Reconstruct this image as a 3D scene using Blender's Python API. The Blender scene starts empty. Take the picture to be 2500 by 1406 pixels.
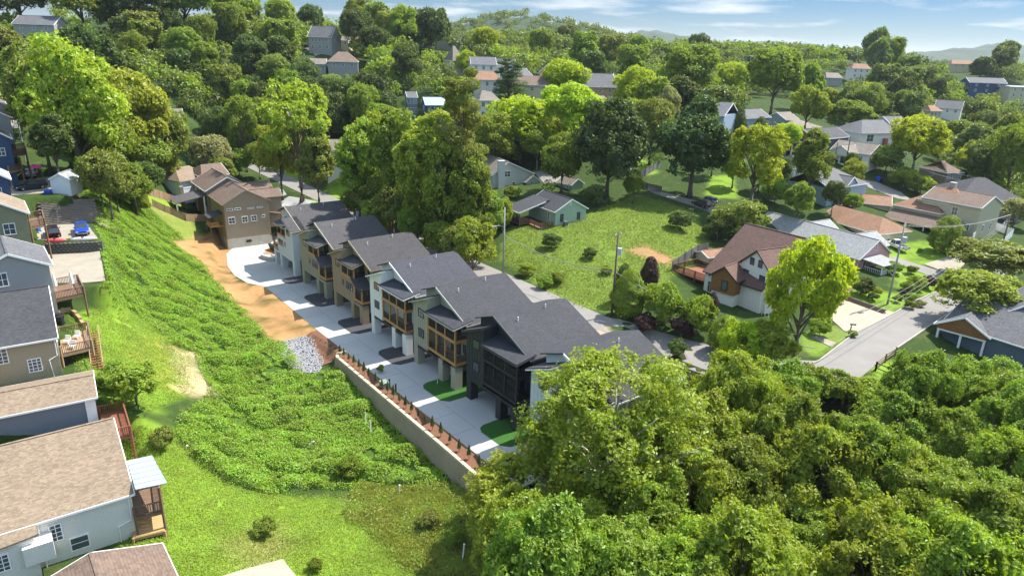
import bpy, bmesh, math, random
import numpy as np
from mathutils import Vector, Matrix
from mathutils.geometry import delaunay_2d_cdt
R = math.radians
rnd = random.Random(7)
S = bpy.context.scene
COL = S.collection
# ------------------------------------------------------------------ camera, sky, sun
CAMZ, FPX, PITCH, ROLL = 45.0, 1700.0, R(19.3), R(1.8)
cam = bpy.data.cameras.new('camera'); camo = bpy.data.objects.new('camera', cam); COL.objects.link(camo)
cam.sensor_width = 36; cam.lens = 36 * FPX / 2500; cam.clip_start = 1; cam.clip_end = 30000
FW = np.array([0, math.cos(PITCH), -math.sin(PITCH)])
r0 = np.array([1., 0, 0]); u0 = np.cross(r0, FW)
RT = r0 * math.cos(ROLL) + u0 * math.sin(ROLL); UP = -r0 * math.sin(ROLL) + u0 * math.cos(ROLL)
M = Matrix.Identity(4)
for i in range(3):
    M[i][0], M[i][1], M[i][2] = RT[i], UP[i], -FW[i]
M[2][3] = CAMZ
camo.matrix_world = M
S.camera = camo
SUN_AZ, SUN_EL = R(31), R(55)          # direction towards the sun, counted from +x
w = bpy.data.worlds.new('World'); S.world = w; w.use_nodes = True
nt = w.node_tree; N = nt.nodes; N.clear()
sky = N.new('ShaderNodeTexSky'); sky.sky_type = 'NISHITA'; sky.sun_disc = False
sky.sun_elevation = SUN_EL; sky.sun_rotation = R(90) - SUN_AZ
sky.air_density = 1.0; sky.dust_density = 0.2; sky.ozone_density = 1.5
tc = N.new('ShaderNodeTexCoord'); sep = N.new('ShaderNodeSeparateXYZ')
nt.links.new(tc.outputs['Generated'], sep.inputs[0])
mp = N.new('ShaderNodeMapping'); mp.inputs['Scale'].default_value = (3.2, 3.2, 26)
nt.links.new(tc.outputs['Generated'], mp.inputs[0])
nz = N.new('ShaderNodeTexNoise'); nz.inputs['Scale'].default_value = 1.5; nz.inputs['Detail'].default_value = 9; nz.inputs['Roughness'].default_value = .55
nt.links.new(mp.outputs[0], nz.inputs['Vector'])
cr = N.new('ShaderNodeValToRGB'); cr.color_ramp.elements[0].position = .50; cr.color_ramp.elements[1].position = .70
nt.links.new(nz.outputs['Fac'], cr.inputs[0])
hz = N.new('ShaderNodeValToRGB')                      # cloud by height above the horizon; unseen cover overhead added for whiter fill
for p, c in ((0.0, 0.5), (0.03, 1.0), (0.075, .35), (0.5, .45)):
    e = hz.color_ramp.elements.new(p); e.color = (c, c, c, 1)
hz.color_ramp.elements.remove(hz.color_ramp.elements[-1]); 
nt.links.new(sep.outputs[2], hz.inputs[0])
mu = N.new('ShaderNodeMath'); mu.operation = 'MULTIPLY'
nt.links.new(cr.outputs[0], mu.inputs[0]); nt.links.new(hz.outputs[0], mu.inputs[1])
mx = N.new('ShaderNodeMixRGB'); mx.inputs[2].default_value = (1.85, 1.83, 1.8, 1)
tint = N.new('ShaderNodeMixRGB'); tint.blend_type = 'MULTIPLY'; tint.inputs[0].default_value = 1; 
tr_ = N.new('ShaderNodeValToRGB'); el_ = tr_.color_ramp.elements      # low sky dimmed; unseen sky overhead kept bright and warmed for fill
el_[0].position = 0.0; el_[0].color = (.088, .11, .146, 1); el_[1].position = .6; el_[1].color = (1., .84, .64, 1)
e = el_.new(.06); e.color = (.052, .082, .13, 1); e = el_.new(.14); e.color = (.049, .08, .145, 1)
nt.links.new(sep.outputs[2], tr_.inputs[0]); nt.links.new(tr_.outputs[0], tint.inputs[2])
nt.links.new(sky.outputs[0], tint.inputs[1])
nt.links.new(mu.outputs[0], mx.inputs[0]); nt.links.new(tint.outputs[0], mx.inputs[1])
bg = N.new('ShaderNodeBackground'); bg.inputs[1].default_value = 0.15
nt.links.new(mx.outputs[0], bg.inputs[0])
wo = N.new('ShaderNodeOutputWorld'); nt.links.new(bg.outputs[0], wo.inputs[0])
sl = bpy.data.lights.new('sun', 'SUN'); sl.energy = 2.1; sl.angle = R(.53); sl.color = (1, .95, .86)
so = bpy.data.objects.new('sun', sl); COL.objects.link(so)
sd = Vector((math.cos(SUN_AZ) * math.cos(SUN_EL), math.sin(SUN_AZ) * math.cos(SUN_EL), math.sin(SUN_EL)))
so.rotation_euler = sd.to_track_quat('Z', 'Y').to_euler(); so.location = (60, 60, 120)
S.view_settings.view_transform = 'Standard'; S.view_settings.look = 'None'
S.view_settings.exposure = 2.3; S.view_settings.gamma = 1
S.cycles.max_bounces = 7; S.cycles.diffuse_bounces = 3; S.cycles.glossy_bounces = 2; S.cycles.transmission_bounces = 4
S.cycles.transparent_max_bounces = 8; S.cycles.volume_bounces = 0

# ------------------------------------------------------------------ placing by sight line and height
def ray(x, y):
    d = FW * FPX + RT * (x - 1250) - UP * (y - 703)
    return d / np.linalg.norm(d)
def at(x, y, z):
    "the point at height z seen at photo position x, y"
    d = ray(x, y); t = (z - CAMZ) / d[2]
    return np.array([d[0] * t, d[1] * t, z])
U = np.array([.615, -.788]); U /= np.linalg.norm(U); V = np.array([-U[1], U[0]])
O1 = np.array([-50.1, 139.9])
def uv(a, b): return O1 + U * a + V * b
ANG_U = math.atan2(U[1], U[0])

# ------------------------------------------------------------------ materials
MATS = {}
def newmat(name):
    m = bpy.data.materials.new(name); m.use_nodes = True
    n = m.node_tree.nodes; b = n['Principled BSDF']
    return m, n, m.node_tree.links, b
def gmath(n, L, op, a, b=None):
    k = n.new('ShaderNodeMath'); k.operation = op
    for i, q in enumerate((a, b)):
        if q is None: continue
        if isinstance(q, (int, float)): k.inputs[i].default_value = q
        else: L.new(q, k.inputs[i])
    return k.outputs[0]
def mixc(n, L, f, a, b, bt='MIX'):
    k = n.new('ShaderNodeMixRGB'); k.blend_type = bt
    for i, q in enumerate((f, a, b)):
        if isinstance(q, (int, float)): k.inputs[i].default_value = q
        elif isinstance(q, tuple): k.inputs[i].default_value = (*q[:3], 1)
        else: L.new(q, k.inputs[i])
    return k.outputs[0]
def noise(n, L, sc, det=4, ro=.55, vec=None):
    k = n.new('ShaderNodeTexNoise'); k.inputs['Scale'].default_value = sc; k.inputs['Detail'].default_value = det; k.inputs['Roughness'].default_value = ro
    if vec is not None: L.new(vec, k.inputs['Vector'])
    return k.outputs['Fac']
def ramp(n, L, f, p0, p1):
    k = n.new('ShaderNodeMapRange'); k.inputs[1].default_value = p0; k.inputs[2].default_value = p1
    L.new(f, k.inputs[0]); return k.outputs[0]
def pos(n): return n.new('ShaderNodeNewGeometry').outputs['Position']
def plain(name, c, rough=.75, var=.25, sc=1.2, fine=.12, fsc=14., metal=0., spec=.3, lines=None, bump=0.):
    "paint, concrete, timber...: base colour with blotches and fine grain; lines=(spacing, depth) adds level laps"
    if name in MATS: return MATS[name]
    m, n, L, b = newmat(name)
    P = pos(n)
    f = noise(n, L, sc, 5, .6, P); g = noise(n, L, fsc, 3, .6, P)
    k = gmath(n, L, 'ADD', gmath(n, L, 'MULTIPLY', gmath(n, L, 'SUBTRACT', f, .5), 2 * var), gmath(n, L, 'MULTIPLY', gmath(n, L, 'SUBTRACT', g, .5), 2 * fine))
    k = gmath(n, L, 'ADD', k, 1.0)
    if lines:
        s = n.new('ShaderNodeSeparateXYZ'); L.new(P, s.inputs[0])
        fr = gmath(n, L, 'FRACT', gmath(n, L, 'DIVIDE', s.outputs[2], lines[0]))
        dk = ramp(n, L, fr, 0.0, .22)
        k = gmath(n, L, 'MULTIPLY', k, gmath(n, L, 'ADD', gmath(n, L, 'MULTIPLY', dk, lines[1]), 1 - lines[1]))
        bp = n.new('ShaderNodeBump'); bp.inputs['Strength'].default_value = .6; bp.inputs['Distance'].default_value = .05
        L.new(fr, bp.inputs['Height']); L.new(bp.outputs[0], b.inputs['Normal'])
    elif bump:
        bp = n.new('ShaderNodeBump'); bp.inputs['Strength'].default_value = bump; bp.inputs['Distance'].default_value = .05
        L.new(g, bp.inputs['Height']); L.new(bp.outputs[0], b.inputs['Normal'])
    h = n.new('ShaderNodeVectorMath'); h.operation = 'SCALE'; h.inputs[0].default_value = c; L.new(k, h.inputs['Scale'])
    L.new(h.outputs[0], b.inputs['Base Color'])
    b.inputs['Roughness'].default_value = rough; b.inputs['Metallic'].default_value = metal
    b.inputs['Specular IOR Level'].default_value = spec
    MATS[name] = m; return m
def shingle(name, c, var=.22, stain=.25):
    if name in MATS: return MATS[name]
    m, n, L, b = newmat(name); P = pos(n)
    s = n.new('ShaderNodeSeparateXYZ'); L.new(P, s.inputs[0])
    row = gmath(n, L, 'DIVIDE', s.outputs[2], .075)
    fr = gmath(n, L, 'FRACT', row); fl = gmath(n, L, 'FLOOR', row)
    cx = n.new('ShaderNodeCombineXYZ')
    L.new(gmath(n, L, 'MULTIPLY', s.outputs[0], 3.2), cx.inputs[0]); L.new(gmath(n, L, 'MULTIPLY', s.outputs[1], 3.2), cx.inputs[1]); L.new(gmath(n, L, 'MULTIPLY', fl, 7.31), cx.inputs[2])
    vo = n.new('ShaderNodeTexVoronoi'); vo.inputs['Scale'].default_value = 1.0; L.new(cx.outputs[0], vo.inputs['Vector'])
    sp = n.new('ShaderNodeSeparateColor'); L.new(vo.outputs['Color'], sp.inputs[0])
    f = noise(n, L, .35, 5, .6, P)
    k = gmath(n, L, 'ADD', gmath(n, L, 'MULTIPLY', gmath(n, L, 'SUBTRACT', sp.outputs[0], .5), 2 * var), gmath(n, L, 'MULTIPLY', gmath(n, L, 'SUBTRACT', f, .5), 2 * stain))
    k = gmath(n, L, 'ADD', k, 1.0)
    k = gmath(n, L, 'MULTIPLY', k, gmath(n, L, 'ADD', gmath(n, L, 'MULTIPLY', ramp(n, L, fr, 0, .3), .3), .7))
    h = n.new('ShaderNodeVectorMath'); h.operation = 'SCALE'; h.inputs[0].default_value = c; L.new(k, h.inputs['Scale'])
    L.new(h.outputs[0], b.inputs['Base Color']); b.inputs['Roughness'].default_value = .85; b.inputs['Specular IOR Level'].default_value = .35
    bp = n.new('ShaderNodeBump'); bp.inputs['Strength'].default_value = .5; bp.inputs['Distance'].default_value = .03
    L.new(sp.outputs[1], bp.inputs['Height']); L.new(bp.outputs[0], b.inputs['Normal'])
    MATS[name] = m; return m
def leafmat(name, c, tr=.38, var=.35, hue=.02):
    "two-sided leaf: diffuse plus light coming through, each plant and each clump a little different"
    if name in MATS: return MATS[name]
    m, n, L, b = newmat(name); P = pos(n)
    oi = n.new('ShaderNodeObjectInfo')
    f = noise(n, L, .45, 2, .5, P); g = noise(n, L, 6.0, 2, .6, P)
    k = gmath(n, L, 'ADD', gmath(n, L, 'MULTIPLY', gmath(n, L, 'SUBTRACT', f, .5), 1.6 * var), gmath(n, L, 'MULTIPLY', gmath(n, L, 'SUBTRACT', g, .5), 1.5 * var))
    k = gmath(n, L, 'ADD', k, gmath(n, L, 'MULTIPLY', gmath(n, L, 'SUBTRACT', oi.outputs['Random'], .5), .28))
    k = gmath(n, L, 'ADD', k, 1.0)
    hs = n.new('ShaderNodeHueSaturation'); hs.inputs['Color'].default_value = (*c, 1)
    hh = gmath(n, L, 'ADD', gmath(n, L, 'MULTIPLY', gmath(n, L, 'SUBTRACT', oi.outputs['Random'], .5), hue * 1.6), gmath(n, L, 'MULTIPLY', gmath(n, L, 'SUBTRACT', f, .5), hue * 2))
    L.new(gmath(n, L, 'ADD', hh, .5), hs.inputs['Hue']); L.new(k, hs.inputs['Value'])
    di = n.new('ShaderNodeBsdfDiffuse'); tl = n.new('ShaderNodeBsdfTranslucent'); gl = n.new('ShaderNodeBsdfGlossy'); gl.inputs['Roughness'].default_value = .45
    gl.inputs['Color'].default_value = (.8, .85, .8, 1)
    L.new(hs.outputs[0], di.inputs[0])
    L.new(mixc(n, L, 1.0, hs.outputs[0], (1.5, 1.45, .55), 'MULTIPLY'), tl.inputs[0])
    m1 = n.new('ShaderNodeMixShader'); m1.inputs[0].default_value = tr; L.new(di.outputs[0], m1.inputs[1]); L.new(tl.outputs[0], m1.inputs[2])
    m2 = n.new('ShaderNodeMixShader'); m2.inputs[0].default_value = .025; L.new(m1.outputs[0], m2.inputs[1]); L.new(gl.outputs[0], m2.inputs[2])
    L.new(m2.outputs[0], n['Material Output'].inputs[0]); n.remove(b)
    MATS[name] = m; return m
def glassmat(name='window glass', c=(.03, .038, .045)):
    if name in MATS: return MATS[name]
    m, n, L, b = newmat(name)
    f = noise(n, L, .7, 2, .5, pos(n))
    L.new(mixc(n, L, f, c, tuple(q * 3.2 for q in c)), b.inputs['Base Color'])
    b.inputs['Roughness'].default_value = .08; b.inputs['Specular IOR Level'].default_value = .9
    MATS[name] = m; return m

# ------------------------------------------------------------------ meshes and things
ORIG = {}
class MB:
    def __init__(s): s.v = []; s.f = []
    def add(s, vs, fs, T=None):
        k = len(s.v)
        for p in vs: s.v.append(tuple(T(p)) if T else tuple(p))
        for q in fs: s.f.append(tuple(i + k for i in q))
        return s
    def box(s, x0, x1, y0, y1, z0, z1, T=None):
        return s.add([(x0, y0, z0), (x1, y0, z0), (x1, y1, z0), (x0, y1, z0), (x0, y0, z1), (x1, y0, z1), (x1, y1, z1), (x0, y1, z1)],
                     [(0, 3, 2, 1), (4, 5, 6, 7), (0, 1, 5, 4), (1, 2, 6, 5), (2, 3, 7, 6), (3, 0, 4, 7)], T)
    def slab(s, q, th, T=None):
        "quad or polygon q given by its top outline, thickened straight down"
        n = len(q)
        vs = list(q) + [(p[0], p[1], p[2] - th) for p in q]
        fs = [tuple(range(n)), tuple(range(2 * n - 1, n - 1, -1))] + [((i + 1) % n, i, i + n, (i + 1) % n + n) for i in range(n)]
        return s.add(vs, fs, T)
    def extr(s, q, d, T=None):
        "polygon q extruded by the vector d"
        n = len(q)
        vs = list(q) + [(p[0] + d[0], p[1] + d[1], p[2] + d[2]) for p in q]
        fs = [tuple(range(n)), tuple(range(2 * n - 1, n - 1, -1))] + [((i + 1) % n, i, i + n, (i + 1) % n + n) for i in range(n)]
        return s.add(vs, fs, T)
    def tube(s, pts, r, n=6, T=None, cap=True):
        pts = [Vector(p) for p in pts]
        rs = r if isinstance(r, (list, tuple)) else [r] * len(pts)
        vs, fs = [], []
        for i, p in enumerate(pts):
            d = (pts[min(i + 1, len(pts) - 1)] - pts[max(i - 1, 0)])
            if d.length < 1e-6: d = Vector((0, 0, 1))
            d.normalize()
            a = d.cross(Vector((0, 0, 1)))
            if a.length < 1e-3: a = Vector((1, 0, 0))
            a.normalize(); b = d.cross(a)
            for k in range(n):
                t = 2 * math.pi * k / n
                vs.append(tuple(p + (a * math.cos(t) + b * math.sin(t)) * rs[i]))
            if i:
                o = (i - 1) * n
                for k in range(n):
                    fs.append((o + k, o + (k + 1) % n, o + n + (k + 1) % n, o + n + k))
        if cap:
            fs.append(tuple(range(n - 1, -1, -1))); fs.append(tuple(range(len(vs) - n, len(vs))))
        return s.add(vs, fs, T)
    def bar(s, a, b, w, h, T=None):
        "square timber from a to b"
        a = Vector(a); b = Vector(b); d = (b - a).normalized()
        x = d.cross(Vector((0, 0, 1)))
        if x.length < 1e-3: x = Vector((1, 0, 0))
        x.normalize(); y = x.cross(d)
        q = [a + x * i * w / 2 + y * j * h / 2 for i, j in ((-1, -1), (1, -1), (1, 1), (-1, 1))]
        return s.extr([tuple(p) for p in q], tuple(b - a), T)
    def build(s, name, mat, parent=None, smooth=False, fix=True):
        o = ORIG.get(parent.name, Vector((0, 0, 0))) if parent else Vector((0, 0, 0))
        me = bpy.data.meshes.new(name)
        me.from_pydata([(p[0] - o[0], p[1] - o[1], p[2] - o[2]) for p in s.v], [], s.f)
        if fix:
            bm = bmesh.new(); bm.from_mesh(me); bmesh.ops.recalc_face_normals(bm, faces=bm.faces); bm.to_mesh(me); bm.free()
        if smooth: me.polygons.foreach_set('use_smooth', [True] * len(me.polygons))
        if mat: me.materials.append(mat)
        ob = bpy.data.objects.new(name, me); COL.objects.link(ob)
        if parent: ob.parent = parent; ORIG[ob.name] = o
        return ob
def tag(o, label=None, cat=None, group=None, kind=None):
    if label: o['label'] = label
    if cat: o['category'] = cat
    if group: o['group'] = group
    if kind: o['kind'] = kind
    return o
def thing(name, label, cat, loc, group=None):
    o = bpy.data.objects.new(name, None); COL.objects.link(o); o.empty_display_size = .5
    o.location = tuple(float(q) for q in loc); ORIG[o.name] = Vector(o.location)
    return tag(o, label, cat, group)
def copyob(src, parent, loc=None, rz=None, scale=None):
    c = src.copy(); COL.objects.link(c); c.parent = parent
    if loc is not None: c.location = loc
    if rz is not None: c.rotation_euler = (0, 0, rz)
    if scale is not None: c.scale = scale
    return c
class Fr:
    "a frame standing at O, turned by ang about the vertical"
    def __init__(s, O, ang):
        s.O = np.array([O[0], O[1], O[2]], float); s.a = ang; s.c = math.cos(ang); s.s = math.sin(ang)
    def __call__(s, p):
        return (s.O[0] + s.c * p[0] - s.s * p[1], s.O[1] + s.s * p[0] + s.c * p[1], s.O[2] + p[2])
def fastmesh(name, V3, F4, mat, parent=None, smooth=False, loc=None):
    "numpy vertices and quads into a mesh object"
    me = bpy.data.meshes.new(name)
    nv, nf = len(V3), len(F4); k = F4.shape[1]
    me.vertices.add(nv); me.vertices.foreach_set('co', np.asarray(V3, np.float32).ravel())
    me.loops.add(nf * k); me.loops.foreach_set('vertex_index', np.asarray(F4, np.int32).ravel())
    me.polygons.add(nf); me.polygons.foreach_set('loop_start', np.arange(0, nf * k, k, dtype=np.int32))
    me.polygons.foreach_set('use_smooth', np.full(nf, smooth))
    me.update(calc_edges=True)
    if mat: me.materials.append(mat)
    ob = bpy.data.objects.new(name, me); COL.objects.link(ob)
    if parent: ob.parent = parent
    if loc is not None: ob.location = loc
    return ob
# ------------------------------------------------------------------ terrain: heights known at places seen in the photograph
CP = [  # photo x, y and height there
 (60,1395,3),(330,1345,2.2),(450,1250,1.2),(420,1120,3),(300,1090,5),(250,930,8),(330,800,7.6),(230,760,9.5),(300,900,6.4),(400,900,4),
 (190,690,11),(190,625,12),(190,575,13.7),(240,560,13.2),(90,520,16.5),(110,485,17.6),(80,455,18),(150,440,18),(60,395,20),(20,300,24),
 (200,440,17),(260,520,13.5),(300,600,9.8),(350,700,6.2),(430,800,2.6),(480,900,.6),(560,1000,-1.6),(640,1080,-2.2),(360,560,8.6),(330,490,11.5),
 (420,590,3.6),(470,640,1.2),(540,700,0),(600,760,-1),(690,860,-1.6),(800,960,-2.6),(900,1040,-3.2),(1000,1120,-3.4),(1100,1220,-3.2),(500,760,2),(600,880,0.2),(720,1000,-2),
 (640,1340,-.5),(900,1300,-3.2),(1100,1380,-4),(760,1180,-2.6),(560,1200,-.6),(1000,1406,-3.6),
 (500,600,1.2),(580,578,4.2),(480,530,5),(430,470,7),(360,460,10),(400,430,10),(650,560,3),(280,410,16.5),(450,400,10),
 (640,400,6.2),(700,440,6.2),(560,360,9),(740,430,7.5),(880,440,9),(830,385,12.5),(960,520,7.5),(1100,560,7),
 (1300,640,7.6),(1240,560,8.4),(1345,545,9.8),(1500,600,9.2),(1640,580,9.6),(1500,500,11.4),(1700,505,11.6),(1600,465,12.2),(1400,470,11.6),(1235,470,11.5),(1560,650,7.8),
 (1690,720,5.6),(1560,760,6.2),(1720,820,5.4),(2040,745,4.6),(2150,660,5.4),(2190,605,6),(2270,600,6.2),(2420,600,6.2),(1900,600,7),(1830,560,9),
 (2050,845,4.3),(2200,780,4.3),(1985,890,4.4),(2330,690,5),(2400,850,3),(2480,700,5),(2040,490,11),(1900,480,11.6),(2200,470,9.5),(2480,480,8),
 (1780,440,14),(2090,395,15.5),(1960,370,17),(1890,320,20),(2120,345,19),(1790,315,21),(1640,330,18),(2300,410,12),(2470,400,10),(2400,330,14),
 (1300,230,29),(1160,200,31),(1440,215,28),(1560,190,30),(1700,190,29),(1880,215,26),(1060,250,27),(1300,330,20),(1480,350,18),(1040,330,18),(880,320,15),
 (760,290,19),(900,250,25),(620,300,15),(620,200,29),(480,300,20),(300,330,22),(120,300,25),
 (2150,230,26),(2400,205,30),(2480,220,28),(2250,255,23),(2300,290,20),(2480,280,20),(2200,300,19),
 (1700,1100,-3),(1500,1200,-3.6),(1450,1350,-4.5),(1700,1390,-4.5),(2000,1390,-3.5),(2400,1390,-2),(2100,1150,-1),(2450,1100,1),(1900,1000,2),(2250,1000,2.6),(1800,930,3),(1650,950,1.5),
]
DP = [(100,60,230,-12),(300,100,220,-12),(500,60,270,-12),(640,60,300,-12),(800,110,300,-2),(800,170,270,-4),(900,60,340,-10),(1060,120,320,-8),(1150,130,300,-4),(1300,120,330,-8),(1500,130,380,-10),(1700,130,420,-10),(1900,145,430,-6),(2080,160,400,-8),(2300,150,430,-10),(2480,150,430,-10),(480,160,230,-12),(300,200,180,-12),(100,150,190,-12)]   # x, y, distance, ground below what is seen
WP = [  # the same far off or out of sight: x, y, height
 (-70,30,4),(-30,25,0),(10,20,-4),(60,20,-3),(-120,60,12),(-140,110,18),(-160,180,28),(-200,260,42),(-150,330,48),(-60,420,46),(0,450,44),(100,480,42),(220,480,38),(330,420,34),(330,300,24),(280,200,12),(220,140,8),(150,90,4),(120,40,0),
 (-300,200,45),(-300,400,50),(0,650,44),(250,650,44),(450,550,40),(450,300,30),(400,100,14),(-200,0,10),(200,0,0),
]
for a, b, z in ((54,-9.5,-1.),(61,-9.8,-2.1),(67,-9.8,-2.9),(74,-9.8,-2.8),(80,-9.8,-2.9),(87,-9.8,-2.4),(92,-7,-2.4),(96,0,-1.5),(97,10,1.5),(40,-9.5,-.6),(46,-10,-1.),(49,-12.5,-2.2),(20,-9,-.1),(30,-10,-.3),
                (0,15,2.6),(15,15,2.6),(30,15,2.6),(45,15,2.6),(60,15,2.6),(75,15,2.6),(90,16,3.4),(-20,12,2.2),(-30,10,3.6),(94,22,5.2)):
    q = uv(a, b); WP.append((q[0], q[1], z))
def atd(x, y, d):
    q = ray(x, y); return q * (d / (q @ FW)) + np.array([0, 0, CAMZ])
pts = np.array([tuple(at(x, y, z)) for x, y, z in CP] + [tuple(atd(x, y, d) + np.array([0, 0, g])) for x, y, d, g in DP] + WP)
def kern(d): return np.sqrt(d * d + 36.)
D = np.hypot(pts[:, None, 0] - pts[None, :, 0], pts[:, None, 1] - pts[None, :, 1])
n_ = len(pts)
A_ = np.zeros((n_ + 3, n_ + 3)); A_[:n_, :n_] = -kern(D) + np.eye(n_) * 1.5
A_[:n_, n_] = 1; A_[:n_, n_ + 1] = pts[:, 0] / 100; A_[:n_, n_ + 2] = pts[:, 1] / 100; A_[n_:, :n_] = A_[:n_, n_:].T
sol = np.linalg.solve(A_, np.concatenate([pts[:, 2], [0, 0, 0]]))
def base_h(x, y):
    x = np.asarray(x, float); y = np.asarray(y, float); sh = x.shape; x = x.ravel(); y = y.ravel()
    out = np.empty(len(x))
    for i in range(0, len(x), 4000):
        d = np.hypot(x[i:i + 4000, None] - pts[None, :, 0], y[i:i + 4000, None] - pts[None, :, 1])
        out[i:i + 4000] = -kern(d) @ sol[:n_] + sol[n_] + sol[n_ + 1] * x[i:i + 4000] / 100 + sol[n_ + 2] * y[i:i + 4000] / 100
    out = np.clip(out, -8, 52)
    r = np.hypot(x, y - 150); k = np.clip((r - 420) / 350, 0, 1); k = k * k * (3 - 2 * k)
    return (out * (1 - k) + 30 * k).reshape(sh)
def pdist(x, y, poly):
    "distance outside a polygon (0 inside)"
    x = np.asarray(x, float); y = np.asarray(y, float)
    ins = np.zeros(x.shape, bool); dm = np.full(x.shape, 1e9)
    for i in range(len(poly)):
        (x0, y0), (x1, y1) = poly[i], poly[(i + 1) % len(poly)]
        c = ((y0 > y) != (y1 > y))
        with np.errstate(divide='ignore', invalid='ignore'):
            ins ^= c & (x < (x1 - x0) * (y - y0) / (y1 - y0 + 1e-12) + x0)
        t = np.clip(((x - x0) * (x1 - x0) + (y - y0) * (y1 - y0)) / ((x1 - x0) ** 2 + (y1 - y0) ** 2 + 1e-9), 0, 1)
        dm = np.minimum(dm, np.hypot(x - x0 - t * (x1 - x0), y - y0 - t * (y1 - y0)))
    return np.where(ins, 0, dm)
def P2(pl, z): return [tuple(at(x, y, z)[:2]) for x, y in pl]
DRIVE = [uv(*q) for q in ((14,-6.9),(10,-9.0),(4,-9.6),(-2.4,-9.0),(-11.5,-6.6),(-18.5,-2.1),(-22,4.7),(-20,8),(-6,9),(92,9),(92,-6.2),(66,-6.6),(47,-7.1))]
# flats: outline, height, width of the slope around it
RR_L = [(1960,897),(2000,882),(2083,818),(2186,764),(2235,735),(2280,717),(2360,672),(2420,640)]      # right road, far edge
RR_R = [(2092,929),(2137,893),(2188,852),(2233,822),(2269,797),(2299,780),(2400,705),(2460,665)]      # and near edge
ROADZ = 4.4
rl = P2(RR_L, ROADZ); rr_ = P2(RR_R, ROADZ)
e1, e2 = uv(72, 20.6), uv(72, 26)
STREET = [uv(-95, 21.), uv(-30, 20.6), uv(30, 20.4), uv(60, 20.4), e1] + P2([(1640,880),(1800,938),(1935,955)], 5.0) + [rr_[0], rl[0], rl[1]] + P2([(1850,868),(1740,838)], 5.2) + P2([(1600,795)], 6) + [e2, uv(40, 25.6), uv(0, 25.6), uv(-40, 26.2), uv(-95, 27.5)]
FLATS = [
 (P2([(1790,935),(1960,985),(2110,945),(2000,868),(1850,862),(1700,838),(1640,880)], 4.8), 4.8, 3.),
 ([tuple(np.array([-37.4, 57.9]) + V * i + U * j) for i, j in ((.6, -8.6), (.6, 9.5), (-22, 9.5), (-22, -8.6))], 2.0, 3.),
 ([tuple(np.array([-54.6, 77.0]) + V * i + U * j) for i, j in ((.2, 2), (.2, 11), (-20, 11), (-20, 2))], 8.0, 2.5),
 ([uv(-24,-3),uv(-13,-8.2),uv(-3,-10.8),uv(8,-11),uv(15,-9),uv(36,-8.6),uv(44,-7.8),uv(90,-7.6),uv(92,8.5),uv(-14,8.5),uv(-23,9)], 0., 1.3),
 ([uv(-95,20.4),uv(75,19.6),uv(75,26.4),uv(-95,27.8)], 6.0, 5.),
 (rl + rr_[::-1], ROADZ, 4.),
 (P2([(90,708),(280,702),(256,606),(90,610)], 12.), 12., .8),
 (P2([(85,590),(250,586),(222,538),(85,546)], 13.7), 13.7, .6),
 (P2([(30,478),(165,478),(160,428),(30,432)], 18.), 18., 1.5),
 (P2([(2010,760),(2060,728),(2185,764),(2083,818)], 4.4), 4.4, 2.),
]
def height(x, y):
    h = base_h(x, y)
    for poly, z, bl in FLATS:
        k = np.clip(1 - pdist(x, y, poly) / bl, 0, 1); k = k * k * (3 - 2 * k)
        h = h * (1 - k) + z * k
    return h
def axis(core0, core1, st, far):
    a = list(np.arange(core0, core1 + .01, st)); s = st
    lo, hi = [], []
    p = core0
    while p > -far: s *= 1.16; p -= s; lo.append(p)
    s = st; p = core1
    while p < far: s *= 1.16; p += s; hi.append(p)
    return np.array(lo[::-1] + a + hi)
GX = axis(-125, 150, 1.0, 9000); GY = axis(25, 235, 1.0, 9000)
XX, YY = np.meshgrid(GX, GY)
ZZ = height(XX, YY)
def H(x, y):
    "height of the built ground sheet"
    i = int(np.clip(np.searchsorted(GX, x) - 1, 0, len(GX) - 2)); j = int(np.clip(np.searchsorted(GY, y) - 1, 0, len(GY) - 2))
    a = (x - GX[i]) / (GX[i + 1] - GX[i]); b = (y - GY[j]) / (GY[j + 1] - GY[j])
    return float((ZZ[j, i] * (1 - a) + ZZ[j, i + 1] * a) * (1 - b) + (ZZ[j + 1, i] * (1 - a) + ZZ[j + 1, i + 1] * a) * b)
def Hv(x, y):
    i = np.clip(np.searchsorted(GX, x) - 1, 0, len(GX) - 2); j = np.clip(np.searchsorted(GY, y) - 1, 0, len(GY) - 2)
    a = (x - GX[i]) / (GX[i + 1] - GX[i]); b = (y - GY[j]) / (GY[j + 1] - GY[j])
    return (ZZ[j, i] * (1 - a) + ZZ[j, i + 1] * a) * (1 - b) + (ZZ[j + 1, i] * (1 - a) + ZZ[j + 1, i + 1] * a) * b
def on(x, y, up=0.):
    "where the sight line meets the ground (raised by up)"
    d = ray(x, y); t, st = 30., 4.
    while t < 1500:
        p = d * t
        if CAMZ + p[2] < H(p[0], p[1]) + up:
            if st < .05: break
            t -= st; st /= 4
        t += st
        if t > 250 and st >= 4: st = 8.
    p = d * t
    return np.array([p[0], p[1], H(p[0], p[1])])
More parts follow.
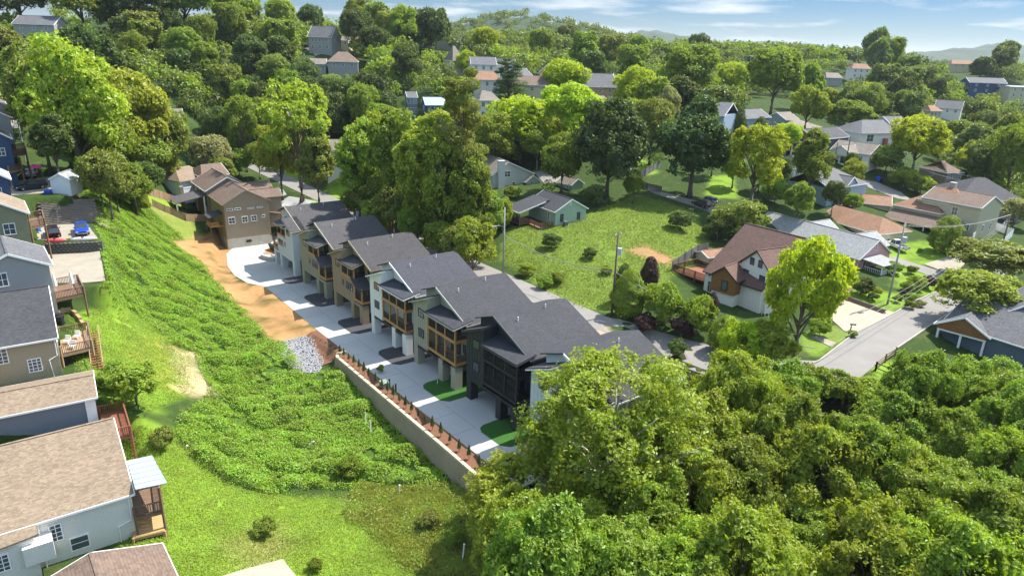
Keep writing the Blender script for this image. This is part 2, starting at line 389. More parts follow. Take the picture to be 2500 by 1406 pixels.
# ---- colour of the ground, place by place
def region(pl): return [tuple(on(x, y)[:2]) for x, y in pl]
KUDZU = region([(170,432),(215,440),(300,475),(370,520),(420,560),(455,600),(500,650),(560,710),(600,760),(650,810),(690,850),(740,930),(815,905),(870,950),(960,1050),(1040,1130),(1090,1190),(980,1180),(900,1190),(760,1185),(640,1205),(560,1170),(480,1110),(440,1060),(520,970),(440,890),(420,830),(330,760),(270,700),(262,640),(248,560),(262,520),(200,470)])
DIRT = region([(425,592),(480,583),(560,585),(655,574),(650,600),(560,640),(575,690),(650,700),(700,745),(770,810),(745,825),(668,838),(590,755),(500,650)])
DIRT2 = region([(425,850),(470,865),(480,900),(518,965),(470,972),(440,940)])
DIRT3 = region([(1540,610),(1575,606),(1610,622),(1638,634),(1622,642),(1590,628),(1560,622)])
DIRT4 = region([(1445,790),(1480,800),(1500,830),(1470,840),(1450,820)])
PATH = region([(180,475),(225,490),(262,535),(270,545),(240,545),(215,500),(180,490)])
LAWNS = [region(p) for p in (
 [(250,700),(330,760),(430,850),(440,930),(380,1000),(250,960),(200,780)], [(300,1060),(440,1080),(560,1190),(700,1225),(850,1230),(950,1300),(1060,1406),(360,1406),(330,1200)],
 [(1230,620),(1260,560),(1420,540),(1560,480),(1700,530),(1720,600),(1640,660),(1500,760),(1400,740)], [(370,500),(440,520),(490,575),(430,580)], [(330,455),(440,490),(440,520),(380,500)],
 [(2060,705),(2190,720),(2200,740),(2165,765),(2100,745)], [(2190,640),(2320,680),(2260,720),(2200,700)], [(2140,600),(2330,590),(2330,640),(2200,645)], [(1960,830),(2040,800),(2070,815),(1990,865)],
 [(1560,380),(1600,420),(1560,430)], [(1740,430),(1790,430),(1790,480),(1730,480)], [(2100,890),(2300,900),(2350,1000),(2200,960)], [(640,400),(660,380),(700,400),(740,440),(690,440)], [(760,500),(830,400),(870,390),(850,470)])]
FOREST = region([(1150,1210),(1250,1000),(1700,860),(1960,900),(2100,930),(2500,880),(2500,1406),(1250,1406)])
MEADOW = region([(900,1190),(1140,1210),(1260,1300),(1280,1406),(1060,1406),(950,1300),(850,1230)])
rng = np.random.default_rng(3)
def vn(x, y, s, seed=0):
    "smooth value noise"
    r = np.random.default_rng(seed); T = r.random((64, 64))
    x = x / s; y = y / s; i = np.floor(x).astype(int); j = np.floor(y).astype(int); a = x - i; b = y - j
    a = a * a * (3 - 2 * a); b = b * b * (3 - 2 * b)
    return (T[i % 64, j % 64] * (1 - a) + T[(i + 1) % 64, j % 64] * a) * (1 - b) + (T[i % 64, (j + 1) % 64] * (1 - a) + T[(i + 1) % 64, (j + 1) % 64] * a) * b
kd = pdist(XX, YY, KUDZU); kin = np.clip(1 - kd / 1.5, 0, 1)
lump = (vn(XX, YY, 4.5, 1) * 1.0 + vn(XX, YY, 2.2, 2) * .6 + vn(XX, YY, 9, 4) * .9)
ZZ = ZZ + kin * (lump - .55) * .28
core = (np.abs(XX - 12) < 140) & (YY < 240)
gc = np.zeros(XX.shape + (4,), np.float32)
gc[..., :] = (.035, .06, .014, 1)                       # woodland floor and rough ground
def paint(poly, c, bl=1.2, seed=5):
    d = pdist(XX, YY, poly) + (vn(XX, YY, 2.0, seed) - .5) * 1.6
    k = np.clip(1 - d / bl, 0, 1)[..., None]
    gc[...] = gc * (1 - k) + np.array([*c, 1], np.float32) * k
paint(FOREST, (.030, .036, .014), 2)
for l in LAWNS: paint(l, (.155, .25, .024), 1.4)
paint(LAWNS[2], (.12, .175, .026), 1.5); paint(LAWNS[3], (.17, .20, .045), 1.5); paint(LAWNS[8], (.13, .19, .03), 1)
paint(region([(370,850),(420,840),(440,900),(380,930),(350,890)]), (.19, .21, .03), 3)
paint(region([(560,1330),(660,1290),(700,1330),(620,1370)]), (.22, .21, .07), 2)
paint(MEADOW, (.12, .125, .035), 1.6)
paint(KUDZU, (.05, .09, .015), 1.2)
paint(DIRT, (.35, .195, .085), .9, 9); paint(DIRT2, (.40, .31, .18), 1, 11); paint(DIRT3, (.30, .17, .085), 1.6, 12); paint(DIRT4, (.30, .24, .17), 1, 13); paint(PATH, (.38, .33, .22), .8, 14)
paint([uv(95,12),uv(100,18),uv(88,19.5),uv(80,18),uv(80,14.5)], (.22, .15, .10), 1.5, 15)
paint([uv(-14,9),uv(92,9),uv(92,19.8),uv(-14,19.8)], (.24, .18, .12), 1.0, 16)
mg, n, L, b = newmat('ground')
at_ = n.new('ShaderNodeAttribute'); at_.attribute_name = 'gcol'; P = pos(n)
f1 = noise(n, L, .12, 5, .6, P); f2 = noise(n, L, 1.1, 5, .65, P); f3 = noise(n, L, 9., 3, .7, P)
k = gmath(n, L, 'ADD', gmath(n, L, 'ADD', gmath(n, L, 'MULTIPLY', f1, .7), gmath(n, L, 'MULTIPLY', f2, .75)), gmath(n, L, 'MULTIPLY', f3, .75))
k = gmath(n, L, 'ADD', gmath(n, L, 'MULTIPLY', gmath(n, L, 'SUBTRACT', k, 1.1), .95), 1.0)
h_ = n.new('ShaderNodeVectorMath'); h_.operation = 'SCALE'; L.new(at_.outputs['Color'], h_.inputs[0]); L.new(k, h_.inputs['Scale'])
dry = mixc(n, L, ramp(n, L, noise(n, L, .35, 6, .7, P), .55, .75), h_.outputs[0], mixc(n, L, .5, h_.outputs[0], (.17, .15, .05)))
L.new(dry, b.inputs['Base Color']); b.inputs['Roughness'].default_value = .95; b.inputs['Specular IOR Level'].default_value = .1
bp = n.new('ShaderNodeBump'); bp.inputs['Strength'].default_value = .8; bp.inputs['Distance'].default_value = .12
L.new(f3, bp.inputs['Height']); L.new(bp.outputs[0], b.inputs['Normal'])
ny, nx = XX.shape
idx = np.arange(nx * ny).reshape(ny, nx)
FQ = np.stack([idx[:-1, :-1], idx[:-1, 1:], idx[1:, 1:], idx[1:, :-1]], -1).reshape(-1, 4)
ground = fastmesh('ground', np.stack([XX, YY, ZZ], -1).reshape(-1, 3), FQ, mg, smooth=True)
ca = ground.data.color_attributes.new('gcol', 'FLOAT_COLOR', 'POINT'); ca.data.foreach_set('color', gc.reshape(-1))
PADS = [P2([(118,694),(260,692),(244,612),(106,618)], 12.), P2([(90,596),(246,586),(216,544),(90,552)], 13.7), region([(545,1406),(690,1366),(722,1406),(722,1440),(520,1440)]), P2([(28,478),(132,470),(128,432),(50,440),(24,452)], 18.), DRIVE]
tag(ground, 'green and earthy valley floor with hillsides under the houses and trees', None, None, 'structure')

def drape(name, poly, mat, lift=.08, label=None, step=1.6, parent=None, z=None, thick=.12):
    "a sheet that lies on the ground inside an outline"
    b2 = []
    for i in range(len(poly)):
        p, q = np.array(poly[i][:2]), np.array(poly[(i + 1) % len(poly)][:2]); m = max(1, int(np.hypot(*(q - p)) / step))
        for k in range(m): b2.append(p + (q - p) * k / m)
    nb = len(b2); bb = np.array(b2); inn = []
    for x in np.arange(bb[:, 0].min(), bb[:, 0].max(), step):
        for y in np.arange(bb[:, 1].min(), bb[:, 1].max(), step): inn.append((x, y))
    inn = np.array(inn)
    if len(inn):
        cl = pdist(inn[:, 0], inn[:, 1], [tuple(q) for q in b2]) == 0
        de = np.min(np.hypot(inn[:, None, 0] - bb[None, :, 0], inn[:, None, 1] - bb[None, :, 1]), 1)
        inn = inn[cl & (de > step * .5)]
    allp = [Vector((float(p[0]), float(p[1]))) for p in list(b2) + list(inn)]
    r = delaunay_2d_cdt(allp, [(i, (i + 1) % nb) for i in range(nb)], [list(range(nb))], 1, 1e-4)
    vs = [(p.x, p.y, (H(p.x, p.y) if z is None else z) + lift) for p in r[0]]
    fs = [tuple(f) for f in r[2]]
    m = MB(); m.v = vs; m.f = fs
    k = len(vs); lo = [(p[0], p[1], (H(p[0], p[1]) if z is None else z) + lift) for p in b2]
    m.v += lo + [(p[0], p[1], p[2] - thick) for p in lo]
    m.f += [(k + i, k + (i + 1) % nb, k + nb + (i + 1) % nb, k + nb + i) for i in range(nb)]
    o = m.build(name, mat, parent, fix=False)
    for p in o.data.polygons: pass
    bm = bmesh.new(); bm.from_mesh(o.data)
    for f in bm.faces:
        if abs(f.normal.z) > .3 and f.normal.z < 0: f.normal_flip()
    bm.to_mesh(o.data); bm.free()
    if parent is None: tag(o, label, None, None, 'structure')
    return o
CONC = plain('new pale concrete', (.37, .37, .36), .8, .17, .22, .05, 3.)
CONC2 = plain('old weathered concrete', (.27, .24, .19), .9, .28, .5, .12, 6.)
ASPH = plain('worn grey asphalt', (.19, .178, .165), .9, .2, .35, .12, 9.)
ASPH2 = plain('fresh black asphalt', (.05, .05, .055), .85, .2, .6, .25, 8.)
drape('street', STREET, ASPH, .07, 'worn grey asphalt street running behind the row of new houses', 2.2)
drape('road', rl + rr_[::-1], ASPH, .10, 'grey asphalt road on the right past the garage driveway', 2.2)
drv = drape('driveway', DRIVE, CONC, .05, 'pale new concrete driveway in front of the row of new houses', 2.5, z=0.)

for a_ in list(np.arange(10, 92, 4.6)):
    m = MB(); p, q = uv(a_, -6.6), uv(a_, -3.3); m.bar((*p, .052), (*q, .052), .035, .012); m.build('joint', plain('dark slab joint', (.16, .16, .155), .9), drv)  # control joints: thin dark strips across the slab
m = MB(); p, q = uv(16, -3.25), uv(91, -3.2); m.bar((*p, .052), (*q, .052), .035, .012); m.build('joint', plain('dark slab joint', (.16, .16, .155), .9), drv)

KB = plain('road kerb', (.30, .28, .25), .9)
for edge in (rl, rr_[1:]):
    m = MB()
    for p, q in zip(edge, edge[1:]): m.bar((*p, ROADZ + .12), (*q, ROADZ + .12), .22, .2)
    tag(m.build('kerb', KB), None, None, None, 'structure')
# ------------------------------------------------------------------ windows, doors
WCACHE = {}
GLASS = glassmat(); GLASSB = glassmat('curtained glass', (.12, .13, .135))
def frame_mesh(w, h, bar, nx, nz, mat, dep=.07):
    key = (round(w, 2), round(h, 2), nx, nz, mat.name)
    if key in WCACHE: return WCACHE[key]
    m = MB()
    m.box(-w/2, -w/2+bar, -dep, .02, 0, h); m.box(w/2-bar, w/2, -dep, .02, 0, h)
    m.box(-w/2+bar, w/2-bar, -dep, .02, 0, bar); m.box(-w/2+bar, w/2-bar, -dep, .02, h-bar, h)
    for i in range(1, nx): x = -w/2 + w*i/nx; m.box(x-bar*.35, x+bar*.35, -dep*.8, .02, bar, h-bar)
    for i in range(1, nz): z = h*i/nz; m.box(-w/2+bar, w/2-bar, -dep*.7, .02, z-bar*.3, z+bar*.3)
    fo = m.build('window', mat); pm = MB(); pm.box(-w/2+bar*.5, w/2-bar*.5, -.035, -.012, bar*.5, h-bar*.5)
    po = pm.build('pane', GLASS)
    r = (fo.data, po.data); bpy.data.objects.remove(fo); bpy.data.objects.remove(po)
    WCACHE[key] = r; return r
def window(root, T, p, ang, w, h, mat, nx=1, nz=2, bar=.09, name='window', glass=None):
    "window whose sill centre is at p in frame T, facing the frame's own -y turned by ang"
    fm, pm = frame_mesh(w, h, bar, nx, nz, mat)
    q = Vector(T(p)) - ORIG[root.name]
    o = bpy.data.objects.new(name, fm); COL.objects.link(o); o.parent = root; o.location = q; o.rotation_euler = (0, 0, T.a + ang)
    g = bpy.data.objects.new('pane', pm); COL.objects.link(g); g.parent = o
    return o
WHITE = plain('white trim paint', (.78, .78, .76), .5, .06, 2, .04, 20)
BLACK = plain('black window frame', (.02, .02, .022), .45, .1)
WOOD = plain('new yellow timber', (.42, .23, .085), .7, .3, 3., .25, 22.)
DKWOOD = plain('weathered brown decking', (.16, .10, .065), .8, .3, 2., .3, 18.)
DECKTAN = plain('tan decking', (.30, .21, .125), .8, .3, 2., .25, 18.)
REDWOOD = plain('red brown stained timber', (.20, .075, .04), .7, .25, 2., .2, 16.)
SH_BLK = shingle('charcoal shingles', (.036, .037, .043))
SH_BL2 = shingle('blue charcoal shingles', (.042, .044, .054)); SH_BL3 = shingle('soft charcoal shingles', (.045, .043, .046))
SH_GRY = shingle('weathered charcoal shingles', (.058, .055, .058))
DARKIN = plain('dark grey ceiling', (.10, .10, .10), .9, .1)  # carport ceiling, one even dark grey
BROWND = plain('brown garage door', (.12, .055, .03), .55, .2, 2, .1)
MESHM = None
def screenmat():
    m, n, L, b = newmat('dark porch screen')
    b.inputs['Base Color'].default_value = (.02, .02, .02, 1); b.inputs['Roughness'].default_value = .9
    t = n.new('ShaderNodeBsdfTransparent'); x = n.new('ShaderNodeMixShader'); x.inputs[0].default_value = .42
    L.new(t.outputs[0], x.inputs[1]); L.new(b.outputs[0], x.inputs[2]); L.new(x.outputs[0], n['Material Output'].inputs[0])
    return m
SCREEN = screenmat()
def rowhouse(u_, W, style, wallc, label, trimmat=None, woodmat=None, slab_shade=None, v_=0., roofm=None):
    k = W / 11.4
    q = uv(u_, v_); T = Fr((q[0], q[1], 0.), ANG_U)
    root = thing('row_house', label, 'house', T((W / 2, 6, 0)), 'three-storey houses in the new row')
    tr = trimmat or wallc; wd = woodmat or WOOD; roofm = roofm or SH_BLK
    mir = style == 'C'
    X = (lambda x: (11.4 - x) * k) if mir else (lambda x: x * k)
    def bx(m, x0, x1, *r):
        a, b = sorted((X(x0), X(x1))); m.box(a, b, *r, T)
    # main body
    m = MB(); ridge = 3.8 * k; RZ = 12.62; sl = (RZ - 9.6) / (W + .1 - ridge)
    prof = [(0, 3.3), (W, 3.3), (W, RZ - sl * (W - ridge) - .16), (ridge, RZ - .16), (0, RZ - .38 * ridge - .16)]
    m.extr([(x, 2.2, z) for x, z in prof], (0, 10.9, 0), T)
    m.box(0, .35, 3.0, 13.0, 0.05, 3.298, T); m.box(W - .35, W, 3.0, 13.0, .05, 3.298, T); m.box(.36, W - .36, 6.4, 6.7, .05, 3.297, T); m.box(0.36, W - .36, 12.7, 13.09, .05, 3.296, T)
    m.build('wall', wallc, root)
    # front tower
    m = MB(); a, b = sorted((X(0), X(4)))
    zt = (lambda x: RZ - sl * (x - ridge) - .32) if mir else (lambda x: 9.55 + .405 * x / k)
    m.extr([(a, 0, 3.3), (b, 0, 3.3), (b, 0, zt(b)), (a, 0, zt(a))], (0, 2.198, 0), T); m.build('front_tower', wallc, root)
    # battens: each a strip of its own
    bm_ = MB(); bm_.box(-.03, .03, -.035, .0, 0, 1); bo = bm_.build('batten', wallc); bd = bo.data; bpy.data.objects.remove(bo)
    def batten(x, y, z0, z1, ang=0.):
        o = bpy.data.objects.new('batten', bd); COL.objects.link(o); o.parent = root
        o.location = Vector(T((x, y, z0))) - ORIG[root.name]; o.rotation_euler = (0, 0, T.a + ang); o.scale = (1, 1, z1 - z0)
    n = 7
    for i in range(n): x = a + .05 + (b - a - .1) * i / (n - 1); batten(x, 0, 3.32, zt(x) - .05)
    for i in range(3): batten(b if not mir else b, .5 + i * .7, 3.32, zt(b) - .1, math.pi / 2)
    for i in range(1, 12):
        y = 2.2 + i * .9
        batten(W, y, 3.32, 9.35, math.pi / 2)
    # columns and carport
    for x0, x1 in ((0, 1.1), (6.95, 8.05), (10.25, 11.4)):
        m = MB(); bx(m, x0, x1, .02, 1.2, .05, 3.299); m.build('column', wallc, root)
    m = MB(); bx(m, 1.1, 11.38, .04, .5, 2.85, 3.297); m.build('beam', BLACK if style == 'A' else wallc, root)
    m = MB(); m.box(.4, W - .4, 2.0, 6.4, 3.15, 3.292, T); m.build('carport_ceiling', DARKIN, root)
    for x0, x1 in ((1.3, 5.4), (6.2, 10.3)):
        m = MB(); bx(m, x0, x1, 6.3, 6.4, .06, 2.5); g = m.build('garage_door', BROWND if woodmat else plain('dark garage door', (.05, .05, .05), .5), root)
        for j in range(1, 4):
            m = MB(); bx(m, x0 + .05, x1 - .05, 6.27, 6.3, .1 + j * .6, .16 + j * .6); m.build('panel_joint', BLACK, g)
    # roofs
    m = MB()
    m.slab([(ridge, 1.55, RZ), (ridge, 13.7, RZ), (W + .5, 13.7, RZ - sl * (W + .5 - ridge)), (W + .5, 1.55, RZ - sl * (W + .5 - ridge))], .15, T)
    m.slab([(ridge, 1.55, RZ), (-.45, 1.55, RZ - .38 * (ridge + .45)), (-.45, 13.7, RZ - .38 * (ridge + .45)), (ridge, 13.7, RZ)], .15, T)
    rf = m.build('roof', roofm, root)
    for (x, y) in ((5.6 * k, 4.2), (4.6 * k, 9.5)):
        m = MB(); z = RZ - sl * (x - ridge); m.tube([(x, y, z - .1), (x, y, z + .55)], .07, 7, T); m.build('vent_pipe', WHITE, rf)
    m = MB()
    m.bar((ridge, 1.5, RZ - .14), (W + .52, 1.5, RZ - .14 - sl * (W + .52 - ridge)), .07, .32, T); m.bar((W + .53, 1.5, RZ - sl * (W + .53 - ridge) - .12), (W + .53, 13.7, RZ - sl * (W + .53 - ridge) - .12), .05, .2, T)
    m.build('fascia', tr, root)
    m = MB(); a2, b2 = (a - .45, b + .12) if not mir else (a - .02, b + .5)
    zz = lambda x: zt(x) + .32
    m.slab([(a2, -.5, zz(a2)), (b2, -.5, zz(b2)), (b2, 2.6, zz(b2)), (a2, 2.6, zz(a2))], .13, T); m.build('tower_roof', roofm, root)
    m = MB(); m.slab([(a2 - .03, -.55, zz(a2) - .14), (b2 + .03, -.55, zz(b2) - .14), (b2 + .03, 2.6, zz(b2) - .14), (a2 - .03, 2.6, zz(a2) - .14)], .17, T); m.build('tower_fascia', tr, root)
    # windows
    xm = X(2.3)
    window(root, T, (xm, -.01, 7.92), 0, 1.5 * k, 1.25, BLACK, 2, 2, .1)
    if style == 'A': window(root, T, (xm, -.01, 4.82), 0, 1.5 * k, 1.3, BLACK, 2, 2, .1)
    for y in (5.2, 8.4): window(root, T, (W + .01, y, 8.65), math.pi / 2, .9, .5, BLACK, 1, 1, .07)
    for y in (4.4, 9.): window(root, T, (W + .01, y, 5.2), math.pi / 2, .9, 1.2, BLACK, 1, 2, .07)
    def rail(p0, p1, z, par, mesh=True):
        m = MB(); m.bar((*p0, z + .1), (*p1, z + .1), .04, .04, T); m.build('bottom_rail', BLACK, par); m = MB(); m.bar((*p0, z + 1.02), (*p1, z + 1.02), .06, .05, T); r = m.build('railing', BLACK, par)
        m = MB(); m.extr([(*p0, z + .12), (*p1, z + .12), (*p1, z + 1.0), (*p0, z + 1.0)], (0, .012, 0), T); m.build('railing_mesh', SCREEN, r)
    def balcony(x0, x1, z, side):
        p0, p1 = sorted((X(x0), X(x1)))
        m = MB(); m.box(p0 + .02, p1 - .1, .1, 2.19, z - .12, z, T); fl = m.build('balcony_floor', DECKTAN if not woodmat else wd, root)
        m = MB(); m.box(p0, p1, -.06, .06, z - .34, z + .06, T); m.box(p1 - .08, p1 + .06, .062, 2.18, z - .34, z + .06, T); m.build('balcony_fascia', wd, root)
        rail((p0 + .05, .05), (p1 - .05, .05), z, fl); rail((p1 - .03, .1), (p1 - .03, 2.1), z, fl)
    def post(x, z0, z1, y=.08):
        m = MB(); m.box(X(x) - .11, X(x) + .11, y - .1, y + .12, z0, z1, T); m.build('post', wd, root)
    if style == 'A':
        for z in (4.05, 7.3): balcony(4.02, 11.42, z, 1)
        for x in (4.2, 6.4, 8.75, 11.28): post(x, 3.7, 9.3)
        m = MB(); x0, x1 = 3.95 * k, W + .45
        m.slab([(x0, -.55, 9.42), (x1, -.55, 9.42), (x1, 2.5, 10.02), (x0, 2.5, 10.02)], .14, T); m.build('porch_roof', roofm, root)
        m = MB(); m.slab([(x0 - .03, -.6, 9.26), (x1 + .04, -.6, 9.26), (x1 + .04, 2.3, 9.84), (x0 - .03, 2.3, 9.84)], .16, T); m.build('porch_fascia', tr, root)
        for z in (4.1, 7.35):
            window(root, T, (8.2 * k, 2.18, z), 0, 2.4 * k, 2.1, BLACK, 2, 1, .09, 'patio_door'); window(root, T, (10.4 * k, 2.18, z + .6), 0, .7, 1.3, BLACK, 1, 2)
        if woodmat:
            for x0, x1 in ((4.3, 6.3), (6.5, 8.65), (8.85, 11.2)):
                for z in (4.1, 7.35):
                    m = MB(); m.extr([(x0 * k, .1, z), (x1 * k, .1, z), (x1 * k, .1, z + 2.5 if z < 6 else 9.2), (x0 * k, .1, z + 2.5 if z < 6 else 9.2)], (0, .01, 0), T); m.build('porch_screen', SCREEN, root)
    else:
        m = MB(); bx(m, 4.0, 8.6, 0.004, 2.196, 3.3, 7.2); m.build('front_bay', wallc, root)
        p0, p1 = sorted((X(4), X(8.6)))
        for i in range(8): batten(p0 + .05 + (p1 - p0 - .1) * i / 7, .004, 3.32, 7.0)
        window(root, T, (X(4.35), -.006, 5.1), 0, .6, 1.05, BLACK, 1, 2, .07)
        for x in (5.95, 6.8, 7.65): window(root, T, (X(x), -.006, 4.9), 0, .75, 1.25, BLACK, 1, 2, .07)
        balcony(4.02, 8.62, 7.3, 1); balcony(8.62, 11.42, 4.0, 1)
        for x in (6.3, 8.5): post(x, 7.3, 9.35)
        for x in (8.75, 11.3): post(x, 4.0, 6.3)
        x0, x1 = sorted((X(3.4), X(9.0)))
        m = MB(); m.slab([(x0, -.5, 9.45), (x1, -.5, 9.45), (x1, 2.4, 10.25), (x0, 2.4, 10.25)], .15, T); m.build('porch_roof', roofm, root)
        m = MB(); m.slab([(x0 - .03, -.54, 9.29), (x1 + .03, -.54, 9.29), (x1 + .03, 2.2, 10.04), (x0 - .03, 2.2, 10.04)], .15, T); m.build('porch_fascia', tr, root)
        m = MB(); pr = []
        for i in range(7):
            t = i / 6; pr.append((8.2 + 3.5 * t, 7.75 - 1.55 * (1 - (1 - t) ** 1.8)))
        for (xa, z_a), (xb, z_b) in zip(pr, pr[1:]):
            m.slab([(X(xa), -.5, z_a), (X(xb), -.5, z_b), (X(xb), 2.19, z_b), (X(xa), 2.19, z_a)], .12, T)
        m.build('swept_roof', roofm, root)
        window(root, T, (X(7.2), 2.18, 7.3), 0, 1.8, 2.1, BLACK, 2, 1, .09, 'patio_door'); window(root, T, (X(10.2), 2.18, 4.05), 0, 1.6, 2.1, BLACK, 2, 1, .09, 'patio_door')
        window(root, T, (X(9.9), 2.18, 7.9), 0, .8, 1.3, BLACK, 1, 2)
    m = MB(); m.tube([(W + .06, 2.3, 9.3), (W + .06, 2.3, .2)], .05, 6, T); m.build('downspout', BLACK, root)
    return root
PBLUE = plain('pale blue grey board siding', (.52, .58, .60), .7, .06)
SAGE = plain('sage grey board siding', (.275, .275, .20), .7, .08)
TAUPE = plain('taupe board siding', (.29, .225, .15), .7, .08)
OFFW = plain('off white board siding', (.70, .71, .68), .7, .06)
KHAKI = plain('khaki board siding', (.32, .31, .235), .7, .08)
NEARBLK = plain('near black board siding', (.032, .035, .038), .6, .1)
CREAM = plain('cream fascia', (.50, .46, .36), .6, .08)
rowhouse(0, 11.4, 'C', PBLUE, 'pale blue-white new house at the far end of the row by the curved driveway', CREAM, roofm=SH_GRY)
rowhouse(15.3, 11.4, 'B', SAGE, 'sage grey new house, second from the far end of the row', CREAM, roofm=SH_GRY)
rowhouse(30.0, 11.4, 'B', TAUPE, 'taupe brown new house between the sage one and the white one', plain('tan fascia', (.36, .30, .20), .6), roofm=SH_BL3)
rowhouse(44.6, 11.4, 'A', OFFW, 'white new house with double timber balconies in mid row', WHITE, roofm=SH_BL2)
rowhouse(58.4, 11.1, 'A', KHAKI, 'khaki new house with timber balconies next to the black house', plain('khaki fascia', (.40, .40, .34), .6))
rowhouse(71.8, 10.8, 'A', NEARBLK, 'near-black new house with screened black porches', plain('dark fascia', (.05, .055, .06), .6), BLACK, v_=.3)
rowhouse(85.2, 10.8, 'A', PBLUE, 'last white new house, mostly hidden behind the big tree', WHITE, v_=.3)
# ---- islands, kerb, mulch bed, block retaining wall
TURF = plain('artificial lawn', (.028, .095, .012), .95, .25, .8, .3, 12.)
def island(u0, u1, mat, name, label, tip=True):
    pl = [uv(u0, 6), uv(u0, -.2), uv(u0 + .05, -2.0), uv(u0 + .4, -2.75), uv(u0 + 1.3, -3.15), uv(u1 - 1.0, -3.05), uv(u1 - .1, -2.2), uv(u1, -.2), uv(u1, 6)]
    return drape(name, pl, mat, .10, label, 1.5, z=0., thick=.06)
for i, (a, b, mt, nm, lb) in enumerate(((8.4+2.8,15.2,ASPH2,'bed','small black gravel bed between the first two new houses'),(22.6,29.9,ASPH2,'bed','black gravel bed between the sage and the taupe house'),(37.2,44.5,ASPH2,'bed','black gravel bed between the taupe and the white house'),(51.9,58.3,ASPH2,'bed','black gravel bed between the white and the khaki house'),(65.2,71.7,TURF,'lawn','clipped green lawn between the khaki and the black house'),(79.0,85.1,TURF,'lawn','clipped green lawn beyond the black house'))):
    island(a, b, mt, nm, lb)
MULCH = plain('red brown bark mulch', (.15, .07, .04), .95, .35, 2., .5, 9., bump=.8)
WALLB = plain('tan concrete blocks', (.30, .25, .18), .9, .18, .5, .15, 5.)
CAPB = plain('pale wall capping', (.46, .38, .27), .9, .15)
mul = drape('mulch_bed', [uv(49.6, -6.95), uv(66, -6.75), uv(90, -6.35), uv(90, -8.85), uv(66, -8.85), uv(49.9, -8.85)], MULCH, .02, 'bark mulch bed with little conifers along the retaining wall', 1.2, z=0.)
drape('mulch_slope', [uv(39.4, -7.1), uv(47, -7.0), uv(49.4, -7.0), uv(49.6, -9), uv(49.2, -10.6), uv(46.5, -10.4), uv(42, -9.6), uv(39.4, -9.4)], MULCH, .10, 'bark mulch patch at the head of the rock gully', 1.0)
m = MB()
for i in range(38):
    a = 48 + i * 1.1; c = -6.85 + .5 * (a - 48) / 42
    p = uv(a, c); T = Fr((p[0], p[1], 0), ANG_U + .012); m.box(0, 1.08, -.07, .07, -.1, .17, T)
tag(m.build('kerb', plain('kerb stone', (.42, .38, .32), .9)), None, None, None, 'structure')
wl = thing('retaining_wall', 'long tan block retaining wall below the mulch bed of small conifers', 'wall', (*uv(70, -9), -2))
WLINE = [(49.4, -6.9), (49.5, -8.3), (50.6, -9.0), (66, -9.0), (80, -9.0), (92, -9.1)]
ncourse = 17
for c in range(ncourse):
    z1 = .22 - c * .20; z0 = z1 - .188; off = .028 * c
    if c == 0: off = -.06
    m = MB()
    pl = [(a, b - off) if i > 1 else (a - off, b - off * .3) for i, (a, b) in enumerate(WLINE)]
    for (a0, b0), (a1, b1) in zip(pl, pl[1:]):
        p, q = uv(a0, b0), uv(a1, b1); d = np.array(q) - np.array(p); Ln = np.hypot(*d); T = Fr((p[0], p[1], 0), math.atan2(d[1], d[0]))
        nb = max(1, int(Ln / .46))
        for j in range(nb):
            s0 = Ln * j / nb; s1 = Ln * (j + 1) / nb
            jt = rnd.uniform(-.012, .012)
            m.box(s0 + .008, s1 - .008, jt - .02, .40, z0, z1 if c else z1 + .02, T)
    m.build('capping_course' if c == 0 else 'block_course', CAPB if c == 0 else WALLB, wl)
# rocks in the gully
STONE = plain('pale grey riprap', (.24, .24, .25), .9, .35, 1.5, .2, 8.)
rk = [bmesh.new() for _ in range(1)]
gp = [uv(38.9, -13.6), uv(39.2, -9.3), uv(43, -9.2), uv(49, -10.4), uv(50.5, -12), uv(49.5, -13.6), uv(46, -14.6)]
vs_, fs_ = [], []
bm = bmesh.new(); bmesh.ops.create_icosphere(bm, subdivisions=1, radius=1.)
iv = np.array([v.co[:] for v in bm.verts]); it = np.array([[v.index for v in f.verts] for f in bm.faces]); bm.free()
gx = np.array([p[0] for p in gp]); gy = np.array([p[1] for p in gp])
cnt = 0; r_ = np.random.default_rng(5)
while cnt < 2200:
    x, y = r_.uniform(gx.min(), gx.max()), r_.uniform(gy.min(), gy.max())
    if pdist(np.array([x]), np.array([y]), gp)[0] > r_.random() * .5: continue
    s = r_.uniform(.07, .2); q = iv * (1 + r_.uniform(-.25, .25, iv.shape)) * s * np.array([1.2, 1., .75])
    an = r_.random() * 6.28; q = np.stack([q[:, 0] * math.cos(an) - q[:, 1] * math.sin(an), q[:, 0] * math.sin(an) + q[:, 1] * math.cos(an), q[:, 2]], 1)
    vs_.append(q + np.array([x, y, H(x, y) + s * .3 + r_.random() * .08])); fs_.append(it + 12 * cnt); cnt += 1
tag(fastmesh('rock_pile', np.concatenate(vs_), np.concatenate(fs_), STONE), 'pale grey broken rocks filling the gully beside the dirt bank', None, None, 'stuff')
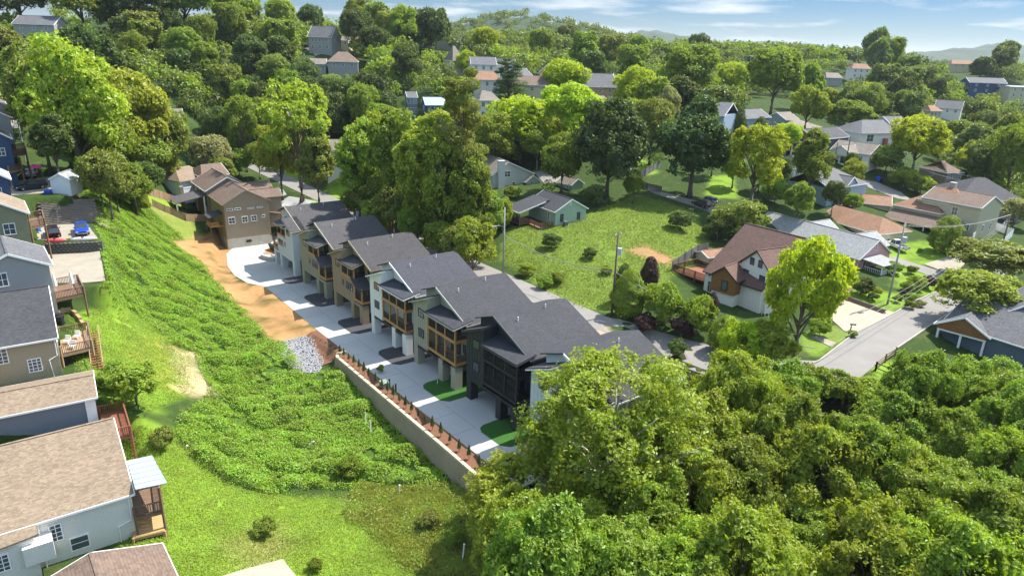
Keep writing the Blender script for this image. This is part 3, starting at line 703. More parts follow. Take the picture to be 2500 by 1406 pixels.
# ------------------------------------------------------------------ the older houses
def lap(name, c): return plain(name, c, .65, .07, .8, .04, 9., lines=(.19, .45))
def block(root, T, L, hw, zr, ze, zg, wallm, roofm, trim=None, wins=(), hw2=None, ov=.4, hip=(0, 0), wname='wall', rname='roof', end_walls=None):
    """one roofed block in frame T (x along the ridge 0..L, ridge on y=0, roof down to y=-hw and y=+hw2); heights are absolute"""
    trim = trim or WHITE; hw2 = hw2 or hw
    s1 = (zr - ze) / hw; z2 = zr - s1 * hw2 if hw2 <= hw * 1.3 else ze
    s2 = (zr - z2) / hw2
    # walls
    m = MB(); y0, y1 = -(hw - ov), hw2 - ov; th = .2
    za, zb_ = zr - s1 * (hw - ov) - th, zr - s2 * (hw2 - ov) - th
    x0, x1 = (ov * .6, L - ov * .6)
    if hip[0] or hip[1]: prof = [(y0, zg), (y1, zg), (y1, zb_), (y0, za)]
    else: prof = [(y0, zg), (y1, zg), (y1, zb_), (0, zr - th), (y0, za)]
    m.extr([(x0, y, z) for y, z in prof], (x1 - x0, 0, 0), T); wl_ = m.build(wname, wallm, root)
    # roof
    m = MB(); h0, h1 = hip
    m.slab([(h0, 0, zr), (0, -hw, ze), (L, -hw, ze), (L - h1, 0, zr)], .16, T)
    m.slab([(L - h1, 0, zr), (L, hw2, z2), (0, hw2, z2), (h0, 0, zr)], .16, T)
    if h0: m.slab([(h0, 0, zr), (0, hw2, z2), (0, -hw, ze)], .16, T)
    if h1: m.slab([(L - h1, 0, zr), (L, -hw, ze), (L, hw2, z2)], .16, T)
    rf = m.build(rname, roofm, root)
    m = MB(); m.bar((0, -hw - .04, ze - .12), (L, -hw - .04, ze - .12), .07, .2, T); m.build('fascia', trim, rf)
    m = MB(); m.bar((0, hw2 + .04, z2 - .12), (L, hw2 + .04, z2 - .12), .07, .2, T); m.build('fascia', trim, rf)
    for xx, hh in ((-.03, h0), (L + .03, h1)):
        if hh:
            m = MB(); m.bar((xx, -hw, ze - .12), (xx, hw2, z2 - .12), .07, .2, T); m.build('fascia', trim, rf)
        else:
            m = MB(); m.bar((xx, 0, zr - .13), (xx, -hw - .04, ze - .13), .07, .24, T); m.build('rake_board', trim, rf)
            m = MB(); m.bar((xx, 0, zr - .13), (xx, hw2 + .04, z2 - .13), .07, .24, T); m.build('rake_board', trim, rf)
    if not (h0 or h1):
        m = MB(); m.box(0.05, L - .05, -.12, .12, zr - .02, zr + .035, T); m.build('ridge_cap', roofm, rf)
    for wn in wins:      # side, position, sill height, width, height, panes across, panes up
        side, s, zs, w_, h_, nx, nz = wn[:7]; fm = wn[7] if len(wn) > 7 else WHITE
        if side == 'f': window(root, T, (s, y0 - .015, zs), 0, w_, h_, fm, nx, nz)
        elif side == 'b': window(root, T, (s, y1 + .015, zs), math.pi, w_, h_, fm, nx, nz)
        elif side == 'r': window(root, T, (x1 + .015, s, zs), math.pi / 2, w_, h_, fm, nx, nz)
        else: window(root, T, (x0 - .015, s, zs), -math.pi / 2, w_, h_, fm, nx, nz)
    return wl_, rf
def ridge_frame(A, B, zr, flip=False, ext=(0, 0)):
    "frame on the line of a ridge seen from photo point A to B at height zr; the near slope lies at -y"
    a, b = at(*A, zr), at(*B, zr); d = (b - a)[:2]; L = np.hypot(*d); d = d / L
    a = a[:2] - d * ext[0]; L = L + ext[0] + ext[1]
    return Fr((a[0], a[1], 0), math.atan2(d[1], d[0])), L
def gable_frame(ap, lf, rg, za, ze, depth):
    "frame of a gable seen end-on: apex, left eave and right eave; x runs from the back to the gable"
    a, l, r = at(*ap, za), at(*lf, ze), at(*rg, ze)
    d = (r - l)[:2]; W_ = np.hypot(*d); d = d / W_; nrm = np.array([d[1], -d[0]])
    if nrm @ (np.array([0, 0]) - a[:2]) < 0: nrm = -nrm
    mid = (l[:2] + r[:2]) / 2; o = mid - nrm * depth
    return Fr((o[0], o[1], 0), math.atan2(nrm[1], nrm[0])), depth, W_ / 2
def slab_on(root, pl, th, mat, name):
    m = MB(); m.slab([tuple(at(x, y, z)) for x, y, z in pl], th); return m.build(name, mat, root)
def fbox(root, T, dims, mat, name):
    m = MB(); m.box(*dims, T); return m.build(name, mat, root)
SH_TAN = shingle('tan brown shingles', (.215, .162, .112)); SH_BRN = shingle('red brown shingles', (.112, .064, .050)); SH_BR2 = shingle('brown shingles', (0.142, 0.098, 0.074)); SH_RUST = shingle('orange brown shingles', (0.225, 0.122, 0.072))
SH_LG = shingle('light grey shingles', (0.25, 0.255, 0.255), .22, .12); SH_DG = shingle('dark grey shingles', (0.046, 0.047, 0.052)); SH_MG = shingle('mid grey shingles', (0.105, 0.105, 0.112)); SH_MAR = shingle('maroon shingles', (0.145, 0.042, 0.036)); SH_GT = shingle('grey tan shingles', (0.175, 0.15, 0.125))
W_WHT = lap('white lap siding', (.74, .72, .67)); W_BGR = lap('blue grey lap siding', (.20, .235, .285)); W_BEI = lap('beige lap siding', (.36, .31, .215)); W_GRY = lap('grey lap siding', (.36, .36, .35)); W_LBL = lap('light blue lap siding', (.34, .46, .55)); W_NAVY = lap('navy lap siding', (.05, .09, .18)); W_OLV = lap('olive lap siding', (.25, .25, .16)); W_GRN = lap('pale green lap siding', (.34, .45, .36)); W_PNK = lap('pink lap siding', (.62, .34, .36)); W_CRM = lap('cream lap siding', (.58, .52, .36)); W_SLT = lap('slate blue lap siding', (.07, .095, .12)); W_TPE = lap('taupe lap siding', (.30, .25, .18)); W_PGR = lap('pale grey green siding', (.47, .50, .46)); W_TEAL = lap('grey teal siding', (.22, .30, .30))
FNDN = plain('concrete foundation', (.34, .32, .28), .9, .2)
BRICK = plain('red brick', (.28, .11, .075), .9, .2, 2, .3, 10.)
STONEW = plain('rubble stone', (.30, .25, .17), .9, .4, 3., .3, 8.)
CEDAR = plain('cedar shingles', (.26, .125, .045), .85, .4, 3., .35, 12., lines=(.2, .35))
CHIM = plain('pale chimney siding', (.52, .52, .49), .8, .08)
DKMET = plain('bluish metal sheet', (.34, .39, .46), .35, .05, .5, .03, metal=.3)
DKROOFM = plain('grey standing seam metal', (.13, .12, .12), .45, .1)
# --- left row, from the near corner up the hill
T, L = ridge_frame((237,1402), (220,1348), 5.2, ext=(9, 0))
r1 = thing('house', 'brown-roofed house at the bottom left corner, only its roof showing', 'house', T((L / 2, 0, H(*T((L/2,0,0))[:2]))), 'older houses along the left edge')
block(r1, T, L, 5.2, 5.2, 3.6, -1, W_CRM, SH_BR2)
T, L = ridge_frame((0,1087), (277,1019), 10.5, ext=(9, 0))
W2 = thing('house', 'white house with wide tan roof at lower left beside the metal-roofed deck', 'house', T((L / 2, 0, 2.5)), 'older houses along the left edge')
block(W2, T, L, 7.73, 10.5, 6.65, .5, W_WHT, SH_TAN, WHITE, [('f', L - 6.1, 4.1, .95, 1.7, 2, 4), ('f', L - 4.6, 2.6, 1.45, 1.35, 1, 2), ('r', -3, 3.5, 1.8, 2.0, 2, 1), ('r', 2.5, 3.5, 1.2, 1.4, 2, 2)])
# lower bump-out with its own eave and the corner porch
m = MB(); m.slab([(L - 17.5, -9.4, 5.7), (L - 7.3, -8.6, 6.15), (L - 7.3, -7.0, 7.0), (L - 17.5, -7.0, 7.0)], .16, T); m.build('lean_to_roof', SH_TAN, W2)
m = MB(); m.box(L - 11.3, L - 7.6, -8.4, -7.0, .5, 6.0, T); m.build('bump_out', W_WHT, W2)
window(W2, T, (L - 9.9, -8.42, 3.6), 0, .95, 1.6, WHITE, 2, 4)
m = MB(); m.box(L - 8.5, L - 6.4, -8.9, -7.36, 3.6, 5.3, T); m.build('bay_box', W_WHT, W2)
m = MB(); m.tube([(L - .5, -7.5, 6.4), (L - .5, -7.4, 3.9), (L - 1.6, -7.42, 3.6), (L - 1.6, -7.42, .6)], .06, 6, T); m.build('downspout', WHITE, W2)
m = MB(); m.tube([(L - 7.2, -7.45, 6.3), (L - 7.2, -7.45, .6)], .06, 6, T); m.build('downspout', WHITE, W2)
m = MB(); m.box(-2, L - 11.6, -10.4, -7.5, 2.6, 2.9, T); m.build('side_porch', DKWOOD, W2)
m = MB(); m.slab([(L - 17.0, -3.2, 8.95), (L - 14.6, -3.2, 8.95), (L - 14.6, -7.6, 6.9), (L - 17, -7.6, 6.9)], .02, T); m.build('skylight', GLASS, W2)
T, L = ridge_frame((16,954), (228,914), 10.0, ext=(10, 0))
W3 = thing('house', 'blue-grey sided house with tan roof, second above the white house', 'house', T((L / 2, 0, 4.5)), 'older houses along the left edge')
block(W3, T, L, 2.8, 10., 8.6, 2, W_BGR, SH_TAN, WHITE, hw2=4.5)
m = MB(); m.box(L - 1.2, L - .26, -2.6, -2.44, 2, 8.3, T); m.build('corner_board', WHITE, W3)
T, L = ridge_frame((0,713), (118,697), 16.5, ext=(10, 0))
W4 = thing('house', 'beige house with dark grey roof and two timber decks, left edge', 'house', T((L / 2, 0, 9.5)), 'older houses along the left edge')
block(W4, T, L, 7.63, 16.5, 12.7, 6.5, W_BEI, SH_DG, WHITE, [('f', L - 2.6, 9.0, 1.3, 1.6, 3, 4), ('f', L - 5.3, 10.6, 1.05, 1.75, 2, 4), ('r', -4, 9.2, 1.8, 2.0, 2, 1)])
m = MB(); m.box(L - 13, L - 6.3, -8.2, -7.25, 6.5, 12.2, T); m.build('bump_out', W_BEI, W4)
m = MB(); m.slab([(L - 13.5, -8.8, 12.15), (L - 6.1, -8.8, 12.15), (L - 6.1, -7.5, 12.85), (L - 13.5, -7.5, 12.85)], .15, T); m.build('lean_to_roof', SH_DG, W4)
m = MB(); m.tube([(L - .4, -7.3, 12.3), (L - .4, -7.3, 10.5), (L - 1.2, -7.32, 10.1), (L - 1.0, -7.32, 6.8)], .06, 6, T); m.build('downspout', WHITE, W4)
T, L = ridge_frame((2,575), (17,619), 20.)
W5 = thing('house', 'grey sided gable house with charcoal roof above the beige house', 'house', T((L / 2, 0, 12)), 'older houses along the left edge')
block(W5, T, L, 4.25, 20., 17.9, 9, W_GRY, SH_MG, WHITE, [('r', -1.0, 16.0, 1.15, 1.7, 2, 2)])
m = MB(); m.tube([(L - .4, -4.1, 17.6), (L - .3, -3.95, 10)], .06, 6, T); m.build('downspout', BLACK, W5)
def gable_u(pe, ze, hw, zr, depth):
    "gable end facing down the row, known by its right eave corner"
    p = at(*pe, ze)[:2] - V * hw - U * depth
    return Fr((p[0], p[1], 0), ANG_U), depth
def lefthouse(pe, ze, hw, zr, depth, zg, wallm, roofm, label, wins=()):
    T, L = gable_u(pe, ze, hw, zr, depth); t = thing('house', label, 'house', T((L / 2, 0, zg + 3)), 'older houses along the left edge')
    block(t, T, L, hw, zr, ze, zg, wallm, roofm, WHITE, wins); return t
b_ = at(56, 519, 20.)[:2] - V * 14; T = Fr((b_[0], b_[1], 0), math.atan2(V[1], V[0]))
W6 = thing('house', 'light blue house with tan roof between the grey and the olive gable, left edge', 'house', T((10, 0, 14)), 'older houses along the left edge')
block(W6, T, 14, 3.9, 20., 18.2, 11, W_LBL, SH_TAN, WHITE, [('f', 12.2, 15.6, 1.2, 1.5, 2, 2)])
lefthouse((72, 520), 21., 5.2, 24., 9, 13, W_OLV, SH_TAN, 'olive gable house with tan roof at the left edge', [('r', 2.6, 18.2, 1.4, 1.6, 2, 2)])
lefthouse((27, 437), 23.6, 4.2, 26.4, 7, 15, W_NAVY, SH_LG, 'navy blue house with white trimmed gable above the silver car', [('r', 2.2, 21., 1.2, 1.4, 2, 2)])
lefthouse((30, 338), 26.6, 5., 30., 8, 17, W_NAVY, SH_BR2, 'dark blue house with brown roof higher on the left edge', [('r', 3., 23.6, 1.2, 1.4, 2, 2)])
lefthouse((31, 287), 29.3, 4., 31.6, 7, 20, W_GRY, SH_BR2, 'pale house with brown roof and grey deck between two dark blue ones')
lefthouse((18, 256), 31.2, 4., 33.8, 8, 22, W_GRY, SH_BR2, 'grey house with brown roof, topmost of the left edge row')
# --- brown house beyond the curved driveway
T, L = ridge_frame((554,436), (596,461), 13.)
M1 = thing('house', 'large taupe two-storey house with brown gable roof beyond the curved driveway', 'house', T((L / 2, 0, 5)))
block(M1, T, L + 1, 5.26, 13., 10.1, 1.4, W_TPE, SH_BR2, plain('taupe trim', (.30, .26, .19), .6), [('r', -3.7, 8.6, 1.3, .5, 2, 1), ('r', -2.0, 8.6, 1.3, .5, 2, 1), ('r', .8, 8.5, 1.4, .35, 2, 1), ('r', 2.8, 8.5, 1.4, .35, 2, 1), ('r', -3.5, 5.6, 1.4, 1.5, 2, 2), ('r', -.7, 5.6, 1.3, 1.4, 2, 2), ('r', 1.3, 5.7, 1.3, 1.3, 2, 2), ('r', 3.4, 6.3, .75, .6, 1, 1)])
m = MB(); m.box(L - 12, L + .82, -4.89, 4.89, -.4, 2.2, T); m.build('foundation', plain('pale block foundation', (.42, .39, .33), .9), M1)
m = MB(); m.box(L + .79, L + .86, -.9, .3, 1.0, 1.6, T); m.build('crawl_space_hatch', BLACK, M1)
T2, L2 = ridge_frame((517,410), (554,432), 13.9)
block(M1, T2, L2, 5.2, 13.9, 11.0, 3.4, plain('grey brown siding', (.17, .155, .135), .7), SH_BR2, WHITE, [('f', 3., 8.6, .9, 1.6, 2, 2), ('f', 6.5, 8.6, .9, 1.6, 2, 2), ('f', 10, 8.6, .9, 1.6, 2, 2), ('f', 11.6, 5.4, .9, 1.6, 2, 2)], wname='rear_wall', rname='rear_roof')
for (p0, p1, zz, dep, hh) in (((2.0, 7.5), 0, 12.6, 6.5, 9.8), ((9.5, 13.5), 0, 12.2, 6.0, 9.6)):
    xa, xb = p0; Tc = Fr(T(((xa + xb) / 2, 0, 0)), T.a + math.pi / 2)
    block(M1, Tc, 8.3, (xb - xa) / 2 + .4, zz, zz - 1.5, 3.6, W_TPE, SH_BR2, plain('taupe trim', (.3, .26, .19)), wname='side_wing_wall', rname='side_wing_roof')
m = MB(); m.slab([(L + 1, 4.9, 7.4), (L + 1, 7.6, 6.7), (L - 6, 7.6, 6.7), (L - 6, 4.9, 7.4)], .14, T); m.build('porch_roof', SH_BR2, M1)
for x in (L + .8, L - 2.4, L - 5.8): m = MB(); m.box(x - .08, x + .08, 7.3, 7.46, 4, 6.6, T); m.build('porch_post', DKWOOD, M1)
# entry stoop with shed roof, and the metal roofed pavilion
m = MB(); m.slab([(L - 4.8, -4.8, 7.9), (L - .6, -4.8, 7.9), (L - .6, -8.0, 7.1), (L - 4.8, -8.0, 7.1)], .14, T); m.build('stoop_roof', SH_DG, M1)
m = MB(); m.box(L - 4.6, L - .8, -7.8, -4.9, 4.9, 5.1, T); m.build('stoop_deck', WOOD, M1)
for x in (L - 4.5, L - .9): m = MB(); m.box(x - .07, x + .07, -7.75, -7.6, 3.6, 7.2, T); m.build('stoop_post', DKWOOD, M1)
for a_, b_ in (((L - 4.5, -7.7), (L - .9, -7.7)), ((L - .9, -7.7), (L - .2, -6.0))):
    m = MB(); m.bar((*a_, 6.05), (*b_, 6.05), .09, .07, T); m.build('stoop_rail', WOOD, M1)
    m = MB()
    for i in range(12):
        t = i / 11; m.box(*(lambda x, y: (x - .03, x + .03, y - .03, y + .03))(a_[0] + (b_[0] - a_[0]) * t, a_[1] + (b_[1] - a_[1]) * t), 5.1, 6.02, T)
    tag(m.build('balusters', WOOD, M1), None, None, None, 'stuff')
pv = thing('pavilion', 'grey metal roofed pavilion beside the taupe house', 'pavilion', T((-1.0, -9, 6)))
m = MB(); m.slab([(-5.2, -12.2, 8.7), (2.2, -12.2, 8.7), (2.2, -5.6, 9.9), (-5.2, -5.6, 9.9)], .14, T); pr_ = m.build('roof', DKROOFM, pv)
for i in range(11): x = -5 + i * .7; m = MB(); m.bar((x, -12.2, 8.73), (x, -5.6, 9.93), .05, .06, T); m.build('roof_seam', DKROOFM, pr_)
for x in (-4.9, 1.9):
    for y in (-11.9, -6): m = MB(); m.box(x - .14, x + .14, y - .14, y + .14, 5, 8.75 if y < -9 else 9.7, T); m.build('post', WHITE, pv)
m = MB(); m.box(-4.9, 1.9, -12.0, -11.8, 8.3, 8.55, T); m.build('beam', WHITE, pv)
m = MB(); m.box(-4.6, 1.6, -6.1, -5.9, 5, 9.5, T); m.build('back_screen', DKWOOD, pv)
m = MB(); m.box(-5.8, -5.0, -9.6, -8.8, 5, 11.0, T); m.build('chimney', STONEW, pv)
# house being built, wrapped in white sheeting
WRAP = plain('white house wrap', (.62, .66, .70), .5, .08, .6, .05)
T, L = ridge_frame((400,414), (470,404), 13.5)
M2 = thing('house', 'unfinished house wrapped in white sheeting behind the timber fence', 'house', T((L / 2, 0, 7)))
block(M2, T, L + 1, 5.6, 13.6, 11.2, 5.5, WRAP, SH_TAN, plain('bare timber', (.35, .26, .16)), [('f', L * .62, 8.8, 1.8, 1.9, 2, 2, BLACK)], hip=(3, 2))
for i in range(9):
    for j in range(3):
        m = MB(); x = 1.2 + i * (L - 1.5) / 9 + (j % 2) * .6; m.box(x, x + .7, -5.23, -5.21, 6.4 + j * 1.35, 6.47 + j * 1.35, T); m.build('sheet_print', plain('blue print', (.22, .26, .33)), M2)
T2, L2 = ridge_frame((470,404), (510,400), 14.2, ext=(0, 3))
block(M2, T2, L2, 4.4, 14.2, 12., 6, plain('grey brown siding', (.17, .155, .135), .7), SH_BR2, hip=(2, 0), wname='rear_wall', rname='rear_roof')
# --- green cottage
T, L = ridge_frame((1328,463), (1395,485), 15.2)
C1 = thing('cottage', 'small pale green cottage with charcoal roof on the grassy lot', 'house', T((L / 2, 0, 10)))
block(C1, T, L + .4, 4.32, 15.2, 12.85, 8.6, W_GRN, SH_DG, WHITE, [('r', -2.3, 10.6, .8, 1.6, 2, 2, BLACK), ('r', 2.0, 10.6, .8, 1.6, 2, 2, BLACK), ('f', L - 2.2, 10.6, .9, 1.7, 2, 2), ('r', -.3, 13.9, .5, .6, 1, 3)])
m = MB(); m.box(L + .06, L + .22, -3.94, 3.94, 8.4, 10.0, T); m.build('foundation', STONEW, C1)
m = MB(); m.slab([(-.6, -9.6, 12.1), (5.2, -9.6, 12.1), (5.6, -2.2, 14.25), (-.4, -2.2, 14.25)], .16, T); m.build('porch_roof', SH_DG, C1)
m = MB(); m.bar((-.6, -9.66, 11.95), (5.2, -9.66, 11.95), .07, .24, T); m.build('porch_fascia', WHITE, C1)
m = MB(); m.bar((5.25, -9.6, 11.95), (5.65, -3.2, 13.85), .07, .24, T); m.build('porch_fascia', WHITE, C1)
m = MB(); m.box(-.4, 5., -9.3, -3.9, 9.4, 9.6, T); m.build('porch_floor', DKWOOD, C1)
m = MB(); m.box(5.02, 9.8, -7.2, -3.9, 9.35, 9.55, T); m.build('deck_floor', DKWOOD, C1)
for x, y in ((-.3, -9.2), (4.9, -9.2), (2.3, -9.2), (-.3, -6.5)): m = MB(); m.box(x - .1, x + .1, y - .1, y + .1, 7, 12.1, T); m.build('porch_post', DKWOOD, C1)
for x, y in ((5.2, -7.1), (7.5, -7.1), (9.7, -7.1), (9.7, -4.2)): m = MB(); m.box(x - .07, x + .07, y - .07, y + .07, 7, 10.5, T); m.build('deck_post', REDWOOD, C1)
for a_, b_ in (((-.3, -9.2), (4.9, -9.2)), ((5.2, -7.1), (9.7, -7.1)), ((9.7, -7.1), (9.7, -4.2)), ((5., -9.2), (5.2, -7.1))):
    for z in (9.9, 10.2, 10.5): m = MB(); m.bar((*a_, z), (*b_, z), .06, .09, T); m.build('rail', REDWOOD, C1)
m = MB(); m.extr([(-.3, -9.25, 9.6), (4.9, -9.25, 9.6), (4.9, -9.25, 11.9), (-.3, -9.25, 11.9)], (0, .02, 0), T); m.build('porch_screen', SCREEN, C1)
acp = thing('air_conditioner', 'round-edged dark air conditioner at the foot of the green cottage', 'air conditioner', T((L + 1.2, -2.0, H(*T((L + 1.2, -2.0, 0))[:2]))))
m = MB(); z0 = ORIG[acp.name][2]; m.box(L + .8, L + 1.6, -2.4, -1.6, z0 + .1, z0 + 1.0, T); m.build('casing', plain('grey metal casing', (.12, .13, .15), .5), acp)
m = MB(); m.box(L + .7, L + 1.7, -2.5, -1.5, z0 - .1, z0 + .09, T); m.build('pad', CONC2, acp)
# --- pale grey-green house with the tall chimney
T, L = ridge_frame((1194,377), (1242,395), 18.)
C2 = thing('house', 'pale grey-green house with tall sided chimney above the green cottage', 'house', T((L / 2, 0, 12)))
block(C2, T, L, 4.5, 18., 14.85, 10.5, W_PGR, SH_GT, WHITE, [('r', -.2, 14.2, 1.8, 1.5, 2, 2), ('r', 1.6, 11.6, .9, 1.4, 1, 2)], hw2=7.2)
m = MB(); m.box(L - .2, L + .9, -2.9, -1.3, 10, 18.4, T); m.build('chimney', CHIM, C2)
Tc = Fr(T((L - 1.5, 6.4, 0)), T.a)
block(C2, Tc, 2.6, 2.1, 14.6, 13.0, 10.5, W_PGR, SH_GT, WHITE, [('r', -.4, 11.8, .6, 1.3, 1, 2)], wname='porch_wall', rname='porch_roof')
# shed by the big dark tree
T, L = ridge_frame((1375,428), (1412,436), 14.6)
sh2 = thing('garden_shed', 'small pale green shed with grey roof behind the green cottage', 'shed', T((L / 2, 0, 11.5)))
block(sh2, T, L, 2.4, 14.6, 13.2, 10, W_GRN, SH_GT, WHITE, [('f', L * .7, 11.6, .7, 1.2, 1, 2)])
# --- white chalet-like house with brown roof on the right
BB = plain('white board and batten', (.66, .64, .57), .7, .08)
DKTR = plain('dark brown trim', (.05, .035, .03), .6)
TR1, LR1 = ridge_frame((1976,583), (1822,544), 16.5, ext=(-.5, 0))
TR1 = Fr(TR1((LR1, 0, 0)), TR1.a + math.pi); 
R1 = thing('house', 'white board-and-batten house with steep red-brown roof and front gables', 'house', TR1((LR1 / 2, -4, 5)))
sR = (16.5 - 9.3) / 10.3
block(R1, TR1, LR1, 10.3, 16.5, 9.3, 3.0, BB, SH_BRN, DKTR, [('f', 1.7, 6.0, 1.1, 1.7, 1, 2, BLACK), ('f', 5.4, 3.9, 1.1, 1.5, 1, 2, BLACK)], hw2=5.5)
for i in range(28):
    m = MB(); x = .3 + i * .62; m.box(x - .03, x + .03, -9.96, -9.9, 3.1, 9.3, TR1); m.build('batten', BB, R1)
Tg, Lg, hwg = gable_frame((1843,612), (1805,637), (1882,667), 15.0, 12.2, 6.5)
block(R1, Tg, Lg, hwg + .1, 15.0, 12.0, 4.0, BB, SH_BRN, DKTR, [('r', -1.9, 9.2, 1.2, 2.0, 1, 1, BLACK), ('r', 1.7, 9.2, 1.2, 2.0, 1, 1, BLACK), ('r', -.9, 12.3, .9, 1.2, 1, 1, BLACK), ('r', .9, 12.3, .9, 1.2, 1, 1, BLACK)], wname='gable_wall', rname='gable_roof')
Tg, Lg, hwg = gable_frame((1767,647), (1731,671), (1800,690), 12.0, 9.9, 4.0)
block(R1, Tg, Lg, hwg, 12.0, 9.9, 7.4, CEDAR, SH_BRN, DKTR, [('r', .3, 7.9, 1.1, 1.7, 1, 1, BLACK)], wname='entry_wall', rname='entry_roof')
m = MB(); m.box(.4, Lg - .5, -hwg + .5, hwg - .5, 3.5, 7.395, Tg); m.build('entry_base', BB, R1)
Tg, Lg, hwg = gable_frame((2047,640), (2001,718), (2069,696), 11.2, 7.4, 9.5)
block(R1, Tg, Lg, hwg, 11.2, 7.3, 3.6, BB, SH_BRN, DKTR, [('r', -.6, 8.3, .9, 1.5, 1, 1, BLACK)], wname='garage_wall', rname='garage_roof')
m = MB(); m.extr([(Lg - .16, -hwg + 1.1, 7.3), (Lg - .16, hwg - 1.1, 7.3), (Lg - .16, 0, 10.6)], (.04, 0, 0), Tg); m.build('gable_shingles', CEDAR, R1)
m = MB(); m.slab([(Lg - .2, -hwg, 7.5), (Lg + 1.1, -hwg, 6.8), (Lg + 1.1, hwg, 6.8), (Lg - .2, hwg, 7.5)], .14, Tg); m.build('pent_roof', SH_BRN, R1)
m = MB(); m.box(Lg - .2, Lg - .05, -hwg + 1., hwg - 1.2, 4.4, 6.6, Tg); gd = m.build('garage_door', plain('cream garage door', (.50, .46, .36), .6), R1)
for j in range(1, 4): m = MB(); m.box(Lg - .05, Lg - .03, -hwg + 1.1, hwg - 1.3, 4.4 + j * .55, 4.44 + j * .55, Tg); m.build('panel_joint', DKTR, gd)
m = MB(); m.box(Lg - .2, Lg + .1, hwg - 1.1, hwg - .4, 4.2, 6.6, Tg); m.build('pier', STONEW, R1)
# deck on the left end
for z in (7.0,):
    m = MB(); m.box(-7.4, -.0, -9.4, -3.0, z, z + .25, TR1); m.build('deck_floor', REDWOOD, R1)
for x, y in ((-7.3, -9.3), (-4.9, -9.3), (-2.4, -9.3), (-.1, -9.3), (-7.3, -6.2), (-7.3, -3.1)):
    m = MB(); m.box(x - .1, x + .1, y - .1, y + .1, 3., 8.5, TR1); m.build('deck_post', REDWOOD, R1)
for a_, b_ in (((-7.3, -9.3), (-.1, -9.3)), ((-7.3, -9.3), (-7.3, -3.1)), ((-7.3, -3.1), (-.1, -3.1))):
    for z in (7.5, 8.4): m = MB(); m.bar((*a_, z), (*b_, z), .08, .1, TR1); m.build('deck_rail', REDWOOD, R1)
    m = MB(); m.extr([(*a_, 7.25), (*b_, 7.25), (*b_, 8.35), (*a_, 8.35)], (.012, .012, 0), TR1); m.build('deck_railing_mesh', SCREEN, R1)
# low shed behind its left end
T, L = ridge_frame((1712,613), (1775,606), 9.6)
shd = thing('garden_shed', 'low cream shed with pinkish brown roof behind the white house deck', 'shed', T((L / 2, 0, 6)))
block(shd, T, L, 2.2, 9.7, 8.9, 5, W_CRM, SH_RUST, WHITE)
# --- pink house
T, L = ridge_frame((1878,516), (2148,586), 10.9)
R2 = thing('house', 'pink house with long light grey roof and white front porch', 'house', T((L / 2, 0, 5.2)))
block(R2, T, L, 5.3, 10.9, 7.6, 4.2, W_PNK, SH_LG, WHITE, [('f', L - 11.5, 5.9, 1.2, 1.2, 1, 2), ('f', L - 4.8, 5.1, 1.3, 2.0, 1, 2), ('f', L - 17, 5.9, 1.2, 1.2, 1, 2), ('r', -.4, 8.8, .6, 1.2, 1, 2), ('r', -3.3, 5.0, 1.0, 2.0, 1, 2)])
for xx in (9.5, 20.5):
    Tc = Fr(T((xx, 0, 0)), T.a + math.pi / 2); block(R2, Tc, 8.5, 3.6, 10.4, 8.2, 4.5, W_PNK, SH_LG, WHITE, wname='rear_wing_wall', rname='rear_wing_roof')
m = MB(); m.slab([(L - .3, -4.6, 7.7), (L + 4.2, -4.0, 7.2), (L + 4.2, 1.2, 7.2), (L - .3, 1.2, 7.9)], .18, T); m.build('porch_roof', SH_LG, R2)
m = MB(); m.box(L, L + 3.9, -3.8, 1.0, 4.6, 5.2, T); m.build('porch_floor', WHITE, R2)
for y in (-3.7, -1.2, .9): m = MB(); m.box(L + 3.7, L + 3.85, y - .08, y + .08, 5.1, 7.1, T); m.build('porch_post', WHITE, R2)
for a_, b_ in (((L + 3.8, -3.7), (L + 3.8, -1.9)), ((L + .2, -3.75), (L + 3.8, -3.75))):
    m = MB(); m.bar((*a_, 6.1), (*b_, 6.1), .07, .08, T); m.build('porch_rail', WHITE, R2)
    m = MB()
    for i in range(10): t = i / 9; x = a_[0] + (b_[0] - a_[0]) * t; y = a_[1] + (b_[1] - a_[1]) * t; m.box(x - .03, x + .03, y - .03, y + .03, 5.2, 6.1, T)
    tag(m.build('balusters', WHITE, R2), None, None, None, 'stuff')
for i in range(4): m = MB(); m.box(L + 3.9 + i * .3, L + 4.2 + i * .3, -1.8, 0.6, 4.2, 5.0 - i * .2, T); m.build('step', WHITE, R2)
for y in (-1.85, .65): m = MB(); m.bar((L + 3.9, y, 6.1), (L + 5.2, y, 5.2), .08, .08, T); m.build('stair_rail', WHITE, R2)
# --- cream house complex with orange brown roofs
def edge_frame(Pa, Pb, z):
    a, b = at(*Pa, z), at(*Pb, z); d = (b - a)[:2]; L = np.hypot(*d); return Fr((a[0], a[1], 0), math.atan2(d[1], d[0])), L
T, L = edge_frame((2178,499), (2298,522), 11.2)
R3 = thing('house', 'large cream two-storey house with orange-brown roofs and many wings', 'house', T((L / 2, 4, 6.2)))
Tm = Fr(T((0, 6.0, 0)), T.a)
block(R3, Tm, L, 6.0, 14.2, 11.2, 5.0, W_CRM, SH_RUST, WHITE, [('f', 6., 9.0, 1.3, 1.1, 2, 2), ('f', 11.6, 8.6, 1.3, 1.6, 2, 2), ('f', 16.8, 8.5, 1.3, 1.6, 2, 2)], hip=(5, 5))
Tt = Fr(T((4.0, 7.0, 0)), T.a); block(R3, Tt, 11, 4.8, 16.3, 13.3, 9, W_CRM, SH_RUST, WHITE, hip=(4.6, 4.6), wname='upper_wall', rname='upper_roof')
m = MB(); m.box(8.6, 9.9, 7.3, 8.5, 13, 17.4, T); m.build('chimney', plain('grey stucco', (.35, .33, .30)), R3)
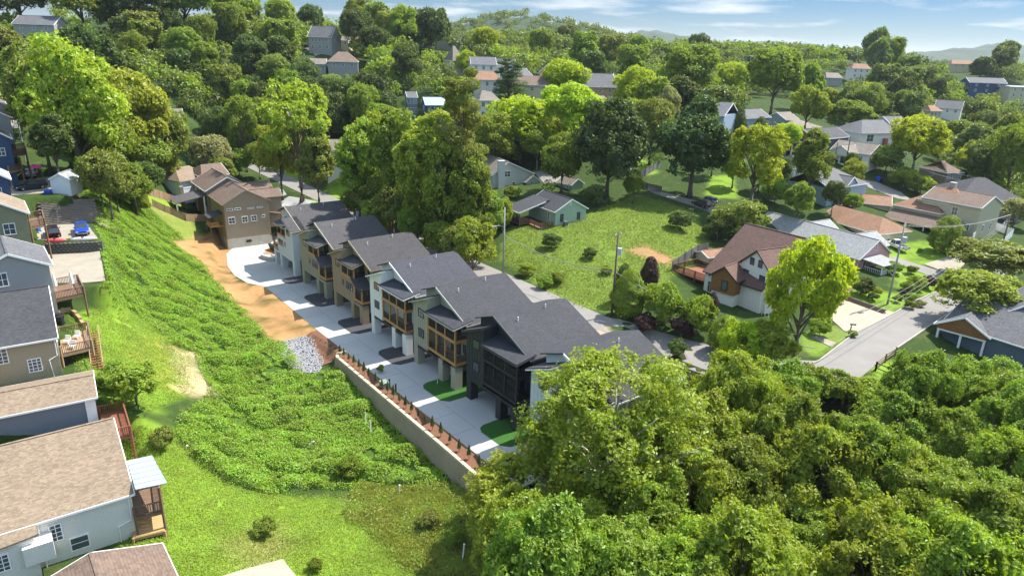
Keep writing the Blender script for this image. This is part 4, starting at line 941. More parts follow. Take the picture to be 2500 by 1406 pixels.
T2, L2 = ridge_frame((2284,454), (2431,479), 16.)
block(R3, T2, L2, 5.44, 16., 13.83, 5., W_CRM, SH_BR2, WHITE, [('f', L2 * .58, 11.0, 1.3, 1.9, 2, 2), ('r', -2, 8.0, .9, 1.6, 1, 2), ('r', 1.6, 8.0, .9, 1.6, 1, 2)], wname='right_wing_wall', rname='right_wing_roof')
T4, L4_ = edge_frame((1998,530), (2145,573), 8.6); T4m = Fr(T4((0, 5.2, 0)), T4.a)
block(R3, T4m, L4_, 5.2, 11.2, 8.6, 4.8, W_CRM, SH_RUST, WHITE, [('f', 6.2, 5.6, 5.0, 2.3, 4, 3), ('r', -1.6, 6.2, .9, 1.3, 1, 2), ('r', 1.8, 6.2, .9, 1.3, 1, 2)], hip=(0, 4), wname='garage_wall', rname='garage_roof')
T5, L5_ = edge_frame((2099,495), (2178,503), 10.6); T5m = Fr(T5((0, 4, 0)), T5.a)
block(R3, T5m, L5_, 4., 12.2, 10.6, 5., W_CRM, SH_RUST, WHITE, wname='left_wing_wall', rname='left_wing_roof')
m = MB(); zz = 9.6; m.slab([(L * .02, .2, 10.3), (L * 1.45, .2, 10.3), (L * 1.45, -4.2, 8.4), (L * .02, -4.2, 8.4)], .16, T); m.build('porch_roof', SH_BR2, R3)
for i in range(6): x = L * .06 + i * L * .27; m = MB(); m.box(x - .09, x + .09, -4.0, -3.82, 5.2, 8.4, T); m.build('porch_post', WHITE, R3)
m = MB(); m.box(L * .25, L * .75, -4.05, -3.95, 5.8, 6.9, T); m.build('porch_balustrade', WHITE, R3)
# --- grey roofed house with cedar gable, lower right
Tg, Lg, hwg = gable_frame((2369,772), (2280,789), (2418,826), 8.2, 6.2, 9.)
R4 = thing('house', 'grey-roofed house with cedar gable below the road at far right', 'house', Tg((Lg - 4, 0, 3.4)))
W_DBL = lap('dusk blue siding', (.12, .16, .20))
block(R4, Tg, Lg, hwg, 8.4, 6.2, 5.6, CEDAR, SH_MG, WHITE, wname='gable_wall', rname='gable_roof')
m = MB(); m.box(0, Lg - 2.6, -hwg + .5, hwg - .5, 2, 5.6, Tg); m.build('wall', W_DBL, R4)
window(R4, Tg, (Lg - 2.58, .6, 3.9), math.pi / 2, 2.8, 1.2, WHITE, 2, 1)
m = MB(); m.box(Lg - .7, Lg - .3, -hwg + .5, hwg - .5, 5.3, 5.6, Tg); m.build('porch_beam', WHITE, R4)
for y in (-hwg + .7, 0, hwg - .7): m = MB(); m.box(Lg - .65, Lg - .35, y - .15, y + .15, 2.4, 5.3, Tg); m.build('porch_post', WHITE, R4)
m = MB(); m.box(Lg - 2.7, Lg - .2, -hwg + .4, hwg - .4, 2.2, 2.6, Tg); m.build('porch_floor', REDWOOD, R4)
T, L = ridge_frame((2361,721), (2469,752), 9.6, ext=(0, 12))
block(R4, T, L, 6.0, 9.6, 6.4, 2, W_DBL, SH_MG, WHITE, wname='main_wall', rname='main_roof')
Td, Ld, hd = gable_frame((2540,735), (2462,760), (2600,775), 11.5, 9.2, 6)
block(R4, Td, Ld, hd, 11.6, 9.2, 6, W_DBL, SH_MG, WHITE, wname='dormer_wall', rname='dormer_roof')
# --- houses up the right slope
T, L = ridge_frame((1973,418), (2059,408), 18., ext=(0, 2))
R5 = thing('house', 'light blue house with grey roof, white windows and a red door', 'house', T((L / 2, 0, 11)))
block(R5, T, L, 6.4, 18., 14.8, 9.5, W_LBL, SH_MG, WHITE, [('f', 2.2, 12.2, 2.4, 1.6, 2, 2)], hip=(0, 6))
Tg, Lg, hwg = gable_frame((2082,441), (2059,461), (2092,454), 16.8, 14.2, 6)
block(R5, Tg, Lg + .6, hwg + .4, 16.9, 14.3, 9.5, W_LBL, SH_MG, WHITE, [('r', 0, 11.0, 2.4, 2.0, 3, 2)], wname='bay_wall', rname='bay_roof')
Tg, Lg, hwg = gable_frame((2029,430), (2014,440), (2038,436), 17.0, 15.2, 4)
block(R5, Tg, Lg, hwg + .3, 17., 15.4, 11, W_LBL, SH_MG, WHITE, wname='dormer_wall', rname='dormer_roof')
m = MB(); m.box(7.2, 8.2, -6.6, -6.02, 10.6, 12.8, T); m.build('door', plain('red door', (.42, .02, .03), .5), R5)
m = MB(); m.box(4.8, 10.5, -9, -6.03, 10.2, 10.5, T); m.build('front_deck', plain('grey deck', (.12, .13, .15)), R5)
T, L = ridge_frame((2074,344), (2148,353), 21., ext=(3, 0))
R6 = thing('cottage', 'white cottage with grey roof, front porch and lawn on the right slope', 'house', T((L / 2, 0, 15.5)))
block(R6, T, L, 4.9, 21., 18.5, 13, W_WHT, SH_GT, WHITE, [('f', L - 3.2, 15.8, 2.2, 1.9, 2, 2), ('r', -1.5, 15.8, 1.0, 1.8, 1, 2)])
Tg, Lg, hwg = gable_frame((2055,355), (2023,367), (2078,376), 20.4, 18.4, 6)
block(R6, Tg, Lg, hwg, 20.4, 18.4, 17.4, W_WHT, SH_GT, WHITE, wname='porch_gable', rname='porch_roof')
m = MB(); m.box(1, Lg - 2, -hwg + .6, hwg - .6, 13, 17.4, Tg); m.build('porch_back_wall', W_WHT, R6)
window(R6, Tg, (Lg - 1.97, .3, 15.2), math.pi / 2, 1.9, 1.6, BLACK, 2, 1)
for y in (-hwg + .6, 0, hwg - .6): m = MB(); m.box(Lg - .5, Lg - .25, y - .13, y + .13, 14, 17.4, Tg); m.build('porch_post', WHITE, R6)
m = MB(); m.box(Lg - .45, Lg - .3, -hwg + .6, hwg - .6, 14.2, 15.3, Tg); m.build('porch_balustrade', WHITE, R6)
T, L = ridge_frame((1961,316), (2034,310), 24.)
R7 = thing('house', 'dark slate blue house with brown shingled gables on the right slope', 'house', T((L / 2, 0, 17)))
block(R7, T, L + 2, 4.87, 24., 21.55, 15, W_SLT, SH_DG, WHITE, [('f', 3.2, 17.6, 1.2, 2.4, 1, 2), ('f', L - 2, 17.6, 1.2, 2.2, 1, 2), ('l', 2.5, 17.4, 2.2, 2.4, 2, 1)])
m = MB(); m.extr([(.1, -4.3, 21.5), (.1, 4.3, 21.5), (.1, 0, 23.6)], (.06, 0, 0), T); m.build('gable_shingles', CEDAR, R7)
Tg = Fr(T((-4.5, 3.4, 0)), T.a); block(R7, Tg, 6, 3.8, 22.4, 20.6, 19.8, CEDAR, SH_DG, WHITE, wname='porch_gable', rname='porch_roof')
for y in (-3.2, 3.2): m = MB(); m.box(.3, .55, y - .13, y + .13, 16, 19.9, Tg); m.build('porch_post', WHITE, R7)
T, L = ridge_frame((1896,274), (1922,273), 25.2)
R8 = thing('house', 'grey-green house with brown-grey roof behind the dark slate house', 'house', T((L / 2, 0, 19)))
block(R8, T, L + 1.5, 4.5, 25.2, 22.9, 17, W_TEAL, SH_GT, WHITE)
Tg = Fr(T((-2.5, -2.5, 0)), T.a); block(R8, Tg, 14.5, 8.5, 23.6, 20.8, 17, W_TEAL, SH_GT, WHITE, [('f', 4, 18.2, 1.3, 1.6, 2, 2)], hip=(7, 7), wname='lower_wall', rname='lower_roof')
T, L = ridge_frame((2108,293), (2141,293), 25.5, ext=(6, 8))
R9 = thing('house', 'white two-storey house with bluish grey hip roof at right', 'house', T((L / 2, 0, 18)))
block(R9, T, L, 6.7, 25.5, 22.2, 15, W_WHT, SH_MG, WHITE, [('f', 4, 19.5, 2.6, 2.2, 2, 2), ('f', L - 5, 19.3, 2.6, 2.2, 2, 2)], hip=(5.5, 2))
m = MB(); m.box(9.0, 10.2, -7.3, -6.4, 15, 20.6, T); m.build('chimney', BRICK, R9)
Tg = Fr(T((L - 5, 1, 0)), T.a + .0); block(R9, Tg, 7, 5.2, 26.6, 23.6, 18, W_WHT, SH_MG, WHITE, wname='gable_wall', rname='gable_roof')
T, L = ridge_frame((1790,268), (1845,266), 26.6)
R10 = thing('house', 'blue-grey house with white-trimmed arched dormer and row of white windows', 'house', T((L / 2, 0, 21)))
block(R10, T, L + 2.5, 5., 26.6, 24.2, 19, plain('blue grey paint', (.26, .34, .42)), SH_MG, WHITE, [('f', L - 1, 21.5, 1.4, 1.6, 2, 1)])
Tg, Lg, hwg = gable_frame((1765,281), (1744,291), (1785,295), 25.4, 23.6, 6)
block(R10, Tg, Lg, hwg + .3, 25.4, 23.4, 18.5, plain('blue grey paint', (.26, .34, .42)), SH_MG, WHITE, [('r', 0, 20.8, 3.6, 1.8, 4, 2)], wname='bay_wall', rname='bay_roof')
T2, L2 = ridge_frame((1722,236), (1752,238), 31.5, ext=(0, 5)); block(R10, T2, L2, 7.0, 30.2, 26.8, 19, plain('blue grey paint', (.26, .34, .42)), SH_MG, WHITE, hip=(5, 0), wname='main_wall', rname='main_roof')
Tg, Lg, hwg = gable_frame((1758,243), (1751,262), (1765,262), 31.0, 27.6, 5)
block(R10, Tg, Lg, hwg + .4, 31., 28.6, 26, WHITE, SH_MG, WHITE, [('r', 0, 27., 1.6, 2.2, 2, 2)], wname='dormer_wall', rname='dormer_roof')
# --- far houses, each with its own size, walls and roof
def far_house(x, y, wpx, wall, roof, label, ang=None, hgt=6., hw=4.5, hip=0, zup=None, p=.5, wn=3, group='houses scattered on the far hillsides'):
    ang = ANG_U + math.pi / 2 if ang is None else ang
    q = on(x, y, hgt + 1.2); F_ = (q[:2] @ FW[:2]) + (CAMZ - q[2]) * -FW[2]
    L = wpx * F_ / FPX; gz_ = q[2]; zr = gz_ + hgt + hw * p; ze_ = gz_ + hgt
    T = Fr((q[0] - math.cos(ang) * L / 2, q[1] - math.sin(ang) * L / 2, 0), ang)
    t = thing('house', label, 'house', q, group)
    wins = [('f', L * (i + .7) / (wn + .4), ze_ - 1.9, 1.0, 1.3, 2, 2) for i in range(wn)] if wn else []
    if hgt > 5: wins += [('f', L * (i + .7) / (wn + .4), ze_ - 4.6, 1.0, 1.4, 2, 2) for i in range(wn)]
    wins += [('l', 0, ze_ - 1.8, 1.0, 1.3, 2, 2), ('r', 0, ze_ - 1.8, 1.0, 1.3, 2, 2)]
    block(t, T, L, hw, zr, ze_, gz_ - 3, wall, roof, WHITE, wins, hip=(hip, hip))
    return t, T, L, ze_
A90 = ANG_U + math.pi / 2
W_PEA = lap('peach siding', (.50, .34, .22)); W_YEL = lap('yellow cream siding', (.55, .47, .28))
for a in [(100,52,95,W_GRY,SH_MG,'grey-roofed house showing above the woods at top left',.1,6,6),
 (792,84,62,W_GRY,SH_MG,'grey gabled house with dark porch on the wooded hilltop',-.2,6,5,0,None,.9),(838,92,42,W_CRM,SH_GT,'pale cream-roofed house beside the grey hilltop house',-.2,4,3.5),(886,90,34,W_CRM,SH_RUST,'small orange-roofed house among the hilltop trees',0,4,4),
 (838,142,72,W_GRY,SH_BR2,'brown hip-roofed house below the hilltop clearing',.2,5,7,4),(778,148,38,W_GRY,SH_GT,'flat grey house beside the brown hip-roofed one',.2,4,4),
 (1072,88,74,W_GRY,SH_BR2,'long brown-roofed house on the skyline hill',.1,5,5.5,2),(1112,98,46,W_BGR,SH_MG,'small grey-gabled house right of the long brown roof',.1,4,4),
 (1108,140,30,W_YEL,SH_GT,'yellow house with tall pointed grey roof',.5,6,4.5,2,None,1.2),(1178,148,62,W_WHT,SH_MG,'white-sided house with grey roof above the orange-roofed cottage',.15,7,5),
 (1232,150,50,W_WHT,SH_DG,'white house with dark roof half hidden by trees',.3,6,4.5),(1186,184,64,W_WHT,SH_RUST,'white cottage with orange roof and front porch on the hill',.15,4.5,5,1.5),
 (1186,232,52,W_WHT,SH_GT,'white two-storey house with tan-grey roof below the parked cars',.3,7,5,2),(1298,196,92,W_CRM,SH_BR2,'cream two-storey house with brown roof and white balcony',.05,7,5,2),
 (1266,176,40,W_BGR,SH_MG,'dark grey-roofed house left of the cream balcony house',.6,5,5),(1392,184,84,W_TEAL,SH_RUST,'grey-teal gabled house with tan roof on the hill',.1,6,5.5),
 (1350,172,44,W_PEA,SH_RUST,'tan house with steep gable behind the hill trees',.9,5,4.5,0,None,.8),(1456,202,80,W_PEA,SH_MG,'peach gabled house with grey roof on the hill',.2,6,5.5,0,None,.8),
 (1514,196,50,W_CRM,SH_RUST,'tan hip-roofed house right of the peach gable',.3,5,5,3),(1482,184,30,W_WHT,SH_MG,'small grey-roofed house behind the peach gable',.2,5,4),(1470,240,44,W_WHT,SH_GT,'white gabled house with grey roof among yellow-green trees',.9,5,4),
 (1003,226,26,W_BGR,SH_MG,'narrow blue-grey house in the dark woods',.3,7,3),(1058,244,50,W_NAVY,DKMET,'navy house with blue metal roof in the dark woods',.3,8,4),
 (702,276,46,W_TPE,SH_MG,'grey-roofed house behind the tall yellow-green tree',.5,5,5),(826,352,54,W_WHT,SH_GT,'white and brick house with grey roof behind the yellow-green tree',.15,6,5),
 (432,272,24,W_GRY,SH_GT,'grey roof corner behind the left grove',.4,5,4),(1848,134,34,W_SLT,SH_MG,'dark flat modern house on the far right ridge',.2,5,4,0,None,.1),
 (1896,136,36,W_WHT,SH_LG,'white modern house on the far right ridge',.2,8,4,0,None,.1),(1926,146,42,W_TPE,SH_BR2,'brown gabled house beside the white modern house',.3,7,5,0,None,.8),
 (2098,162,46,W_WHT,SH_RUST,'white house with pinkish roof on the far slope',-.1,7,5,2),(2030,184,40,W_GRY,SH_GT,'low grey-roofed house below the far ridge',0,4,5,1),
 (2345,152,56,W_CRM,SH_RUST,'tan-roofed house high on the far right slope',-.1,5,5,2),(2402,196,88,W_NAVY,SH_MG,'navy house with grey roof and long decks at far right',-.05,8,5),
 (2486,206,60,W_CRM,SH_LG,'beige flat-roofed house at the right edge',-.05,8,5,0,None,.1),(2318,256,58,W_WHT,SH_MG,'white gabled house with grey roof in the far right trees',-.6,5,4.5,0,None,.7),
 (2272,262,34,W_CRM,SH_RUST,'small tan-roofed house in the far right trees',.2,4,4,1.5),(1786,346,58,W_CRM,SH_MAR,'maroon-roofed house behind the big dark tree',.3,4,5.5,2),
 (1932,392,56,W_WHT,SH_DG,'dark-roofed white house between the bright tree and slate house',.3,4,5.5,3),(2300,404,54,W_TPE,SH_BR2,'small brown hip-roofed house under the right trees',.3,4,5,4),
 (2388,462,150,W_GRY,SH_DG,'wide dark hip-roofed house behind the cream house',-.15,4.5,8.5,7),(1950,172,22,W_WHT,SH_GT,'small pale house below the modern houses',.2,4,4),(2232,440,10,W_GRY,SH_GT,'roof corner behind the recycling bins',.2,3,3)][:-1]:
    x, y, wpx, wl_, rf_, lb = a[:6]; dz = a[6] if len(a) > 6 else 0
    far_house(x, y, wpx, wl_, rf_, lb, A90 - math.radians(38) + dz, a[7], a[8], a[9] if len(a) > 9 else 0, None, a[11] if len(a) > 11 else .5)
# ------------------------------------------------------------------ trees and plants
LEAF = {'bright': leafmat('bright yellow green leaves', (0.33, 0.41, 0.022), .45), 'yellow': leafmat('yellow olive leaves', (0.31, 0.375, 0.04), .42), 'mid': leafmat('mid green leaves', (.195, .265, .030), .40),
        'dark': leafmat('dark green leaves', (0.1, 0.14, 0.03), .30), 'deep': leafmat('deep blue green leaves', (0.08, 0.12, 0.03), .25), 'olive': leafmat('olive leaves', (0.2, 0.235, 0.042), .35),
        'purple': leafmat('dark purple leaves', (0.06, 0.028, 0.03), .25), 'pale': leafmat('pale flowering leaves', (0.295, 0.307, 0.130), .35), 'fresh': leafmat('fresh green leaves', (.25, .315, .034), .45), 'hazy': leafmat('dull green leaves', (0.165, 0.21, 0.055), .32)}
LEAF['vine2'] = leafmat('viny bush leaves', (.17, .245, .018), .42, .5); LEAF['vine3'] = leafmat('dark viny bush leaves', (.115, .175, .018), .38, .5)
BARK = plain('grey brown bark', (.16, .13, .105), .9, .3, 1.5, .3, 9.); BARKP = plain('pale grey bark', (.34, .32, .29), .9, .25, 1.5, .25, 7.); BARKR = plain('reddish pine bark', (.17, .095, .06), .9, .3, 1.5, .3, 9.)
def leaves(C, Nn, s, r, asp=.58):
    "a leaf-shaped quad at each centre C facing about Nn"
    n = len(C); Nn = Nn / (np.linalg.norm(Nn, axis=1, keepdims=True) + 1e-9)
    t = r.normal(size=(n, 3)); a = np.cross(Nn, t); a /= np.linalg.norm(a, axis=1, keepdims=True) + 1e-9; b = np.cross(Nn, a)
    sz = (s * r.uniform(.6, 1.35, n))[:, None]
    a = a * sz; b = b * sz * asp
    V4 = np.stack([C - a, C - b * .95 + a * .1 + Nn * sz * .18, C + a, C + b * .95 + a * .1 + Nn * sz * .18], 1).reshape(-1, 3)
    return V4, np.arange(4 * n).reshape(-1, 4)
def rdir(r, n):
    d = r.normal(size=(n, 3)); return d / np.linalg.norm(d, axis=1, keepdims=True)
def vn3(P, s, seed):
    r = np.random.default_rng(seed); T = r.random((16, 16, 16)); Q = P / s; I = np.floor(Q).astype(int); f = Q - I; f = f * f * (3 - 2 * f); o = 0
    for dx in (0, 1):
        for dy in (0, 1):
            for dz in (0, 1):
                wgt = (f[:, 0] if dx else 1 - f[:, 0]) * (f[:, 1] if dy else 1 - f[:, 1]) * (f[:, 2] if dz else 1 - f[:, 2])
                o = o + wgt * T[(I[:, 0] + dx) % 16, (I[:, 1] + dy) % 16, (I[:, 2] + dz) % 16]
    return o
PROTO = {}
def crown_lobed(seed, nl, s, R_=5., zb=3.5, zt=12., nlobe=12, gap=.30, lobe=(.36, .52), fill=.15):
    "round crown made of lobes; leaves lie on the lobes' upper shells"
    r = np.random.default_rng(seed); zc = (zb + zt) / 2; hz_ = (zt - zb) / 2
    d = rdir(r, nlobe * 3); d = d[(d[:, 2] > -.72)][:nlobe]
    k = (1 - lobe[1] * .95) * r.uniform(.45, 1.0, (len(d), 1)) ** .6 * r.uniform(.88, 1.12, (len(d), 1)); LC = np.concatenate([d * k * np.array([R_, R_, hz_]), [[0, 0, hz_ * .35]]]); LR = np.concatenate([r.uniform(*lobe, len(d)) * R_, [.5 * R_]])
    C, Nn = [], []
    per = int(nl * 3.6 / len(LC))
    for c, q in zip(LC, LR):
        dd = rdir(r, per); dd = dd[dd[:, 2] > r.uniform(-1.0, -.1, len(dd))]
        rr = q * (1 - np.abs(r.normal(0, .13, len(dd))))[:, None]
        P = c + dd * rr * np.array([1, 1, .82 * hz_ / R_ if hz_ < R_ else .9])
        P = P * (1 + .22 * (vn3(P + 50, 1.7, seed) - .5))[:, None] + r.normal(0, .15, P.shape)
        C.append(P); Nn.append(dd * .9 + np.array([0, 0, .45]) + r.normal(0, .8, dd.shape))
    C = np.concatenate(C); Nn = np.concatenate(Nn)
    keep = np.ones(len(C), bool)
    for c, q in zip(LC, LR): keep &= (np.linalg.norm((C - c) / np.array([1, 1, .85]), axis=1) > q * .62) | (r.random(len(C)) < fill)
    keep &= vn3(C + 30, 1.25, seed + 9) > gap * r.uniform(.75, 1.25, len(C))
    keep &= vn3(C + 70, .5, seed + 19) > .40 * r.uniform(.6, 1.3, len(C))
    C, Nn = C[keep], Nn[keep]
    if len(C) > nl: ix = r.permutation(len(C))[:nl]; C, Nn = C[ix], Nn[ix]
    C = C + np.array([0, 0, zc])
    return C, Nn, LC + np.array([0, 0, zc])
def crown_cone(seed, nl, s, R_=4., zb=1., zt=13.):
    r = np.random.default_rng(seed); n = nl * 2
    t = r.beta(1.15, 1.75, n); z = zb + (zt - zb) * t; ang = r.random(n) * 6.283
    prof = np.sqrt(np.clip(1 - ((t - .38) / np.where(t < .38, .46, .63)) ** 2, 0, 1)) * (1 - .22 * t)
    P = np.stack([np.cos(ang), np.sin(ang), np.zeros(n)], 1)
    rad = R_ * prof * (1 - np.abs(r.normal(0, .16, n))) * (.70 + .52 * vn3(np.stack([np.cos(ang) * 3, np.sin(ang) * 3, z * .9], 1) + 40, 1., seed))
    C = P * rad[:, None]; C[:, 2] = z
    keep = vn3(C + 30, 1.3, seed + 5) > .33 * r.uniform(.7, 1.3, n); C = C[keep]; P = P[keep]
    Nn = P + np.array([0, 0, .55]) + r.normal(0, .5, P.shape)
    return C[:nl], Nn[:nl], np.array([[0, 0, zb + (zt - zb) * q] for q in (.3, .5, .7)])
def crown_tiers(seed, nl, s, R_=4., zb=2.5, zt=17., nb=40):
    "tall pine-like crown: foliage pads at the ends of many boughs"
    r = np.random.default_rng(seed); C, Nn, LC = [], [], []
    for i in range(nb):
        t = (i + r.random()) / nb; z = zb + (zt - zb) * t; a = r.random() * 6.283
        L_ = R_ * (1.05 - .62 * t ** 1.3) * r.uniform(.55, 1.05); c = np.array([math.cos(a) * L_ * .72, math.sin(a) * L_ * .72, z + r.uniform(-.3, .5)]); LC.append(c)
        n = int(nl / nb); dd = rdir(r, n); q = r.uniform(.26, .42) * R_ * (1.1 - .45 * t)
        P = c + dd * (1 - np.abs(r.normal(0, .2, n)))[:, None] * q * np.array([1, 1, .55]); C.append(P); Nn.append(dd * .7 + np.array([0, 0, .7]) + r.normal(0, .5, dd.shape))
    return np.concatenate(C), np.concatenate(Nn), np.array(LC)
def limbs(LC, h, rb, mat, name, seed, lean=.0, nl=12, zfork=.42):
    r = np.random.default_rng(seed); m = MB()
    top = LC[:, 2].max() * .80; pts = []
    for i in range(7):
        t = i / 6; pts.append((lean * t * t + r.normal(0, .10) * t, r.normal(0, .10) * t, top * t))
    m.tube(pts, [rb * (1 - .82 * i / 6) * (1.35 if i == 0 else 1) for i in range(7)], 7)
    for c in LC[r.permutation(len(LC))[:nl]]:
        t0 = np.clip(c[2] / top * r.uniform(.45, .75), .15, .9); k = t0 * 6; i = min(5, int(k)); f = k - i
        p0 = np.array(pts[i]) * (1 - f) + np.array(pts[i + 1]) * f
        md = p0 + (c - p0) * .5 + np.array([0, 0, .35]) + r.normal(0, .18, 3)
        r0_ = rb * (1 - .8 * t0) * .62
        m.tube([p0, md, c], [r0_, r0_ * .6, r0_ * .2], 5)
        for _ in range(2):
            e = c + r.normal(0, .45, 3); m.tube([md + (c - md) * r.random(), e], [r0_ * .35, r0_ * .1], 4)
    o = m.build(name, mat, smooth=True, fix=False); d = o.data; bpy.data.objects.remove(o); return d
def proto(key, crown, s, seed, rb=.28, bark=BARK, asp=.58, **kw):
    C, Nn, LC = crown; r = np.random.default_rng(seed + 77)
    V4, F4 = leaves(C, Nn, s, r, asp)
    o = fastmesh('crown', V4, F4, LEAF['mid']); d = o.data; bpy.data.objects.remove(o)
    td = limbs(LC, 0, rb, bark, 'trunk', seed, **kw)
    PROTO[key] = dict(crown=d, trunk=td, w=np.percentile(np.hypot(C[:, 0], C[:, 1]), 97) * 2, zb=np.percentile(C[:, 2], 2), zt=np.percentile(C[:, 2], 99.5))
for i in range(4): proto(f'oak{i}', crown_lobed(10 + i, 17000, .2, 5., 1.6 + .3 * i, 12., 34 + 4 * i, .30, (.19, .34), .08), .20, 10 + i)
for i in range(3): proto(f'near{i}', crown_lobed(30 + i, 44000, .1, 5., 1.8, 12., 80 + 8 * i, .34, (.12, .24), .05), .14, 30 + i, .26, BARK, nl=20)
for i in range(3): proto(f'tall{i}', crown_lobed(50 + i, 18000, .2, 3.6, 2.6, 15.5, 44, .32, (.22, .36), .06), .19, 50 + i, .26, nl=16)
for i in range(2): proto(f'open{i}', crown_lobed(60 + i, 13000, .2, 5., 2.2, 12., 46, .38, (.13, .25), .0), .20, 60 + i, .30, BARK, nl=20)
proto('hero', crown_lobed(74, 46000, .1, 5., 1.2, 12., 130, .42, (.08, .18), .0), .105, 70, .27, BARKP, nl=16)
proto('sprawl', crown_lobed(71, 30000, .1, 5., 1.2, 8.5, 70, .40, (.10, .22), .0), .125, 71, .24, BARKP, nl=24)
for i in range(2): proto(f'cone{i}', crown_cone(80 + i, 20000, .2), .17, 80 + i, .26)
for i in range(2): proto(f'skirt{i}', crown_lobed(120 + i, 22000, .2, 4.4, .1, 12.5, 60, .28, (.17, .32), .06), .19, 120 + i, .26)
for i in range(2): proto(f'pine{i}', crown_tiers(90 + i, 15000, .2), .17, 90 + i, .26, BARKR, asp=.4, nl=30)
for i in range(3): proto(f'far{i}', crown_lobed(100 + i, 6200, .4, 5., .8, 11., 26, .3, (.2, .36)), .33, 100 + i, .28, nl=5)
for i in range(3): proto(f'shrub{i}', crown_lobed(110 + i, 8000, .3, 5., 0.2, 6.5, 26, .28, (.18, .34)), .25, 110 + i, .18, nl=6)
OCC = []
def treepos(x, y, wpx, hpx, P):
    F_ = 150.
    for _ in range(9):
        sx = wpx * F_ / FPX / P['w']; sz = hpx * F_ / (FPX * .95) / (P['zt'] - P['zb'])
        q = on(x, y, sz * (P['zb'] + P['zt']) / 2); F2 = q[:2] @ FW[:2] + (q[2] + sz * 6 - CAMZ) * FW[2]; F_ = .5 * F_ + .5 * F2
    return q, sx, sz
def plant(P, q, sx, sz, mat, label, cat='tree', group=None, name='tree', rz=None, trunk=True):
    t = thing(name, label, cat, q, group); t.scale = (sx, sx, sz); t.rotation_euler = (0, 0, rnd.random() * 6.28 if rz is None else rz)
    for part in (('trunk', 'crown') if trunk else ('crown',)):
        o = bpy.data.objects.new(part, P[part]); COL.objects.link(o); o.parent = t
        if part == 'crown': o.material_slots[0].link = 'OBJECT'; o.material_slots[0].material = LEAF[mat]
    OCC.append((q[0], q[1], sx * P['w'] / 2))
    return t
def T_(x, y, w_, h_, kind, mat, label, **k):
    "crown centred at photo x, y and w_ by h_ there; the foot stands on the ground just under it"
    P = PROTO[kind]; sh = kind[:5] in ('shrub', 'skirt')
    yb = y + h_ * (.46 if sh else .60); q = on(x, yb)
    F_ = q[:2] @ FW[:2] + (q[2] - CAMZ) * FW[2]
    Ht = (yb - (y - h_ * .5)) * F_ / (FPX * .93); F_ -= Ht * .5 * abs(FW[2])
    return plant(P, q, w_ * F_ / FPX / P['w'], Ht / P['zt'], mat, label, **k)
